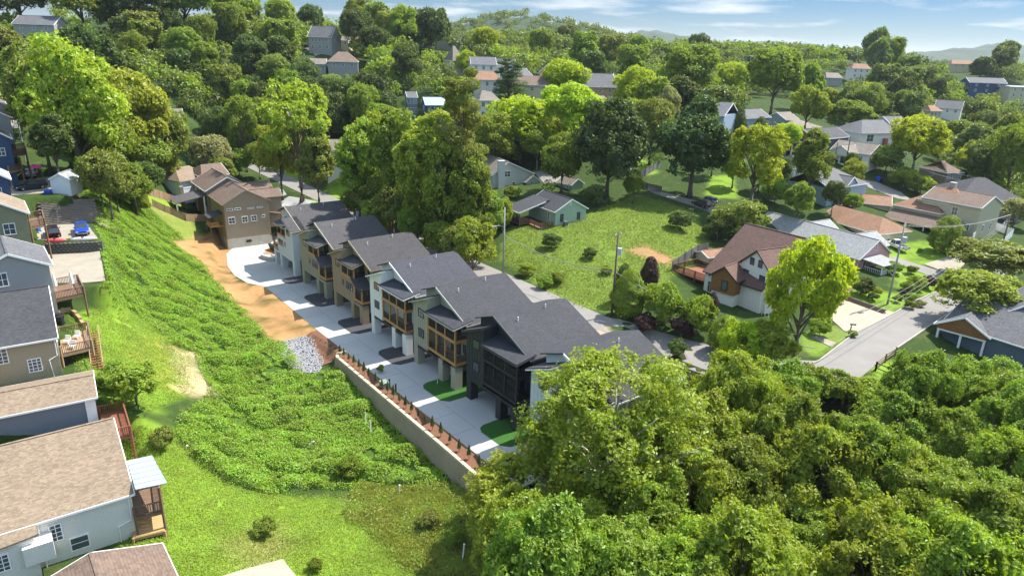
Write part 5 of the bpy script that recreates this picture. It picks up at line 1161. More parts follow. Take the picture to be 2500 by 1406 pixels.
HERO = [
 (738,352,178,235,'open0','yellow','tall yellow-green tree beside the upper street'),(690,400,110,150,'oak1','yellow','yellow-green tree left of the tall one by the upper street'),(780,420,90,150,'tall1','olive','slim olive tree beside the upper street curve'),
 (912,410,145,215,'open1','fresh','bright green airy tree behind the far new houses'),(1045,440,150,270,'tall0','yellow','tall light green tree with bare trunk behind the taupe house'),(1128,400,150,360,'pine0','olive','towering olive pine behind the new houses'),
 (985,335,100,110,'pine1','olive','flat-topped olive pine behind the airy bright tree'),(930,490,130,110,'oak2','olive','olive understorey tree with several trunks above the far roofs'),(868,500,70,70,'oak0','mid','small green tree beside the far new roof'),
 (1090,540,90,120,'oak3','mid','mid green tree on the street bank behind the white house'),(1170,590,100,120,'shrub0','mid','leafy bank shrub left of the grey lamp pole'),(1110,600,80,90,'shrub1','dark','dark bank shrub below the towering pine'),(1195,540,70,120,'tall2','mid','slender green tree left of the green cottage'),(1000,560,60,80,'oak1','mid','small green tree above the taupe roof'),(1225,525,50,70,'oak2','fresh','light green tree beside the green cottage porch'),
 (880,430,110,220,'tall0','fresh','slim fresh green tree left in the stand behind the new houses'),(962,425,110,250,'tall2','mid','slim mid green tree in the stand behind the new houses'),(1085,480,110,240,'tall1','fresh','slim fresh green tree right in the stand behind the new houses'),(1150,500,95,220,'tall0','mid','tall green tree left of the lamp pole'),(1020,530,100,110,'oak0','fresh','low fresh green tree in the stand behind the new houses'),
 (2035,945,110,70,'shrub1','mid','leafy green shrub at the near end of the right road'),(2105,955,100,60,'shrub2','fresh','fresh green shrub below the rail fence'),(1975,935,110,80,'shrub0','mid','green shrub mass at the street junction'),
 (60,10,150,120,'oak1','dark','dark tree at the top left corner of the wooded hill'),(210,20,150,130,'oak2','mid','large green tree on the top left skyline'),(330,15,160,140,'oak0','dark','large dark tree on the skyline above the left grove'),(460,20,150,130,'oak3','mid','rounded green tree on the skyline of the wooded hill'),(570,25,130,120,'oak1','fresh','bright tree on the skyline of the wooded hill'),
 (602,330,100,150,'open1','mid','dark-limbed green tree by the upper street bend'),(525,388,104,90,'oak1','pale','cream-flowered rounded tree behind the taupe house'),(585,400,70,60,'oak0','mid','small green tree beside the flowering one'),
 (205,285,225,290,'oak0','yellow','big yellow-olive tree crowning the left grove'),(345,318,180,225,'oak2','yellow','bright olive tree on the right of the left grove'),(125,290,130,230,'oak3','olive','olive tree at the left of the grove by the blue houses'),(255,375,160,140,'oak1','mid','shaded green tree low in the left grove'),(350,385,140,130,'oak2','mid','green tree low in the grove near the timber fence'),(150,370,90,150,'tall0','dark','dark slim tree behind the white garden shed'),(420,365,115,160,'oak3','olive','olive tree at the right foot of the grove'),(300,430,90,80,'oak0','dark','dark low tree at the grove edge above the vines'),(410,410,70,70,'oak1','fresh','light green low tree beside the wrapped house'),(210,430,70,70,'shrub1','dark','dark shrub at the top of the vine slope'),
 (1480,380,176,225,'skirt0','deep','broad dark green tree behind the green cottage'),(1683,378,180,222,'skirt1','deep','second broad dark tree, right of the lane'),(1545,455,50,70,'oak0','mid','small green tree between the two broad dark ones'),(1450,480,70,50,'shrub0','dark','low dark shrub under the broad dark tree'),
 (1270,320,150,130,'oak1','bright','bright yellow-green tree left of centre'),(1390,300,160,150,'oak2','bright','bright yellow-green tree below the cream balcony house'),(1370,400,110,120,'oak0','mid','green tree left of the broad dark tree'),(1200,350,100,120,'oak2','fresh','fresh green tree beside the towering pine'),
 (1372,212,112,100,'oak3','bright','bright round tree in front of the cream balcony house'),(1242,215,96,110,'pine0','deep','dark pine in front of the cream balcony house'),(1140,160,56,55,'oak0','bright','small bright round tree by the yellow house'),(1183,108,60,60,'oak1','bright','bright tree above the white-sided hill house'),
 (1548,235,120,110,'oak0','bright','bright yellow tree right of the peach gable'),(1585,325,110,130,'oak1','olive','olive brown tree between the two broad dark ones'),(1620,275,70,100,'oak2','pale','pale grey-green tree behind the olive brown tree'),(1490,290,90,80,'oak3','fresh','fresh green tree above the broad dark tree'),
 (1668,195,145,130,'oak2','mid','large green tree left of the blue-grey dormer house'),(1780,205,80,80,'oak3','bright','bright tree above the blue-grey dormer house'),(1880,205,142,130,'oak1','mid','large green tree behind the grey-green house'),(1963,268,95,90,'oak0','fresh','rounded fresh green tree beside the grey-green house'),(2070,290,105,70,'oak2','mid','rounded green tree left of the bluish hip roof'),
 (1828,415,152,180,'open0','bright','bright airy tree with pale trunk on the right lawn'),(1915,345,70,70,'oak3','bright','small bright tree in front of the slate house'),(1965,415,90,160,'tall1','mid','tall dark-limbed tree in front of the light blue house'),(1940,500,70,90,'oak2','mid','green tree at the foot of the light blue house'),(2028,485,56,70,'oak1','dark','dark tree beside the light blue house deck'),(2078,495,50,40,'shrub2','mid','green shrub in front of the light blue bay'),(1800,302,38,60,'cone0','dark','small dark conifer before the blue-grey house'),(1852,318,40,50,'cone1','dark','small dark conifer right of the blue-grey house'),
 (2222,365,140,130,'oak3','bright','bright round tree right of the white cottage'),(2160,395,90,70,'shrub0','mid','spreading green shrub beside the white cottage'),(2205,440,70,50,'shrub1','fresh','green shrub by the blue recycling bin'),(2245,455,60,45,'shrub2','fresh','second green shrub right of the recycling bins'),(2375,395,100,80,'oak0','bright','bright tree above the dark hip roof'),(2450,400,110,150,'oak1','mid','green tree at the right edge above the dark roof'),
 (2302,572,78,76,'cone1','mid','small rounded magnolia tree on the cream house lawn'),(2415,640,190,90,'oak2','olive','olive spreading tree beside the right road'),(2362,728,190,115,'oak3','fresh','bright rounded tree beside the grey-roofed house'),(2470,520,80,60,'oak0','pale','pale tree at the right edge behind parked cars'),
 (1805,545,150,95,'shrub0','olive','olive shrub mass behind the brown-roofed house'),(1750,560,70,60,'shrub1','dark','dark shrub beside the timber fence of the brown-roofed house'),(1890,470,60,60,'shrub2','mid','green shrub left of the light blue house'),
 (1930,740,195,290,'open1','bright','tall bright airy tree in front of the brown-roofed house'),(1850,850,150,120,'near0','fresh','bright leafy tree at the bend below the brown-roofed house'),(1800,850,110,130,'near1','bright','bright small tree at the street bend'),
 (1480,1070,450,400,'hero','fresh','big spreading tree with pale limbs in front of the last new house'),(1285,1225,320,200,'sprawl','yellow','yellow-green spreading tree with bare grey branches at the wall end'),(1760,1000,210,280,'near2','fresh','airy green tree right of the big spreading tree'),
 (335,935,130,95,'open0','fresh','feathery young tree on the lawn below the beige house'),(290,920,90,60,'shrub2','mid','shrub with pale flowers beside the blue-grey house'),(650,1285,60,45,'shrub0','mid','dark round bush at the lawn edge'),(770,1378,36,34,'shrub1','mid','small bush alone on the bottom lawn'),(855,1140,76,46,'shrub2','vine2','rounded bush in the vines'),(400,1070,60,50,'shrub0','olive','grassy olive bush near the red deck'),(345,500,46,50,'shrub1','fresh','leafy bush by the lower timber fence'),(930,900,20,20,'shrub0','mid','little bush by the wall'),
 (1050,1270,60,40,'shrub0','olive','olive bush in the weeds'),(1110,1310,50,40,'shrub1','mid','green bush in the weeds'),
 (1530,715,84,100,'cone0','mid','dark green conical shrub at the foot of the utility pole'),(1610,745,100,100,'shrub1','mid','large green shrub on the bank of the brown-roofed house'),(1700,775,90,95,'shrub2','mid','green shrub under the windows of the brown-roofed house'),(1765,815,80,80,'cone1','mid','feathery green shrub beside the street bend'),(1572,790,60,44,'shrub0','purple','low purple shrub beside the street'),(1662,800,66,50,'shrub1','purple','second low purple shrub beside the street'),(1583,662,46,62,'cone0','purple','dark purple tree beside the red deck'),(1735,745,34,56,'cone1','purple','small purple tree before the white wall'),(1745,838,44,34,'shrub2','yellow','golden shrub at the street edge'),(1520,690,50,80,'cone1','dark','dark shrub left of the utility pole'),(1650,850,50,40,'shrub0','dark','low dark shrub near the street bend'),
]
for h in HERO: T_(*h[:7])
# --- the rest of the woods, tree by tree
KEEP = [(1240,425,120),(1240,380,90),(1345,450,150),(1345,480,170),(1235,400,90),(1480,410,150),(1683,410,150),(1480,330,120),(80,450,130),(60,380,110),(150,455,50),(2020,885,70),(2080,850,90),(2150,810,90),(2220,770,90),(2110,890,70),(2160,860,60),(2390,800,220),(2060,780,110),(1500,640,200),(1600,820,120),(1400,740,100),(100,52,100),(795,88,110),(838,142,90),(800,112,70),(1072,90,90),(1178,150,70),(1186,186,75),(1186,232,60),(1298,200,100),(1392,186,100),(1456,204,110),(1514,198,60),(1003,226,30),(1058,246,56),(702,276,50),(826,356,70),(1848,134,40),(1910,140,80),(2098,164,50),(2030,184,40),(2345,154,60),(2402,198,95),(2486,210,60),(2318,258,60),(2272,264,40),(1235,440,110),(1345,515,160),(1780,285,130),(2040,340,260),(2300,404,60),(2040,450,210),(2380,470,160),(2385,560,240)]
HB = [(o.location.x, o.location.y, 7.5) for o in COL.objects if o.parent is None and o.get('category') in ('house', 'shed', 'pavilion')]
def proj(p):
    v = np.array(p) - np.array([0, 0, CAMZ]); c = v @ FW; return 1250 + FPX * (v @ RT) / c, 703 - FPX * (v @ UP) / c, c
def inpoly(x, y, pl): return pdist(np.array([x]), np.array([y]), pl)[0] == 0
FORB = [STREET, rl + rr_[::-1], DRIVE]
def fill(poly, n, Dm, kinds, mats, word, group, seed, minsep=.62, roadgap=1.5, tries=60):
    r = np.random.default_rng(seed); xs = [p[0] for p in poly]; ys = [p[1] for p in poly]; k = 0; t = 0
    while k < n and t < n * tries:
        t += 1; x, y = r.uniform(min(xs), max(xs)), r.uniform(min(ys), max(ys))
        if not inpoly(x, y, poly): continue
        D_ = r.uniform(*Dm); P = PROTO[kinds[r.integers(len(kinds))]]; sx = D_ / P['w']; sz = sx * r.uniform(.92, 1.3)
        q = on(x, y, sz * (P['zb'] + P['zt']) / 2)
        if q[1] > 800 or any((q[0] - a) ** 2 + (q[1] - b) ** 2 < (minsep * (c + D_ / 2)) ** 2 for a, b, c in OCC): continue
        if any((q[0] - a) ** 2 + (q[1] - b) ** 2 < (c + D_ * .22) ** 2 for a, b, c in HB): continue
        if any(pdist(np.array([q[0]]), np.array([q[1]]), f)[0] < roadgap for f in FORB): continue
        px_, py_, c_ = proj((q[0], q[1], q[2] + sz * (P['zb'] + P['zt']) / 2)); wp = D_ * FPX / c_
        if any(abs(px_ - kx) < kw / 2 + wp * .34 and -wp * .35 - 6 < py_ - ky < wp * .62 + 16 for kx, ky, kw in KEEP): continue
        mt = mats[r.integers(len(mats))]
        cw = {'bright': 'bright yellow-green', 'yellow': 'yellow-olive', 'mid': 'mid green', 'dark': 'dark green', 'deep': 'deep green', 'olive': 'olive', 'fresh': 'fresh green', 'hazy': 'dull green', 'pale': 'pale green'}[mt]
        fx = (px_ - min(xs)) / (max(xs) - min(xs)); fy = (py_ - min(ys)) / (max(ys) - min(ys))
        col_ = ('far left', 'left', 'middle', 'right', 'far right')[min(4, int(max(0, fx) * 5))]; row_ = ('topmost', 'upper', 'lower', 'lowest')[min(3, int(max(0, fy) * 4))]
        size_ = 'large' if D_ > Dm[0] + .66 * (Dm[1] - Dm[0]) else 'small' if D_ < Dm[0] + .33 * (Dm[1] - Dm[0]) else 'mid-sized'
        plant(P, q, sx, sz, mt, f'{size_} {cw} tree {word}, {row_} {col_}', group=group); k += 1
    return k
far = ['far0', 'far1', 'far2']; oak = ['oak0', 'oak1', 'oak2', 'oak3']; near = ['near0', 'near1', 'near2']
NF = []
NF.append(fill([(1270,1120),(1500,1150),(1700,1010),(1960,925),(2090,950),(2150,860),(2250,850),(2500,830),(2500,1420),(1250,1420)], 40, (8., 11), near, ['fresh', 'mid', 'mid', 'fresh', 'mid'], 'of the lower right woods', 'trees of the lower right woods', 1, .50))
NF.append(fill([(0,20),(640,0),(720,110),(730,230),(640,262),(560,300),(470,335),(440,200),(330,150),(200,110),(90,170),(40,300),(0,230)], 36, (9, 13), oak + far, ['dark', 'dark', 'mid', 'olive', 'dark', 'mid'], 'of the wooded upper left hill', 'trees on the wooded hill at upper left', 2, .50))
NF.append(fill([(560,200),(760,150),(1000,190),(1050,300),(960,330),(850,310),(640,290),(560,260)], 24, (9, 12), oak, ['dark', 'deep', 'dark', 'mid'], 'of the dark central hollow', 'trees of the dark central hollow', 3, .5))
NF.append(fill([(640,20),(760,0),(960,10),(1120,60),(1110,120),(980,150),(740,150),(640,110)], 16, (11, 15), far + oak, ['dark', 'mid', 'fresh', 'dark'], 'on the left skyline hilltop', 'trees on the skyline hilltop', 4, .5))
NF.append(fill([(1100,100),(1300,70),(1500,95),(1750,115),(1800,240),(1650,260),(1500,180),(1300,150),(1120,150)], 16, (11, 15), far, ['mid', 'dark', 'fresh', 'olive', 'hazy'], 'on the middle ridge', 'trees of the middle ridge', 5, .5))
NF.append(fill([(1740,110),(1900,100),(2130,85),(2500,115),(2500,200),(2330,195),(2150,205),(1950,195),(1760,195)], 14, (12, 16), far, ['hazy', 'hazy', 'dark', 'mid'], 'on the far right ridge', 'trees of the far right ridge', 6, .5))
NF.append(fill([(1950,205),(2200,200),(2380,220),(2500,235),(2500,470),(2420,430),(2300,375),(2230,320),(2150,270),(2000,240)], 20, (9, 13), far + oak, ['mid', 'hazy', 'olive', 'fresh', 'dark'], 'in the right hollow', 'trees of the right hollow', 7, .5))
NF.append(fill([(1060,240),(1200,250),(1400,250),(1620,260),(1650,340),(1560,360),(1420,430),(1190,430),(1080,330)], 18, (8, 11), oak, ['bright', 'fresh', 'mid', 'mid'], 'in the central belt behind the cottage', 'trees of the central belt', 8, .5))
NF.append(fill([(1700,300),(1760,330),(1850,350),(2010,330),(2150,390),(2200,420),(1990,420),(1860,470),(1730,430)], 6, (4.5, 7), oak, ['mid', 'fresh', 'dark'], 'between the right slope houses', 'trees between the right slope houses', 9, .55))
NF.append(fill([(140,300),(150,400),(460,430),(520,340),(640,330),(640,370),(500,440),(380,450),(200,425)], 8, (6, 8.5), oak, ['mid', 'dark', 'olive'], 'in the lower left grove', 'trees in the lower left grove', 10, .45))
NF.append(fill([(840,450),(1000,440),(1180,450),(1230,500),(1220,640),(1090,600),(960,540),(860,500)], 26, (5, 8), oak + ['shrub0', 'shrub1'], ['mid', 'dark', 'fresh', 'olive'], 'on the bank across the street', 'trees on the bank across the street', 11, .45))

# --- hills and far woods that read as one mass
def hill(x, y, dist, wid, dep, label, base=26., nx_=60, ny_=14, mat=None, rough=6., seed=1):
    "a ridge whose crest is seen at photo x, y at that distance"
    t = atd(x, y, dist); r = np.random.default_rng(seed)
    a = np.linspace(-1, 1, nx_); b_ = np.linspace(-1, 1, ny_); A, B = np.meshgrid(a, b_)
    X = t[0] + A * wid * 1.6; Y = t[1] + B * dep * 1.6
    prof = np.exp(-(A * 1.6) ** 2 * 1.1) * np.exp(-(B * 1.6) ** 2 * 1.3)
    Z = base + (t[2] - base) * prof + (vn(X + 9000, Y + 9000, wid * .18, seed) - .5) * rough * 2 * np.sqrt(prof) + (vn(X + 9000, Y + 9000, wid * .05, seed + 1) - .5) * rough * np.sqrt(prof)
    idx = np.arange(nx_ * ny_).reshape(ny_, nx_); FQ = np.stack([idx[:-1, :-1], idx[:-1, 1:], idx[1:, 1:], idx[1:, :-1]], -1).reshape(-1, 4)
    o = fastmesh('hill', np.stack([X, Y, Z], -1).reshape(-1, 3), FQ, mat or plain('wooded hill', (.032, .052, .022), .95, .5, .012, .35, .08), smooth=True)
    tag(o, label, None, None, 'structure')
    return X, Y, Z
HX = hill(1275, 48, 900, 175, 160, 'wooded hill on the skyline left of centre', nx_=80, ny_=40, rough=5)
hill(1600, 80, 3200, 330, 400, 'pale blue ridge on the horizon', rough=14, seed=4, nx_=120)
hill(1900, 108, 3600, 700, 400, 'low blue ridge on the horizon at right', rough=16, seed=5, nx_=120)
hill(2480, 112, 3000, 420, 400, 'blue ridge at the right edge of the horizon', rough=14, seed=6, nx_=100)
hill(1400, 92, 2600, 420, 300, 'blue-green rise behind the skyline trees', rough=14, seed=7, nx_=100)
hill(900, 80, 2400, 700, 300, 'distant rise behind the left skyline', rough=14, seed=8, nx_=100)
WOODS = {}
def mini(seed, n):
    C, Nn, _ = crown_lobed(seed, n, .5, 5., .4, 9.5, 16, .2, (.24, .42))
    return C, Nn
MINI = [mini(300 + i, 190) for i in range(5)]; MINIF = [mini(310 + i, 70) for i in range(4)]
def woods(poly, n, Dm, mats, seed, keep=True):
    r = np.random.default_rng(seed); xs = [p[0] for p in poly]; ys = [p[1] for p in poly]; k = t = 0
    while k < n and t < n * 25:
        t += 1; x, y = r.uniform(min(xs), max(xs)), r.uniform(min(ys), max(ys))
        if not inpoly(x, y, poly): continue
        q = on(x, y, 5.); c_ = q[:2] @ FW[:2] + (q[2] - CAMZ) * FW[2]
        if c_ > 1480 or c_ < 60: continue
        D_ = max(r.uniform(*Dm), 9 * c_ / FPX); wp = D_ * FPX / c_
        if keep and any(abs(x - kx) < kw / 2 + wp * .34 and -wp * .3 - 6 < y - ky < wp * .6 + 14 for kx, ky, kw in KEEP): continue
        if any((q[0] - a) ** 2 + (q[1] - b) ** 2 < (c + D_ * .3) ** 2 for a, b, c in HB): continue
        if any(pdist(np.array([q[0]]), np.array([q[1]]), f)[0] < D_ * .35 for f in FORB): continue
        C, Nn = (MINI if c_ < 450 else MINIF)[r.integers(4)]; a = r.random() * 6.28; ca, sa = math.cos(a), math.sin(a); s_ = D_ / 10.
        Rm = np.array([[ca, sa, 0], [-sa, ca, 0], [0, 0, 1]]); mt = mats[r.integers(len(mats))]
        WOODS.setdefault(mt, []).append((C @ Rm * s_ + q, Nn @ Rm, (.62 if c_ < 450 else .95) * s_)); k += 1
    return k
woods([(0,30),(640,0),(720,110),(730,230),(640,262),(560,300),(470,335),(440,220),(330,170),(200,130),(90,190),(40,300),(0,250)], 330, (6, 10), ['dark', 'dark', 'mid', 'olive'], 1)
woods([(560,200),(760,150),(1000,190),(1060,300),(960,330),(850,310),(640,300),(560,270)], 110, (6, 9), ['dark', 'deep', 'mid'], 2)
woods([(630,20),(760,0),(960,20),(1120,70),(1110,130),(980,190),(740,170),(640,110)], 190, (8, 12), ['dark', 'mid', 'mid', 'fresh'], 3)
woods([(1080,95),(1300,95),(1500,115),(1780,130),(1830,250),(1650,270),(1500,240),(1300,170),(1120,260),(1000,200)], 330, (7, 11), ['mid', 'hazy', 'fresh', 'olive', 'dark'], 4)
woods([(1740,115),(1900,112),(2130,115),(2500,125),(2500,230),(2330,240),(2150,230),(1950,215),(1760,215)], 420, (8, 12), ['hazy', 'hazy', 'mid', 'dark'], 5)
woods([(1950,205),(2200,200),(2380,220),(2500,235),(2500,480),(2420,440),(2300,385),(2250,330),(2150,270),(2000,240)], 300, (6, 10), ['mid', 'hazy', 'olive', 'dark'], 6)
woods([(560,78),(900,86),(1250,96),(1600,112),(2000,125),(2500,138),(2500,150),(2000,140),(1600,125),(1250,112),(560,95)], 420, (10, 14), ['hazy', 'hazy', 'mid'], 7, False)
woods([(1060,240),(1200,250),(1420,260),(1620,270),(1660,350),(1560,370),(1420,430),(1190,440),(1080,340)], 60, (4, 6), ['mid', 'dark'], 8)
r = np.random.default_rng(12); k = 0
while k < 1600:
    i, j = r.integers(HX[0].shape[0]), r.integers(HX[0].shape[1]); z = HX[2][i, j]
    k += 1
    if z < 34: continue
    C, Nn = MINIF[r.integers(4)]; s_ = r.uniform(.9, 1.5); p_ = np.array([HX[0][i, j] + r.normal(0, 5), HX[1][i, j] + r.normal(0, 8), z - 1.5])
    WOODS.setdefault('hazy', []).append((C * s_ + p_, Nn, 1.0 * s_))
for mt, lst in WOODS.items():
    C = np.concatenate([a for a, _, _ in lst]); Nn = np.concatenate([b for _, b, _ in lst]); s_ = np.concatenate([np.full(len(a), c) for a, _, c in lst]); V4, F4 = leaves(C, Nn, s_, r)
    tag(fastmesh('distant_woods', V4, F4, LEAF[mt]), {'dark': 'dark green', 'mid': 'mid green', 'deep': 'deep green', 'olive': 'olive', 'fresh': 'fresh green', 'hazy': 'dull green'}[mt] + ' mass of woods between the single trees of the hillsides', None, None, 'stuff')
# --- ground vines, weeds: nobody could count them
def scatter(poly, n, seed, edge=2.2):
    r = np.random.default_rng(seed); a = np.array(poly); out = np.zeros((0, 2))
    while len(out) < n:
        p = np.stack([r.uniform(a[:, 0].min(), a[:, 0].max(), n * 2), r.uniform(a[:, 1].min(), a[:, 1].max(), n * 2)], 1)
        p = p[pdist(p[:, 0], p[:, 1], poly) < r.random(len(p)) * edge]
        for pd in PADS: p = p[pdist(p[:, 0], p[:, 1], pd) > .15]
        out = np.concatenate([out, p])
    return out[:n], r
KV = leafmat('vine leaves', (.215, .285, .022), .42, .85, .028)
p, r = scatter(KUDZU, 200000, 21, 1.0); p = p[(pdist(p[:, 0], p[:, 1], DIRT) > .25) & (pdist(p[:, 0], p[:, 1], DIRT2) > .3)]
mc, _ = scatter(KUDZU, 230, 22); mr = r.uniform(.5, 1.9, len(mc))
hh = np.zeros(len(p))
for (cx, cy), q in zip(mc, mr): hh = np.maximum(hh, np.sqrt(np.clip(1 - ((p[:, 0] - cx) ** 2 + (p[:, 1] - cy) ** 2) / q ** 2, 0, 1)) * q * .6)
hh += .55 * vn(p[:, 0], p[:, 1], 1.1, 31) * vn(p[:, 0], p[:, 1], 5., 33)
kp = vn(p[:, 0], p[:, 1], .8, 36) + .6 * vn(p[:, 0], p[:, 1], 3.5, 37) > .38; p = p[kp]; hh = hh[kp]
ex, ey = .15, .15
def hk(x, y):
    o = np.zeros(len(x))
    return o
z = Hv(p[:, 0], p[:, 1]) + hh + r.uniform(0, .22, len(p)) + .02
Nn = np.stack([r.normal(0, .55, len(p)), r.normal(0, .55, len(p)), np.ones(len(p))], 1)
V4, F4 = leaves(np.stack([p[:, 0], p[:, 1], z], 1), Nn, .112, r, .72)
tag(fastmesh('ground_vines', V4, F4, KV), 'dense bright green vines covering the slope and ravine', None, None, 'stuff')
WD = leafmat('tall dry weeds', (.30, .30, .07), .35, .45, .04)
p, r = scatter(MEADOW, 46000, 24); z = Hv(p[:, 0], p[:, 1]) + r.uniform(.05, .75, len(p)) * (vn(p[:, 0], p[:, 1], 1.6, 8) + .25)
Nn = np.stack([r.normal(0, 1, len(p)), r.normal(0, 1, len(p)), r.uniform(.1, .6, len(p))], 1)
V4, F4 = leaves(np.stack([p[:, 0], p[:, 1], z], 1), Nn, .17, r, .35)
tag(fastmesh('meadow_weeds', V4, F4, WD), 'tall olive weeds and grasses below the retaining wall', None, None, 'stuff')
GR = leafmat('lawn grass', (.24, .315, .042), .35, .6, .03)
for li, nn_, sz_, mt, lb in ((0, 26000, .10, GR, 'rough sunny grass below the beige house'), (1, 60000, .085, GR, 'bright lawn at the bottom of the picture'), (2, 30000, .16, leafmat('rough lot grass', (.185, .225, .045), .35, .65, .03), 'rough grass on the empty lot by the green cottage')):
    p, r = scatter(LAWNS[li], nn_, 40 + li); k_ = .6 * vn(p[:, 0], p[:, 1], 1.7, 50 + li) + .4 * vn(p[:, 0], p[:, 1], .6, 55 + li) + .25 * vn(p[:, 0], p[:, 1], 9., 58 + li); p = p[k_ < .92]
    if li == 2: p = p[pdist(p[:, 0], p[:, 1], DIRT3) > .3]
    z = Hv(p[:, 0], p[:, 1]) + r.uniform(.0, .12, len(p)) + (.05 if li < 2 else .12 * vn(p[:, 0], p[:, 1], 1.5, 4))
    Nn = np.stack([r.normal(0, .8, len(p)), r.normal(0, .8, len(p)), np.ones(len(p)) * .8], 1)
    V4, F4 = leaves(np.stack([p[:, 0], p[:, 1], z], 1), Nn, sz_, r, .4)
    tag(fastmesh('grass', V4, F4, mt), lb, None, None, 'stuff')
# --- row of little conifers along the wall
C, Nn, LC = crown_cone(200, 1500, .2, .33, .02, 1.75); r = np.random.default_rng(1); C[:, :2] *= (1.25 - C[:, 2:3] / 1.75 * .9)
V4, F4 = leaves(C, Nn, .06, r, .5); co = fastmesh('crown', V4, F4, LEAF['deep']); cd = co.data; bpy.data.objects.remove(co)
m = MB(); m.tube([(0, 0, -.1), (0, 0, 1.2)], [.04, .015], 6); to = m.build('stem', BARK); sd_ = to.data; bpy.data.objects.remove(to)
us = [50.1,51.5,53.1,54.8,56.5,58.1,59.6,61.6,63.4,65.0,66.6,68.2,69.9,71.4,73.1,74.7,76.4,78.3,80.3,82.3,84.3,86.3,88.4]
ORD = 'first second third fourth fifth sixth seventh eighth ninth tenth eleventh twelfth thirteenth fourteenth fifteenth sixteenth seventeenth eighteenth nineteenth twentieth twenty-first twenty-second twenty-third'.split()
for i, a in enumerate(us):
    q = uv(a, -8.0 + .35 * (a - 50) / 40)
    t = thing('young_conifer', f'{ORD[i]} small dark conifer from the far end of the mulch bed', 'conifer', (q[0], q[1], .02), 'little conifers along the wall'); s_ = rnd.uniform(.82, 1.12); t.scale = (s_, s_, s_ * rnd.uniform(.9, 1.1)); t.rotation_euler = (0, 0, rnd.random() * 6)
    for nm, d_ in (('stem', sd_), ('crown', cd)): o = bpy.data.objects.new(nm, d_); COL.objects.link(o); o.parent = t
# ------------------------------------------------------------------ yards, decks, vehicles, poles and small things
def padz(pl, z): return [tuple(at(x, y, z)[:2]) for x, y in pl]
drape('parking_pad', padz([(118,692),(258,690),(244,616),(106,622)], 12.), CONC2, .06, 'stained old concrete pad below the block wall at left', 2)
drape('parking_pad', padz([(92,594),(240,585),(212,546),(90,552)], 13.7), CONC2, .06, 'old concrete pad with the blue pickup', 2)
drape('parking_pad', padz([(28,478),(132,470),(128,432),(50,440),(24,452)], 18.), CONC2, .06, 'concrete pad with the black and silver cars at upper left', 2)
drape('patio_slab', region([(545,1406),(690,1366),(722,1406),(722,1440),(520,1440)]), CONC2, .10, 'corner of a concrete slab at the bottom edge', 1.5)
drape('garage_driveway', padz([(2012,764),(2056,728),(2184,764),(2082,818),(2060,808)], 4.4), plain('pale driveway concrete', (.33, .285, .21), .9, .22, .4, .08, 4.), .09, 'pale concrete driveway of the brown-roofed house', 2)  # warm pale concrete with blotches
drape('front_walk', region([(1978,822),(2000,820),(2042,838),(2030,848)]), CONC2, .08, 'short concrete walk to the right road', 1)
drape('side_lane', region([(2160,630),(2185,628),(2318,676),(2300,690),(2230,660)]), ASPH, .08, 'grey lane beside the pink house', 1.5)
drape('apron', region([(2255,645),(2340,618),(2360,640),(2320,676)]), CONC2, .07, 'old concrete apron in front of the cream house', 1.5)
drape('lane', region([(1552,448),(1600,474),(1660,494),(1740,522),(1790,534),(1792,522),(1700,492),(1620,470),(1570,448)]), ASPH, .08, 'narrow grey lane with the dark car above the grassy lot', 1.5)
drape('forecourt', region([(655,498),(706,480),(742,486),(775,494),(735,512),(660,515)]), CONC, .08, 'pale concrete forecourt of the taupe house', 1.5)
drape('forecourt', region([(652,470),(690,462),(700,476),(655,486)]), CONC, .08, 'small concrete drive near the upper street', 1.5)
drape('back_lane', region([(2105,440),(2140,445),(2200,470),(2230,492),(2190,485),(2120,458)]), ASPH, .08, 'grey lane behind the cream house with recycling bins', 1.5)
drape('yard', region([(1300,418),(1390,420),(1395,440),(1330,450)]), ASPH, .08, 'dark gravel yard behind the grey-green house', 1.5)
drape('drive', region([(740,120),(775,115),(800,130),(770,138)]), CONC2, .3, 'pale hilltop drive below the grey gabled house', 4)
# ---- walls made of blocks
def blockwall(name, label, pa, pb, z0, z1, bw, bh, mat, batter=0., stag=True, dep=.3, diamond=False):
    a, b = np.array(pa[:2]), np.array(pb[:2]); d = b - a; Ln = np.hypot(*d); T = Fr((a[0], a[1], 0), math.atan2(d[1], d[0]))
    t = thing(name, label, 'wall', T((Ln / 2, 0, z0)))
    m = MB()
    if diamond: m.add([(-bw/2, 0, bh/2), (0, -.06, 0), (bw/2, 0, bh/2), (0, -.06, bh), (-bw/2, dep, bh/2), (0, dep, 0), (bw/2, dep, bh/2), (0, dep, bh)], [(0, 1, 2, 3), (7, 6, 5, 4), (0, 4, 5, 1), (1, 5, 6, 2), (2, 6, 7, 3), (3, 7, 4, 0)])
    else: m.box(-bw/2 + .012, bw/2 - .012, 0, dep, .008, bh - .008)
    o = m.build('block', mat); bd = o.data; bpy.data.objects.remove(o)
    nr = int(round((z1 - z0) / bh)); nb = int(Ln / bw)
    for j in range(nr):
        for i in range(nb + (1 if j % 2 else 0)):
            x = (i + (.5 if not (j % 2 and stag) else 0.)) * bw
            o = bpy.data.objects.new('block', bd); COL.objects.link(o); o.parent = t
            o.location = Vector(T((x, j * batter + rnd.uniform(-.012, .012), z0 + j * bh))) - ORIG[t.name]; o.rotation_euler = (0, 0, T.a)
    m = MB(); m.extr([(0, .12, z0), (0, .12 + nr * batter, z1 - .05), (0, dep + nr * batter, z1 - .05), (0, dep + .5, z0)], (Ln, 0, 0), T); m.build('backing', mat, t)
    return t
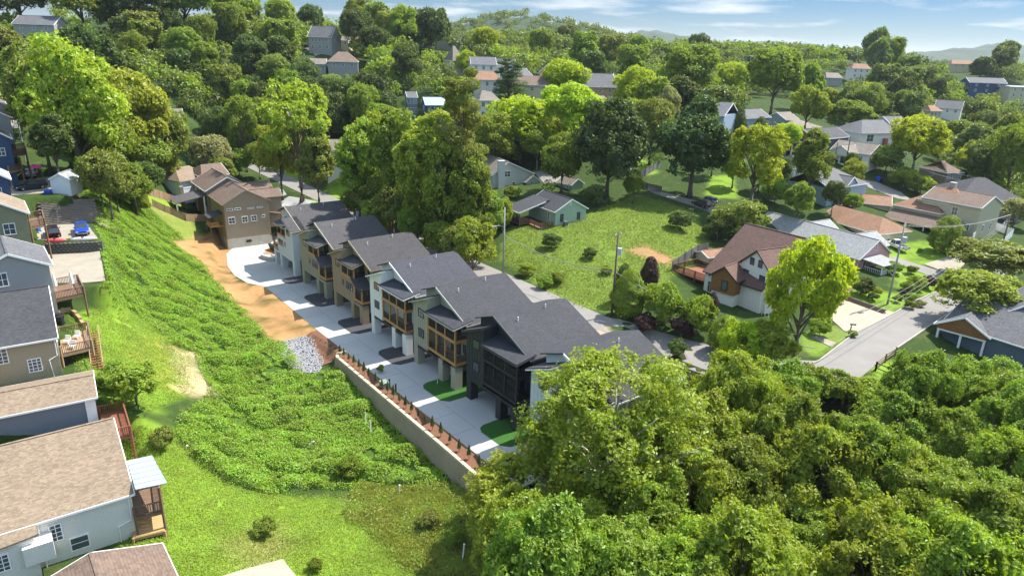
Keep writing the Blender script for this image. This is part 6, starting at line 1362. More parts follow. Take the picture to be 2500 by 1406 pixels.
GBLK = plain('dark grey wall blocks', (.12, .12, .11), .9, .3, 2., .2, 8.); TBLK = plain('weathered terrace blocks', (.19, .16, .13), .9, .25, 1.5, .2, 7.); GOLDB = plain('golden wall stone', (.34, .24, .12), .9, .3, 2., .2, 8.)
blockwall('block_wall', 'dark diamond-patterned block wall between the two concrete pads', at(112, 622, 12.), at(252, 616, 12.), 12., 13.75, .62, .35, GBLK, .03, diamond=True)
pa, pb = at(106, 553, 13.7), at(238, 542, 13.7)
blockwall('terrace_wall', 'tall stepped terrace wall of weathered blocks above the blue pickup', pa, pb, 13.7, 17.1, .95, .24, TBLK, .24, dep=.5)
sw = thing('stone_wall', 'curved golden stone wall around the lawn below the beige house', 'wall', (*at(175, 790, 9)[:2], 8.5))
arc = [(142,768),(158,762),(175,764),(188,776),(198,790),(206,803)]
for (p0, p1) in zip(arc, arc[1:]):
    a, b = on(*p0), on(*p1); d = b - a; Ln = np.hypot(d[0], d[1]); T = Fr((a[0], a[1], 0), math.atan2(d[1], d[0])); zt = max(a[2], b[2])
    for j in range(4):
        nb = max(1, int(Ln / .5))
        for i in range(nb):
            m = MB(); m.box(Ln * i / nb + .012, Ln * (i + 1) / nb - .012, -.15 + rnd.uniform(-.02, .02), .2, zt - .5 + j * .26, zt - .26 + j * .26, T); m.build('stone', GOLDB, sw)
a, b = at(2058, 727, 4.5), at(2160, 764, 4.5)
blockwall('block_wall', 'low brown block wall between driveway and lawn of the pink house', b, a, 4.35, 5.2, .45, .2, plain('brown wall blocks', (.15, .11, .08), .9), 0., dep=.25)
# ---- decks
def deck(label, pl, z, mat, rail=True, zg=None, boards=True, skip=(), rmat=None, rh=1.0):
    "a raised deck: outline seen in the photo at floor height z; rails along the edges not skipped"
    P_ = [at(x, y, z) for x, y in pl]; c = sum(P_) / len(P_); rmat = rmat or mat
    t = thing('deck', label, 'deck', (c[0], c[1], H(c[0], c[1])))
    a, b, d_ = P_[0], P_[1], P_[-1]
    n = max(4, int(np.hypot(*(d_ - a)[:2]) / .28)) if boards else 0
    for i in range(n):
        e0 = a + (d_ - a) * i / n; e1 = b + (P_[2] - b) * i / n; f1 = b + (P_[2] - b) * (i + .93) / n; f0 = a + (d_ - a) * (i + .93) / n
        m = MB(); m.slab([tuple(e0), tuple(e1), tuple(f1), tuple(f0)], .05); m.build('board', mat, t)
    for i in range(len(P_)):
        p, q = P_[i], P_[(i + 1) % len(P_)]
        m = MB(); m.bar((p[0], p[1], z - .2), (q[0], q[1], z - .2), .08, .28); m.build('joist', mat, t)
        m = MB(); g = min(H(p[0], p[1]), z - .6); m.box(p[0] - .09, p[0] + .09, p[1] - .09, p[1] + .09, g - .3, z + (rh + .05 if rail and not (i in skip and (i - 1) % len(P_) in skip) else -.05)); m.build('post', mat, t)
        if rail and i not in skip:
            m = MB(); m.bar((p[0], p[1], z + rh), (q[0], q[1], z + rh), .12, .07); m.build('top_rail', rmat, t)
            m = MB(); m.bar((p[0], p[1], z + .12), (q[0], q[1], z + .12), .07, .06); m.build('bottom_rail', rmat, t)
            k = int(np.hypot(*(q - p)[:2]) / .17); m = MB()
            for j in range(1, k):
                e = p + (q - p) * j / k; m.box(e[0] - .025, e[0] + .025, e[1] - .025, e[1] + .025, z + .12, z + rh)
            tag(m.build('balusters', rmat, t), None, None, None, 'stuff')
    return t, P_
deck('red-brown railed deck behind the blue-grey house', [(243,1012),(303,1000),(321,1060),(262,1074)], 6.2, REDWOOD, skip=(3,))
t, P_ = deck('dark railed upper deck of the white house under the metal roof', [(322,1196),(388,1183),(397,1246),(330,1262)], 4.4, DKWOOD, skip=(3,))
for p in P_[1:3]: m = MB(); m.box(p[0] - .1, p[0] + .1, p[1] - .1, p[1] + .1, 4.4, 6.9); m.build('roof_post', DKWOOD, t)
m = MB(); m.slab([tuple(at(x, y, z)) for x, y, z in ((309,1124,7.4), (371,1111,7.0), (408,1178,7.0), (331,1194,7.4))], .08); mr_ = m.build('metal_roof', DKMET, t)
for i in range(1, 6):
    a, b = at(309, 1124, 7.43), at(371, 1111, 7.03); c, d_ = at(331, 1194, 7.43), at(408, 1178, 7.03); k = i / 6
    m = MB(); m.bar(tuple(a + (c - a) * k), tuple(b + (d_ - b) * k), .05, .05); m.build('roof_rib', DKMET, mr_)
deck('sunlit golden lower deck beside the white house', [(318,1252),(392,1236),(402,1294),(325,1312)], 2.6, plain('golden decking', (.38, .25, .11), .8, .25, 2., .2, 14.), rail=False)
deck('weathered white-cluttered deck of the beige house with stairs', [(146,818),(216,804),(226,848),(150,866)], 9.6, DECKTAN, skip=(3,), rmat=DKWOOD)
deck('tall dark upper deck beside the beige house', [(130,700),(192,688),(206,716),(134,732)], 12.9, DKWOOD, skip=(3,))
st = thing('staircase', 'long timber staircase from the beige house deck to the lawn', 'stairs', tuple(on(240, 903)))
a0, a1 = at(228, 812, 9.6), at(240, 905, H(*on(240, 905)[:2])); dv = a1 - a0; sx_ = np.array([-dv[1], dv[0]]) / np.hypot(dv[0], dv[1])
for s_ in (-.6, .6):
    o_ = np.array([sx_[0] * s_, sx_[1] * s_, 0]); m = MB(); m.bar(tuple(a0 + o_), tuple(a1 + o_), .07, .3); m.build('stringer', DKWOOD, st)
    m = MB(); m.bar(tuple(a0 + o_ + np.array([0, 0, 1.])), tuple(a1 + o_ + np.array([0, 0, 1.])), .08, .08); m.build('handrail', DECKTAN, st)
for i in range(15):
    c = a0 + dv * (i + .5) / 15; m = MB(); e1, e2 = c[:2] - sx_ * .58, c[:2] + sx_ * .58; m.bar((e1[0], e1[1], c[2] + .12), (e2[0], e2[1], c[2] + .12), .3, .05); m.build('tread', REDWOOD, st)
deck('weathered deck beside the olive house above the terrace wall', [(70,535),(105,528),(110,548),(74,556)], 17.4, DKWOOD, skip=(3,))
deck('brown deck of the navy house above the silver car', [(20,405),(50,398),(54,412),(22,420)], 21., DECKTAN, skip=(3,), rmat=DKWOOD)
deck('small brown deck between the dark blue houses', [(28,368),(60,362),(64,374),(30,380)], 23.5, DKWOOD, skip=(3,))
deck('long brown deck under the trees at upper left', [(78,342),(114,346),(112,358),(76,356)], 22., DKWOOD)
deck('grey deck beside the pale house at upper left', [(22,296),(42,296),(46,308),(24,310)], 27., plain('grey painted deck', (.4, .4, .4)), skip=(3,))
aw = thing('awning', 'bright pink awning beside the brown decks at upper left', 'awning', tuple(on(88, 412)))
m = MB(); m.slab([tuple(at(x, y, z)) for x, y, z in ((74,404,21.6), (99,402,21.6), (100,410,21.2), (75,411,21.2))], .06); m.build('canopy', plain('pink cloth', (.65, .05, .22), .7), aw)
for x, y in ((75, 411), (100, 410)): p = at(x, y, 21.2); m = MB(); m.box(p[0] - .05, p[0] + .05, p[1] - .05, p[1] + .05, H(p[0], p[1]), 21.2); m.build('pole', DKWOOD, aw)
ub = thing('parasol', 'closed yellow parasol on the grey deck at upper left', 'parasol', tuple(at(31, 308, 27.)))
p = at(31, 306, 27.); m = MB(); m.tube([(p[0], p[1], 27.), (p[0], p[1], 29.6)], .04); m.build('pole', WHITE, ub); m = MB(); m.tube([(p[0], p[1], 27.7), (p[0], p[1], 29.5)], [.35, .06], 8); m.build('canopy', plain('yellow cloth', (.75, .50, .03)), ub)
for i, (x, y, z) in enumerate(((137, 712, 12.9), (178, 706, 12.9))):
    p = at(x, y, z); t = thing('parasol', ('closed white parasol on the tall upper deck, nearer the house', 'closed white parasol on the tall upper deck, at its far rail')[i], 'parasol', tuple(p), 'parasols on the upper deck')
    m = MB(); m.tube([(p[0], p[1], z), (p[0], p[1], z + 2.7)], .04); m.build('pole', WHITE, t); m = MB(); m.tube([(p[0], p[1], z + .8), (p[0], p[1], z + 1.6), (p[0], p[1], z + 2.6)], [.3, .26, .05], 8); m.build('canopy', plain('off white cloth', (.66, .64, .60)), t)
for i, (x, y) in enumerate(((165, 838), (188, 826), (178, 850))):
    p = at(x, y, 9.65); t = thing('patio_chair', ('white patio chair nearest the beige wall', 'white patio chair at the back of the cluttered deck', 'white patio chair by the cluttered deck rail')[i], 'chair', tuple(p), 'chairs on the cluttered deck')
    m = MB(); m.box(p[0] - .3, p[0] + .3, p[1] - .3, p[1] + .3, 9.98, 10.05); m.build('seat', WHITE, t); m = MB(); m.box(p[0] - .3, p[0] + .3, p[1] + .24, p[1] + .3, 10.05, 10.6); m.build('backrest', WHITE, t)
    for dx in (-.25, .25):
        for dy in (-.25, .25): m = MB(); m.box(p[0] + dx - .03, p[0] + dx + .03, p[1] + dy - .03, p[1] + dy + .03, 9.65, 9.98); m.build('leg', WHITE, t)
# ---- vehicles
RUB = plain('tyre rubber', (.02, .02, .02), .8); RIM = plain('alloy rim', (.4, .4, .42), .35, metal=.7); LAMP = plain('head lamp glass', (.7, .7, .68), .2); TAIL = plain('tail lamp', (.35, .01, .01), .3)
def paintm(n, c):
    if n in MATS: return MATS[n]
    m, nn, L_, b = newmat(n); b.inputs['Base Color'].default_value = (*c, 1); b.inputs['Roughness'].default_value = .3; b.inputs['Coat Weight'].default_value = .6; b.inputs['Metallic'].default_value = .15; MATS[n] = m; return m
def bevbuild(m, name, mat, par, w_=.06):
    o = m.build(name, mat, par); bm = bmesh.new(); bm.from_mesh(o.data); bmesh.ops.remove_doubles(bm, verts=bm.verts, dist=1e-4)
    bmesh.ops.bevel(bm, geom=[e for e in bm.edges], offset=w_, segments=2, affect='EDGES', profile=.5); bm.to_mesh(o.data); bm.free(); return o
def loft(m, secs, T):
    "closed rings joined one after the other"
    n = len(secs[0]); vs = [p for s_ in secs for p in s_]; fs = [tuple(range(n - 1, -1, -1)), tuple(range(len(vs) - n, len(vs)))]
    for i in range(len(secs) - 1):
        for k in range(n): fs.append((i * n + k, i * n + (k + 1) % n, (i + 1) * n + (k + 1) % n, (i + 1) * n + k))
    m.add(vs, fs, T)
def car(label, p, ang, kind, mat, name='parked_car', cat='car', Lc=4.7, Wc=1.85, Hc=1.65, group='parked vehicles'):
    t = thing(name, label, cat, tuple(p), group); T = Fr((p[0], p[1], p[2]), ang); h = Lc / 2; y = Wc / 2
    bel = Hc * .56
    if kind == 'truck': prof = [(-h, .45, bel), (-h + .1, .42, bel), (-.35, .38, bel), (.1, .36, bel), (h * .62, .36, bel + .02), (h - .12, .40, bel * .86), (h, .5, bel * .72)]
    else: prof = [(-h, .5, bel * .9), (-h + .12, .4, bel), (-.6, .35, bel), (h * .38, .35, bel), (h * .72, .36, bel * .93), (h - .12, .42, bel * .82), (h, .52, bel * .62)]
    m = MB(); secs = []
    for i, (x, z0, z1) in enumerate(prof):
        k = .90 if i in (0, len(prof) - 1) else 1.; secs.append([(x, -y * k, z0 + .08), (x, -y * k * .96, z1 * .93), (x, -y * k * .84, z1), (x, y * k * .84, z1), (x, y * k * .96, z1 * .93), (x, y * k, z0 + .08), (x, y * k * .9, z0), (x, -y * k * .9, z0)])
    loft(m, secs, T); body = m.build('body', mat, t, smooth=False)
    if kind == 'truck': c0, c1, r0_, r1_ = -.45, 1.15, -.25, .62
    elif kind == 'suv': c0, c1, r0_, r1_ = -h + .1, h * .40, -h + .38, h * .10
    else: c0, c1, r0_, r1_ = -h + .55, h * .36, -h + 1.15, h * .05
    m = MB(); loft(m, [[(c0, -y * .84, bel - .02), (c1, -y * .84, bel - .02), (c1, y * .84, bel - .02), (c0, y * .84, bel - .02)], [(r0_, -y * .70, Hc - .06), (r1_, -y * .70, Hc - .06), (r1_, y * .70, Hc - .06), (r0_, y * .70, Hc - .06)]], T); m.build('windows', glassmat('car glass', (.015, .018, .02)), t)
    m = MB(); m.slab([(r0_ - .06, -y * .72, Hc), (r1_ + .06, -y * .72, Hc), (r1_ + .06, y * .72, Hc), (r0_ - .06, y * .72, Hc)], .07, T); bevbuild(m, 'cabin_roof', mat, t, .03)
    for s_ in (-1, 1):
        for xa, xr in ((c0, r0_), (c1, r1_), ((c0 + c1) / 2, (r0_ + r1_) / 2)):
            m = MB(); m.bar((xa, s_ * y * .845, bel - .02), (xr, s_ * y * .71, Hc - .05), .07, .05, T); m.build('pillar', mat, t)
        for x in (-h * .62, h * .62):
            m = MB(); m.tube([(x, s_ * (y - .22), .34), (x, s_ * (y + .015), .34)], .34, 14, T); w_ = m.build('wheel', RUB, t); m = MB(); m.tube([(x, s_ * (y - .05), .34), (x, s_ * (y + .03), .34)], .2, 10, T); m.build('rim', RIM, w_)
        m = MB(); m.box(h - .14, h + .01, s_ * y * .78 - .17, s_ * y * .78 + .17, bel * .62, bel * .78, T); m.build('headlight', LAMP, t)
        m = MB(); m.box(-h - .02, -h + .08, s_ * y * .78 - .12, s_ * y * .78 + .12, bel * .68, bel * .95, T); m.build('tail_light', TAIL, t)
        m = MB(); m.box(c1 - .3, c1 - .15, s_ * (y + .08) - .09, s_ * (y + .08) + .09, bel, bel + .14, T); m.build('mirror', mat, t)
    m = MB(); m.box(h - .05, h + .06, -y * .8, y * .8, .38, .58, T); bevbuild(m, 'bumper', RUB if kind != 'truck' else RIM, t, .02)
    m = MB(); m.box(h - .03, h + .025, -y * .45, y * .45, bel * .6, bel * .78, T); m.build('grille', RUB, t)
    if kind == 'truck':
        m = MB(); m.box(-h + .14, -.52, -y * .78, y * .78, bel - .03, bel + .012, T); m.build('bed', RUB, t)
    return t
toward = lambda x, y, z, x2, y2: math.atan2(*(lambda d: (d[1], d[0]))(at(x2, y2, z) - at(x, y, z)))
car('blue pickup truck parked on the upper concrete pad', at(201, 568, 13.78), toward(201, 560, 13.7, 207, 590), 'truck', paintm('blue car paint', (.012, .06, .42)), 'pickup_truck', 'pickup', 5.4, 1.95, 1.85)
car('dark maroon car parked next to the blue pickup', at(131, 574, 13.78), toward(127, 568, 13.7, 140, 598) + math.pi, 'suv', paintm('maroon car paint', (.022, .008, .010)), Lc=4.5)
car('black estate car parked broadside at upper left', at(76, 462, 18.08), toward(45, 466, 18, 108, 458) + math.pi, 'suv', paintm('black car paint', (.012, .013, .018)), Lc=5.0)
car('silver car parked facing away behind the black one', at(75, 432, 18.08), toward(75, 440, 18, 73, 420), 'suv', paintm('silver car paint', (.42, .42, .42)), Lc=4.4)
car('white pickup truck in the drive of the cream house', on(2188, 607) + [0, 0, .08], toward(2215, 618, 6, 2165, 598), 'truck', paintm('white car paint', (.62, .62, .62)), 'pickup_truck', 'pickup', 5.7, 2.0, 1.9)
car('dark bronze car on the lane above the grassy lot', on(1712, 505) + [0, 0, .1], toward(1738, 512, 11.6, 1690, 498), 'suv', paintm('bronze car paint', (.06, .048, .042)), Lc=5.1)
car('silver car just behind the dark bronze one', on(1728, 497) + [0, 0, .1], toward(1745, 503, 11.6, 1700, 490), 'suv', paintm('grey car paint', (.22, .22, .23)), Lc=4.8)
car('dark car parked behind the white fence at far right', on(2438, 552) + [0, 0, .08], toward(2430, 545, 6, 2460, 565), 'car', paintm('black car paint', (.012, .013, .018)))
car('dark blue car behind the other one at far right', on(2450, 536) + [0, 0, .08], toward(2430, 530, 6, 2470, 545), 'car', paintm('navy car paint', (.015, .02, .045)))
car('white car in front of the maroon roof on the right slope', on(1775, 324) + [0, 0, .08], .4, 'suv', paintm('white car paint', (.62, .62, .62)))
car('silver car parked on the drive behind the yellow-green tree', on(838, 326) + [0, 0, .08], .1, 'suv', paintm('silver car paint', (.42, .42, .42)), Lc=5.)
for i, (x, y, c, nm) in enumerate(((1140, 211, 'white car paint', 'white'), (1158, 216, 'navy car paint', 'dark blue'), (1142, 219, 'black car paint', 'black'))): car(f'{nm} car parked on the hill below the orange-roofed cottage', on(x, y) + [0, 0, .1], .3, 'car', MATS[c])
car('white car on the upper street behind the flowering tree', on(528, 343) + [0, 0, .1], -.6, 'suv', paintm('white car paint', (.62, .62, .62)))
# ---- garden shed, kayaks, bins, yard clutter
p = at(148, 474, 18.); sT = Fr((p[0] - 1.3, p[1], 0), .1)
gs = thing('garden_shed', 'small white garden shed with grey gable roof at the head of the vine slope', 'shed', (p[0], p[1], 17.9))
TS = Fr(sT((1.4, 4.2, 0)), sT.a - math.pi / 2); block(gs, TS, 4.2, 1.75, 21.6, 20.6, 17.6, plain('white panel wall', (.62, .66, .70), .5, .05), SH_LG, WHITE, ov=.15)
for i, (x0, y0, x1, y1, c, lb) in enumerate(((106, 592, 165, 590, (.62, .10, .10), 'red and white kayak lying above the diamond block wall'), (170, 589, 236, 586, (.55, .53, .48), 'pale upturned kayak lying above the diamond block wall'))):
    a, b = at(x0, y0, 13.8), at(x1, y1, 13.8); t = thing('kayak', lb, 'kayak', tuple((a + b) / 2)); n = 9; m = MB()
    m.tube([tuple(a + (b - a) * k / (n - 1) + np.array([0, 0, .25])) for k in range(n)], [.02 + .36 * math.sin(math.pi * k / (n - 1)) ** .6 for k in range(n)], 8); m.build('hull', plain(f'kayak {i}', c, .4), t, smooth=True)
    md = (a + b) / 2; m = MB(); m.tube([(md[0], md[1], md[2] + .5), (md[0], md[1], md[2] + .62)], [.3, .24], 10); m.build('cockpit_rim', BLACK, t)
def bin_(label, p, mat, hgt=1.1, w_=.6):
    t = thing('wheelie_bin', label, 'bin', tuple(p)); x, y, z = p; m = MB(); loft(m, [[(x - w_*.42, y - w_*.42, z + .05), (x + w_*.42, y - w_*.42, z + .05), (x + w_*.42, y + w_*.42, z + .05), (x - w_*.42, y + w_*.42, z + .05)], [(x - w_/2, y - w_/2, z + hgt - .08), (x + w_/2, y - w_/2, z + hgt - .08), (x + w_/2, y + w_/2, z + hgt - .08), (x - w_/2, y + w_/2, z + hgt - .08)]], None); m.build('body', mat, t)
    m = MB(); m.slab([(x - w_*.55, y - w_*.55, z + hgt), (x + w_*.55, y - w_*.55, z + hgt), (x + w_*.55, y + w_*.55, z + hgt + .05), (x - w_*.55, y + w_*.55, z + hgt + .05)], .09); m.build('lid', mat, t)
    for s_ in (-1, 1): m = MB(); m.tube([(x + s_ * w_ * .35, y + w_ * .45, z + .12), (x + s_ * w_ * .5, y + w_ * .45, z + .12)], .12, 8); m.build('wheel', RUB, t)
BLUEP = plain('blue plastic', (.01, .09, .45), .4); BLKP = plain('black plastic', (.02, .02, .022), .5)
bin_('blue recycling bin beside the back lane', on(2142, 443), BLUEP, 1.3, .9); bin_('dark bin right of the blue recycling bin', on(2152, 445), BLKP, 1.2, .9)
bin_('blue barrel-like bin beside the olive house deck', at(92, 568, 13.75), BLUEP, 1.2, .8); bin_('dark bin in the corner of the curved stone wall', on(150, 792), BLKP); bin_('second dark bin by the curved stone wall, nearer the house', on(146, 786), BLKP); bin_('dark bin by the block wall at the garage driveway', at(2056, 722, 4.5), BLKP, 1.2, .8); bin_('blue box bin beside the garden shed', at(118, 474, 18.05), BLUEP, .7, .9); bin_('blue bin near the black car', at(34, 446, 18.05), BLUEP, 1., .8)
gr = thing('barbecue_grill', 'black barbecue grill under the deck of the beige house', 'grill', tuple(on(152, 890)))
p = on(152, 890); m = MB(); m.box(p[0] - .7, p[0] + .7, p[1] - .3, p[1] + .3, p[2] + .1, p[2] + .85); m.build('cabinet', BLKP, gr); m = MB(); m.tube([(p[0] - .45, p[1], p[2] + .95), (p[0] + .45, p[1], p[2] + .95)], .3, 10); m.build('hood', BLKP, gr)
# ---- site things by the new houses
q = uv(63.0, -7.35); t = thing('utility_box', 'green utility box in the mulch bed among the conifers', 'utility box', (*q, .05)); T = Fr((*q, 0), ANG_U)
m = MB(); m.box(-.6, .6, -.45, .45, .05, .75, T); m.build('cabinet', plain('pale green metal', (.20, .24, .19), .5), t); m = MB(); m.box(-.64, .64, -.49, .49, .75, .84, T); m.build('lid', plain('pale green metal', (.2, .24, .19)), t)
for i, a in enumerate((63.4, 65.2)):
    q = uv(a, -6.75); t = thing('bollard', ('black post by the kerb beside the green utility box', 'black post by the kerb, the nearer of the two')[i], 'post', (*q, .1), 'kerb posts'); T = Fr((*q, 0), ANG_U); m = MB(); m.box(-.08, .08, -.08, .08, .0, 1.15, T); m.build('shaft', BLACK, t); m = MB(); m.box(-.1, .1, -.1, .1, 1.15, 1.22, T); m.build('cap', BLACK, t)
q = uv(66.4, -.9); t = thing('marker_stake', 'little white stake on the clipped lawn', 'stake', (*q, .1)); m = MB(); m.tube([(*q, .05), (*q, .62)], .05, 6); m.build('shaft', WHITE, t); m = MB(); m.tube([(*q, .62), (*q, .66)], .06, 6); m.build('cap', WHITE, t)
for i, (x, y, ln, lean) in enumerate(((905, 1058, 1.6, 0), (893, 1038, 1.6, 0), (744, 1092, 1.3, 1.1), (728, 1188, .6, 0), (974, 1208, 1., .1), (1129, 1368, 1.7, .1), (450, 1096, .4, 1.2))):
    p = on(x, y); t = thing('white_pipe', f'white plastic pipe standing in the vines, {("taller right one of the pair", "left one of the pair", "leaning across a mound", "short stub on the lawn edge", "stub below the wall", "tall one in the bottom weeds", "scrap lying by the grassy bush")[i]}', 'pipe', tuple(p), 'white pipes in the ravine'); m = MB(); e = (p[0] + math.sin(lean) * ln, p[1], p[2] + .35 + math.cos(lean) * ln); m.tube([(p[0], p[1], p[2] - .3), e], .075, 8); m.build('tube', WHITE, t); m = MB(); m.tube([(e[0], e[1], e[2] - .1), e], .095, 8); m.build('collar', WHITE, t)
t = thing('low_wall', 'low curved white concrete wall beside the first new house', 'wall', (*uv(-3, 1), 0)); cw = [(-6.4, .2), (-5.6, -.9), (-4.2, -1.3), (-2.6, -.9), (-.6, .1)]
for (a0_, b0_), (a1_, b1_) in zip(cw, cw[1:]): p, q = uv(a0_, b0_), uv(a1_, b1_); m = MB(); m.bar((*p, .45), (*q, .45), .35, .9); m.build('wall_segment', CONC, t)
q = uv(-8, 3.4); t = thing('skip_bin', 'dark builders skip with rubbish by the curved driveway', 'skip', (*q, .05)); T = Fr((*q, 0), ANG_U + .2); m = MB(); loft(m, [[(-1.6, -.8, .1), (1.6, -.8, .1), (1.6, .8, .1), (-1.6, .8, .1)], [(-2.2, -1., 1.5), (2.2, -1., 1.5), (2.2, 1., 1.5), (-2.2, 1., 1.5)]], T); m.build('body', plain('dark steel', (.03, .035, .035), .6), t)
for i in range(7): m = MB(); m.box(-1.6 + i * .5, -1.2 + i * .5, -.6 + (i % 3) * .4, -.2 + (i % 3) * .4, 1.45, 1.7 + .1 * (i % 2), T); m.build('rubbish', WOOD if i % 2 else WHITE, t)
drape('soil_patch', [uv(*q) for q in ((-13,4.6),(-10,1.2),(-6.8,.6),(-5.4,2.5),(-6,6),(-10,7.5))], plain('orange soil', (.33, .17, .065), .95, .3, .8, .2, 5.), .12, 'orange soil island inside the curved driveway', 1.2, z=0.)
# ---- fences
def fence(label, pl, hgt, mat, step=2.4, board=.16, up=.0, gap=.012, rails=True, world=None):
    P_ = world or [on(x, y) for x, y in pl]; t = thing('fence', label, 'fence', tuple(P_[0]))
    m = MB(); m.box(-board / 2 + gap / 2, board / 2 - gap / 2, -.012, .012, 0, hgt); o = m.build('board', mat); bd = o.data; bpy.data.objects.remove(o); cnt = 0; far_ = MB()
    for a, b in zip(P_, P_[1:]):
        d = b - a; Ln = np.hypot(d[0], d[1]); ang = math.atan2(d[1], d[0]); n = max(1, int(Ln / board))
        for i in range(n):
            c = a[:2] + d[:2] * (i + .5) / n; z = H(c[0], c[1]) + up + rnd.uniform(-.02, .02); cnt += 1
            if cnt <= 300:
                o = bpy.data.objects.new('board', bd); COL.objects.link(o); o.parent = t; o.location = Vector((c[0], c[1], z)) - ORIG[t.name]; o.rotation_euler = (0, 0, ang)
            else: far_.box(-board / 2, board / 2, -.012, .012, 0, hgt, Fr((c[0], c[1], z), ang))
        for i in range(int(Ln / step) + 1):
            c = a[:2] + d[:2] * min(1, i * step / Ln); z = H(c[0], c[1]); m = MB(); m.box(c[0] - .06, c[0] + .06, c[1] - .06, c[1] + .06, z - .2, z + hgt + .1 + up); m.build('post', mat, t)
    if far_.v: tag(far_.build('boards', mat, t), None, None, None, 'stuff')
    return t
FW_ = plain('weathered fence boards', (.27, .18, .11), .85, .3, 1.5, .25, 9.); FG = plain('grey fence boards', (.16, .155, .15), .85, .3, 1.5, .25, 9.)
fence('tall brown board fence behind the taupe house yard', [(312,468),(345,475),(400,488),(440,500)], 1.9, FW_, board=.3)
fence('brown rail-backed board fence between lawn and pavilion', [(374,505),(420,525),(455,540),(512,540)], 1.7, FW_, board=.3)
fence('grey board fence left of the brown-roofed house', [(1640,662),(1672,640),(1702,622),(1728,616)], 1.9, FG, board=.3)
fence('grey curved fence below the pale lawn behind the dark trees', [(1545,440),(1575,430),(1612,408)], 1.8, FG, board=.35)
fence('dark fence between the two broad dark trees', [(1548,448),(1580,462),(1615,470)], 1.5, FG, board=.35)
fence('white vinyl fence at the far right yard', [(2372,588),(2425,560),(2470,578),(2440,606),(2415,612)], 1.8, WHITE, board=.4)
fence('white picket fence on the hill below the orange-roofed cottage', [(1150,204),(1172,210),(1190,208)], 1.4, WHITE, board=.5)
rf_ = thing('rail_fence', 'dark brown post and rail fence at the lower right roadside', 'fence', tuple(on(2137, 895)))
for pl in ([(2137,905),(2160,885),(2185,868)], [(2137,905),(2180,922),(2230,948)]):
    P_ = [on(x, y) for x, y in pl]
    for a, b in zip(P_, P_[1:]):
        for z in (.45, 1.15): m = MB(); m.bar((a[0], a[1], a[2] + z), (b[0], b[1], b[2] + z), .08, .14); m.build('rail', DKWOOD, rf_)
    for a in P_: m = MB(); m.box(a[0] - .09, a[0] + .09, a[1] - .09, a[1] + .09, a[2] - .2, a[2] + 1.35); m.build('post', DKWOOD, rf_)
# ---- utility poles and wires
PW = plain('creosoted pole', (.13, .095, .07), .9, .25, 1., .2, 9.); PG = plain('grey pole', (.28, .28, .27), .8); METG = plain('grey metal', (.42, .44, .46), .5)
def pole(label, base, top, hgt=None, arm=True, mat=PW, trafo=False, lamp=False, lean=None):
    b = on(*base); F_ = b[:2] @ FW[:2] + (b[2] - CAMZ) * FW[2]
    h = hgt or (base[1] - top[1]) * F_ / (FPX * .93)
    t = thing('utility_pole', label, 'pole', tuple(b), 'utility poles'); e = np.array([b[0], b[1], b[2] + h])
    m = MB(); m.tube([(b[0], b[1], b[2] - .5), tuple(e)], [.19, .12], 9); m.build('shaft', mat, t, smooth=True)
    if arm: m = MB(); m.bar((e[0] - .55, e[1] - .7, e[2] - .5), (e[0] + .55, e[1] + .7, e[2] - .5), .1, .12); m.build('cross_arm', mat, t)
    for s_ in ((-.5, 0, .5) if arm else (0,)): m = MB(); m.tube([(e[0] + s_, e[1] + s_ * 1.27, e[2] - .44), (e[0] + s_, e[1] + s_ * 1.27, e[2] - .2)], .06, 6); m.build('insulator', WHITE, t)
    if trafo: m = MB(); m.tube([(e[0] + .38, e[1] - .2, e[2] - 3.4), (e[0] + .38, e[1] - .2, e[2] - 2.4)], .34, 12); m.build('transformer', METG, t)
    if lamp: m = MB(); m.tube([(e[0], e[1], e[2] - 3.5), (e[0] - .8, e[1] - .6, e[2] - 3.1), (e[0] - 1.6, e[1] - 1.2, e[2] - 3.1)], .04, 5); m.build('lamp_arm', METG, t); m = MB(); m.box(e[0] - 2.1, e[0] - 1.5, e[1] - 1.35, e[1] - 1.1, e[2] - 3.2, e[2] - 3.05); m.build('lamp_head', METG, t)
    return e
P1 = pole('grey lamp pole beside the street in front of the green cottage', (1228, 668), (1240, 515), mat=PG, arm=False, lamp=True)
P2_ = pole('brown utility pole with grey transformer by the grassy lot', (1493, 772), (1507, 575), trafo=True)
P3 = pole('tall utility pole on the lawn beside the garage driveway', (2166, 744), (2207, 553), trafo=True, mat=PG)
P4 = pole('dark utility pole by the white fence at far right', (2443, 612), (2478, 525))
P5 = pole('utility pole behind the white cottage', (2063, 408), (2082, 336)); P6 = pole('dark utility pole beside the slate house', (2036, 400), (2046, 352), arm=False)
P7 = pole('utility pole left of the blue-grey dormer house', (1660, 285), (1668, 236)); P8 = pole('pale utility pole beside the small bright round tree on the hill', (1132, 195), (1133, 146), mat=PG); P9 = pole('brown pole by the red-leafed bush on the hill', (1507, 208), (1508, 184), arm=False)
P10 = np.array([*at(1840, 880, 5.)[:2], 17.])
def wire(name, label, a, b, sag=1., off=(0, 0, 0), r_=.025, grp='overhead wires'):
    a = np.array(a) + off; b = np.array(b) + off; m = MB(); n = 14
    m.tube([tuple(a + (b - a) * i / n - np.array([0, 0, sag * 4 * (i / n) * (1 - i / n)])) for i in range(n + 1)], r_, 5); o = m.build(name, plain('pale cable', (.26, .26, .25), .6), smooth=True); return tag(o, label, 'cable', grp)
lowr = np.array([0, 0, -6.2])
wire('overhead_wire', 'thick pale cable from the lamp pole to the transformer pole', P1 + [0, 0, -5.], P2_ + lowr, 1.2, r_=.06); wire('overhead_wire', 'thick pale cable from the transformer pole to the street bend', P2_ + lowr, at(1990, 850, 6.5), 1.6, r_=.06)
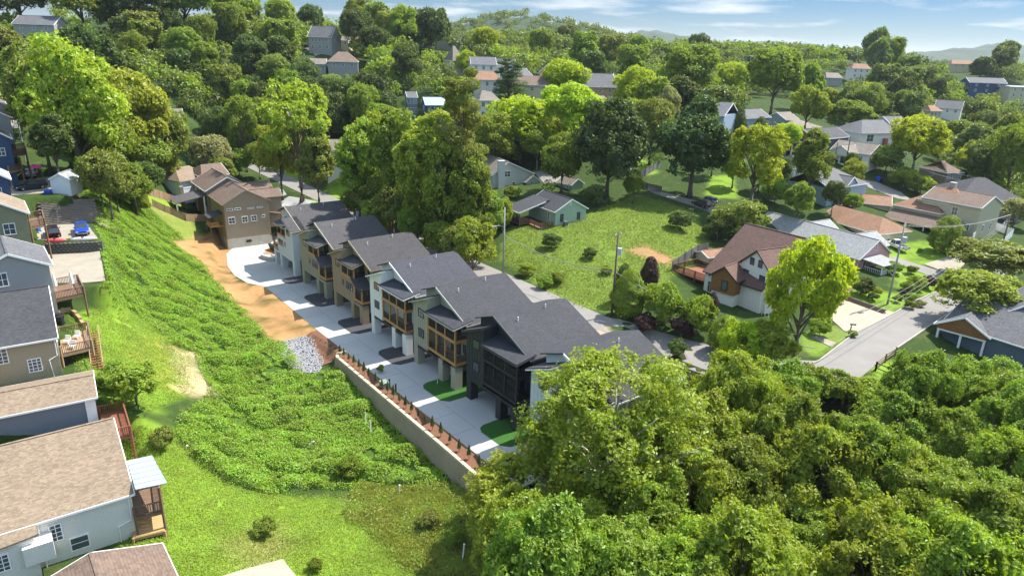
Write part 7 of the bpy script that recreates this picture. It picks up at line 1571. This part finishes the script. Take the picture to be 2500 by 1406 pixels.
for i, d_ in enumerate((-.5, 0, .5)): wire('overhead_wire', f'thin wire from the right lawn pole to the far right pole, {("lower", "middle", "upper")[i]}', P3 + [d_, d_, -.4 + .0 * i], P4 + [d_, d_, -.3], 1.2)
for i, d_ in enumerate((-.6, 0, .7)): wire('overhead_wire', f'pale wire slanting down across the garage driveway, {("first", "second", "third")[i]} from the left', P4 + [d_, d_, -1.2 - i * .4], at(2035 - i * 10, 800 + i * 25, 8.), 1.4, r_=.03)
wire('overhead_wire', 'wire along the right slope from the cottage pole', P5 + [0, 0, -.5], at(2420, 440, 14.), 1.5, r_=.05); wire('overhead_wire', 'wire from the cottage pole towards the dormer house', P5 + [0, 0, -.5], P7 + [0, 0, -.5], 1.5, r_=.05); wire('overhead_wire', 'second wire along the right slope from the cottage pole', P5 + [0, 0, -1.5], at(2440, 462, 13.), 1.5, r_=.05)
# ---- mailbox, garden beds, manhole
p = on(2076, 808); t = thing('mailbox', 'black mailbox on a post at the driveway corner', 'mailbox', tuple(p)); m = MB(); m.box(p[0] - .07, p[0] + .07, p[1] - .07, p[1] + .07, p[2] - .2, p[2] + 1.2); m.build('post', BLACK, t); m = MB(); m.tube([(p[0] - .15, p[1], p[2] + 1.1), (p[0] + .65, p[1], p[2] + 1.1)], .16, 10); m.build('box', BLACK, t)
FL = [(2140,712,26,'yellow','golden shrub beside the pink house porch'),(2100,700,60,'dark','dark rounded shrub below the pink house windows'),(2215,700,34,'mid','green shrub in the rock garden by the right road'),(2235,690,44,'fresh','yellow-green shrub at the top of the rock garden'),(2225,725,26,'fresh','small bright shrub in the rock garden'),(2245,742,24,'pale','pale silvery shrub at the kerb of the rock garden'),(2220,745,30,'mid','round green shrub near the road corner'),(2192,730,26,'mid','round green shrub beside the tall pole'),(2262,690,40,'purple','purple shrub at the end of the rock garden'),(2205,715,18,'purple','reddish small shrub in the rock garden'),(2180,655,40,'mid','green shrub along the lane by the pink house'),(2225,660,30,'mid','second green shrub along the lane'),(2080,815,24,'mid','small shrub at the mailbox'),(2245,612,14,'mid','small round bush on the cream house lawn'),(2130,725,26,'dark','low dark shrub beside the porch steps'),(2000,800,60,'mid','shrub on the bank beside the garage driveway'),(1995,770,50,'fresh','bright shrub left of the garage driveway'),(1480,660,30,'fresh','weedy clump on the grassy lot near the pole'),(1330,690,44,'mid','weedy clump low on the grassy lot'),(1285,660,44,'fresh','bright weedy clump at the left of the grassy lot'),(1360,680,40,'mid','second weedy clump low on the grassy lot'),(1440,620,36,'dark','dark brush pile on the grassy lot'),(1345,590,50,'dark','dark brush line across the grassy lot'),(1660,540,60,'dark','dark brush at the top right of the grassy lot'),(1225,545,40,'fresh','bright shrub by the cottage porch corner'),(1250,470,40,'mid','shrub below the grey-green house')]
for x, y, w_, mt, lb in FL: T_(x, y, w_, w_ * .7, f'shrub{rnd.randrange(3)}', mt, lb, cat='shrub', name='shrub')
# ---- haze
hv = bpy.data.meshes.new('haze'); bm = bmesh.new(); bmesh.ops.create_cube(bm, size=1.); bm.to_mesh(hv); bm.free(); hb = bpy.data.objects.new('haze', hv); COL.objects.link(hb)
hb.scale = (26000, 26000, 160); hb.location = (0, 0, 65); tag(hb, 'thin bluish summer haze over the whole valley', None, None, 'stuff')
hm = bpy.data.materials.new('haze'); hm.use_nodes = True; hn = hm.node_tree.nodes; hn.clear(); vo = hn.new('ShaderNodeVolumePrincipled'); vo.inputs['Color'].default_value = (.78, .88, 1., 1); vo.inputs['Density'].default_value = .00006; vo.inputs['Anisotropy'].default_value = .3
ho = hn.new('ShaderNodeOutputMaterial'); hm.node_tree.links.new(vo.outputs[0], ho.inputs[1]); hv.materials.append(hm)
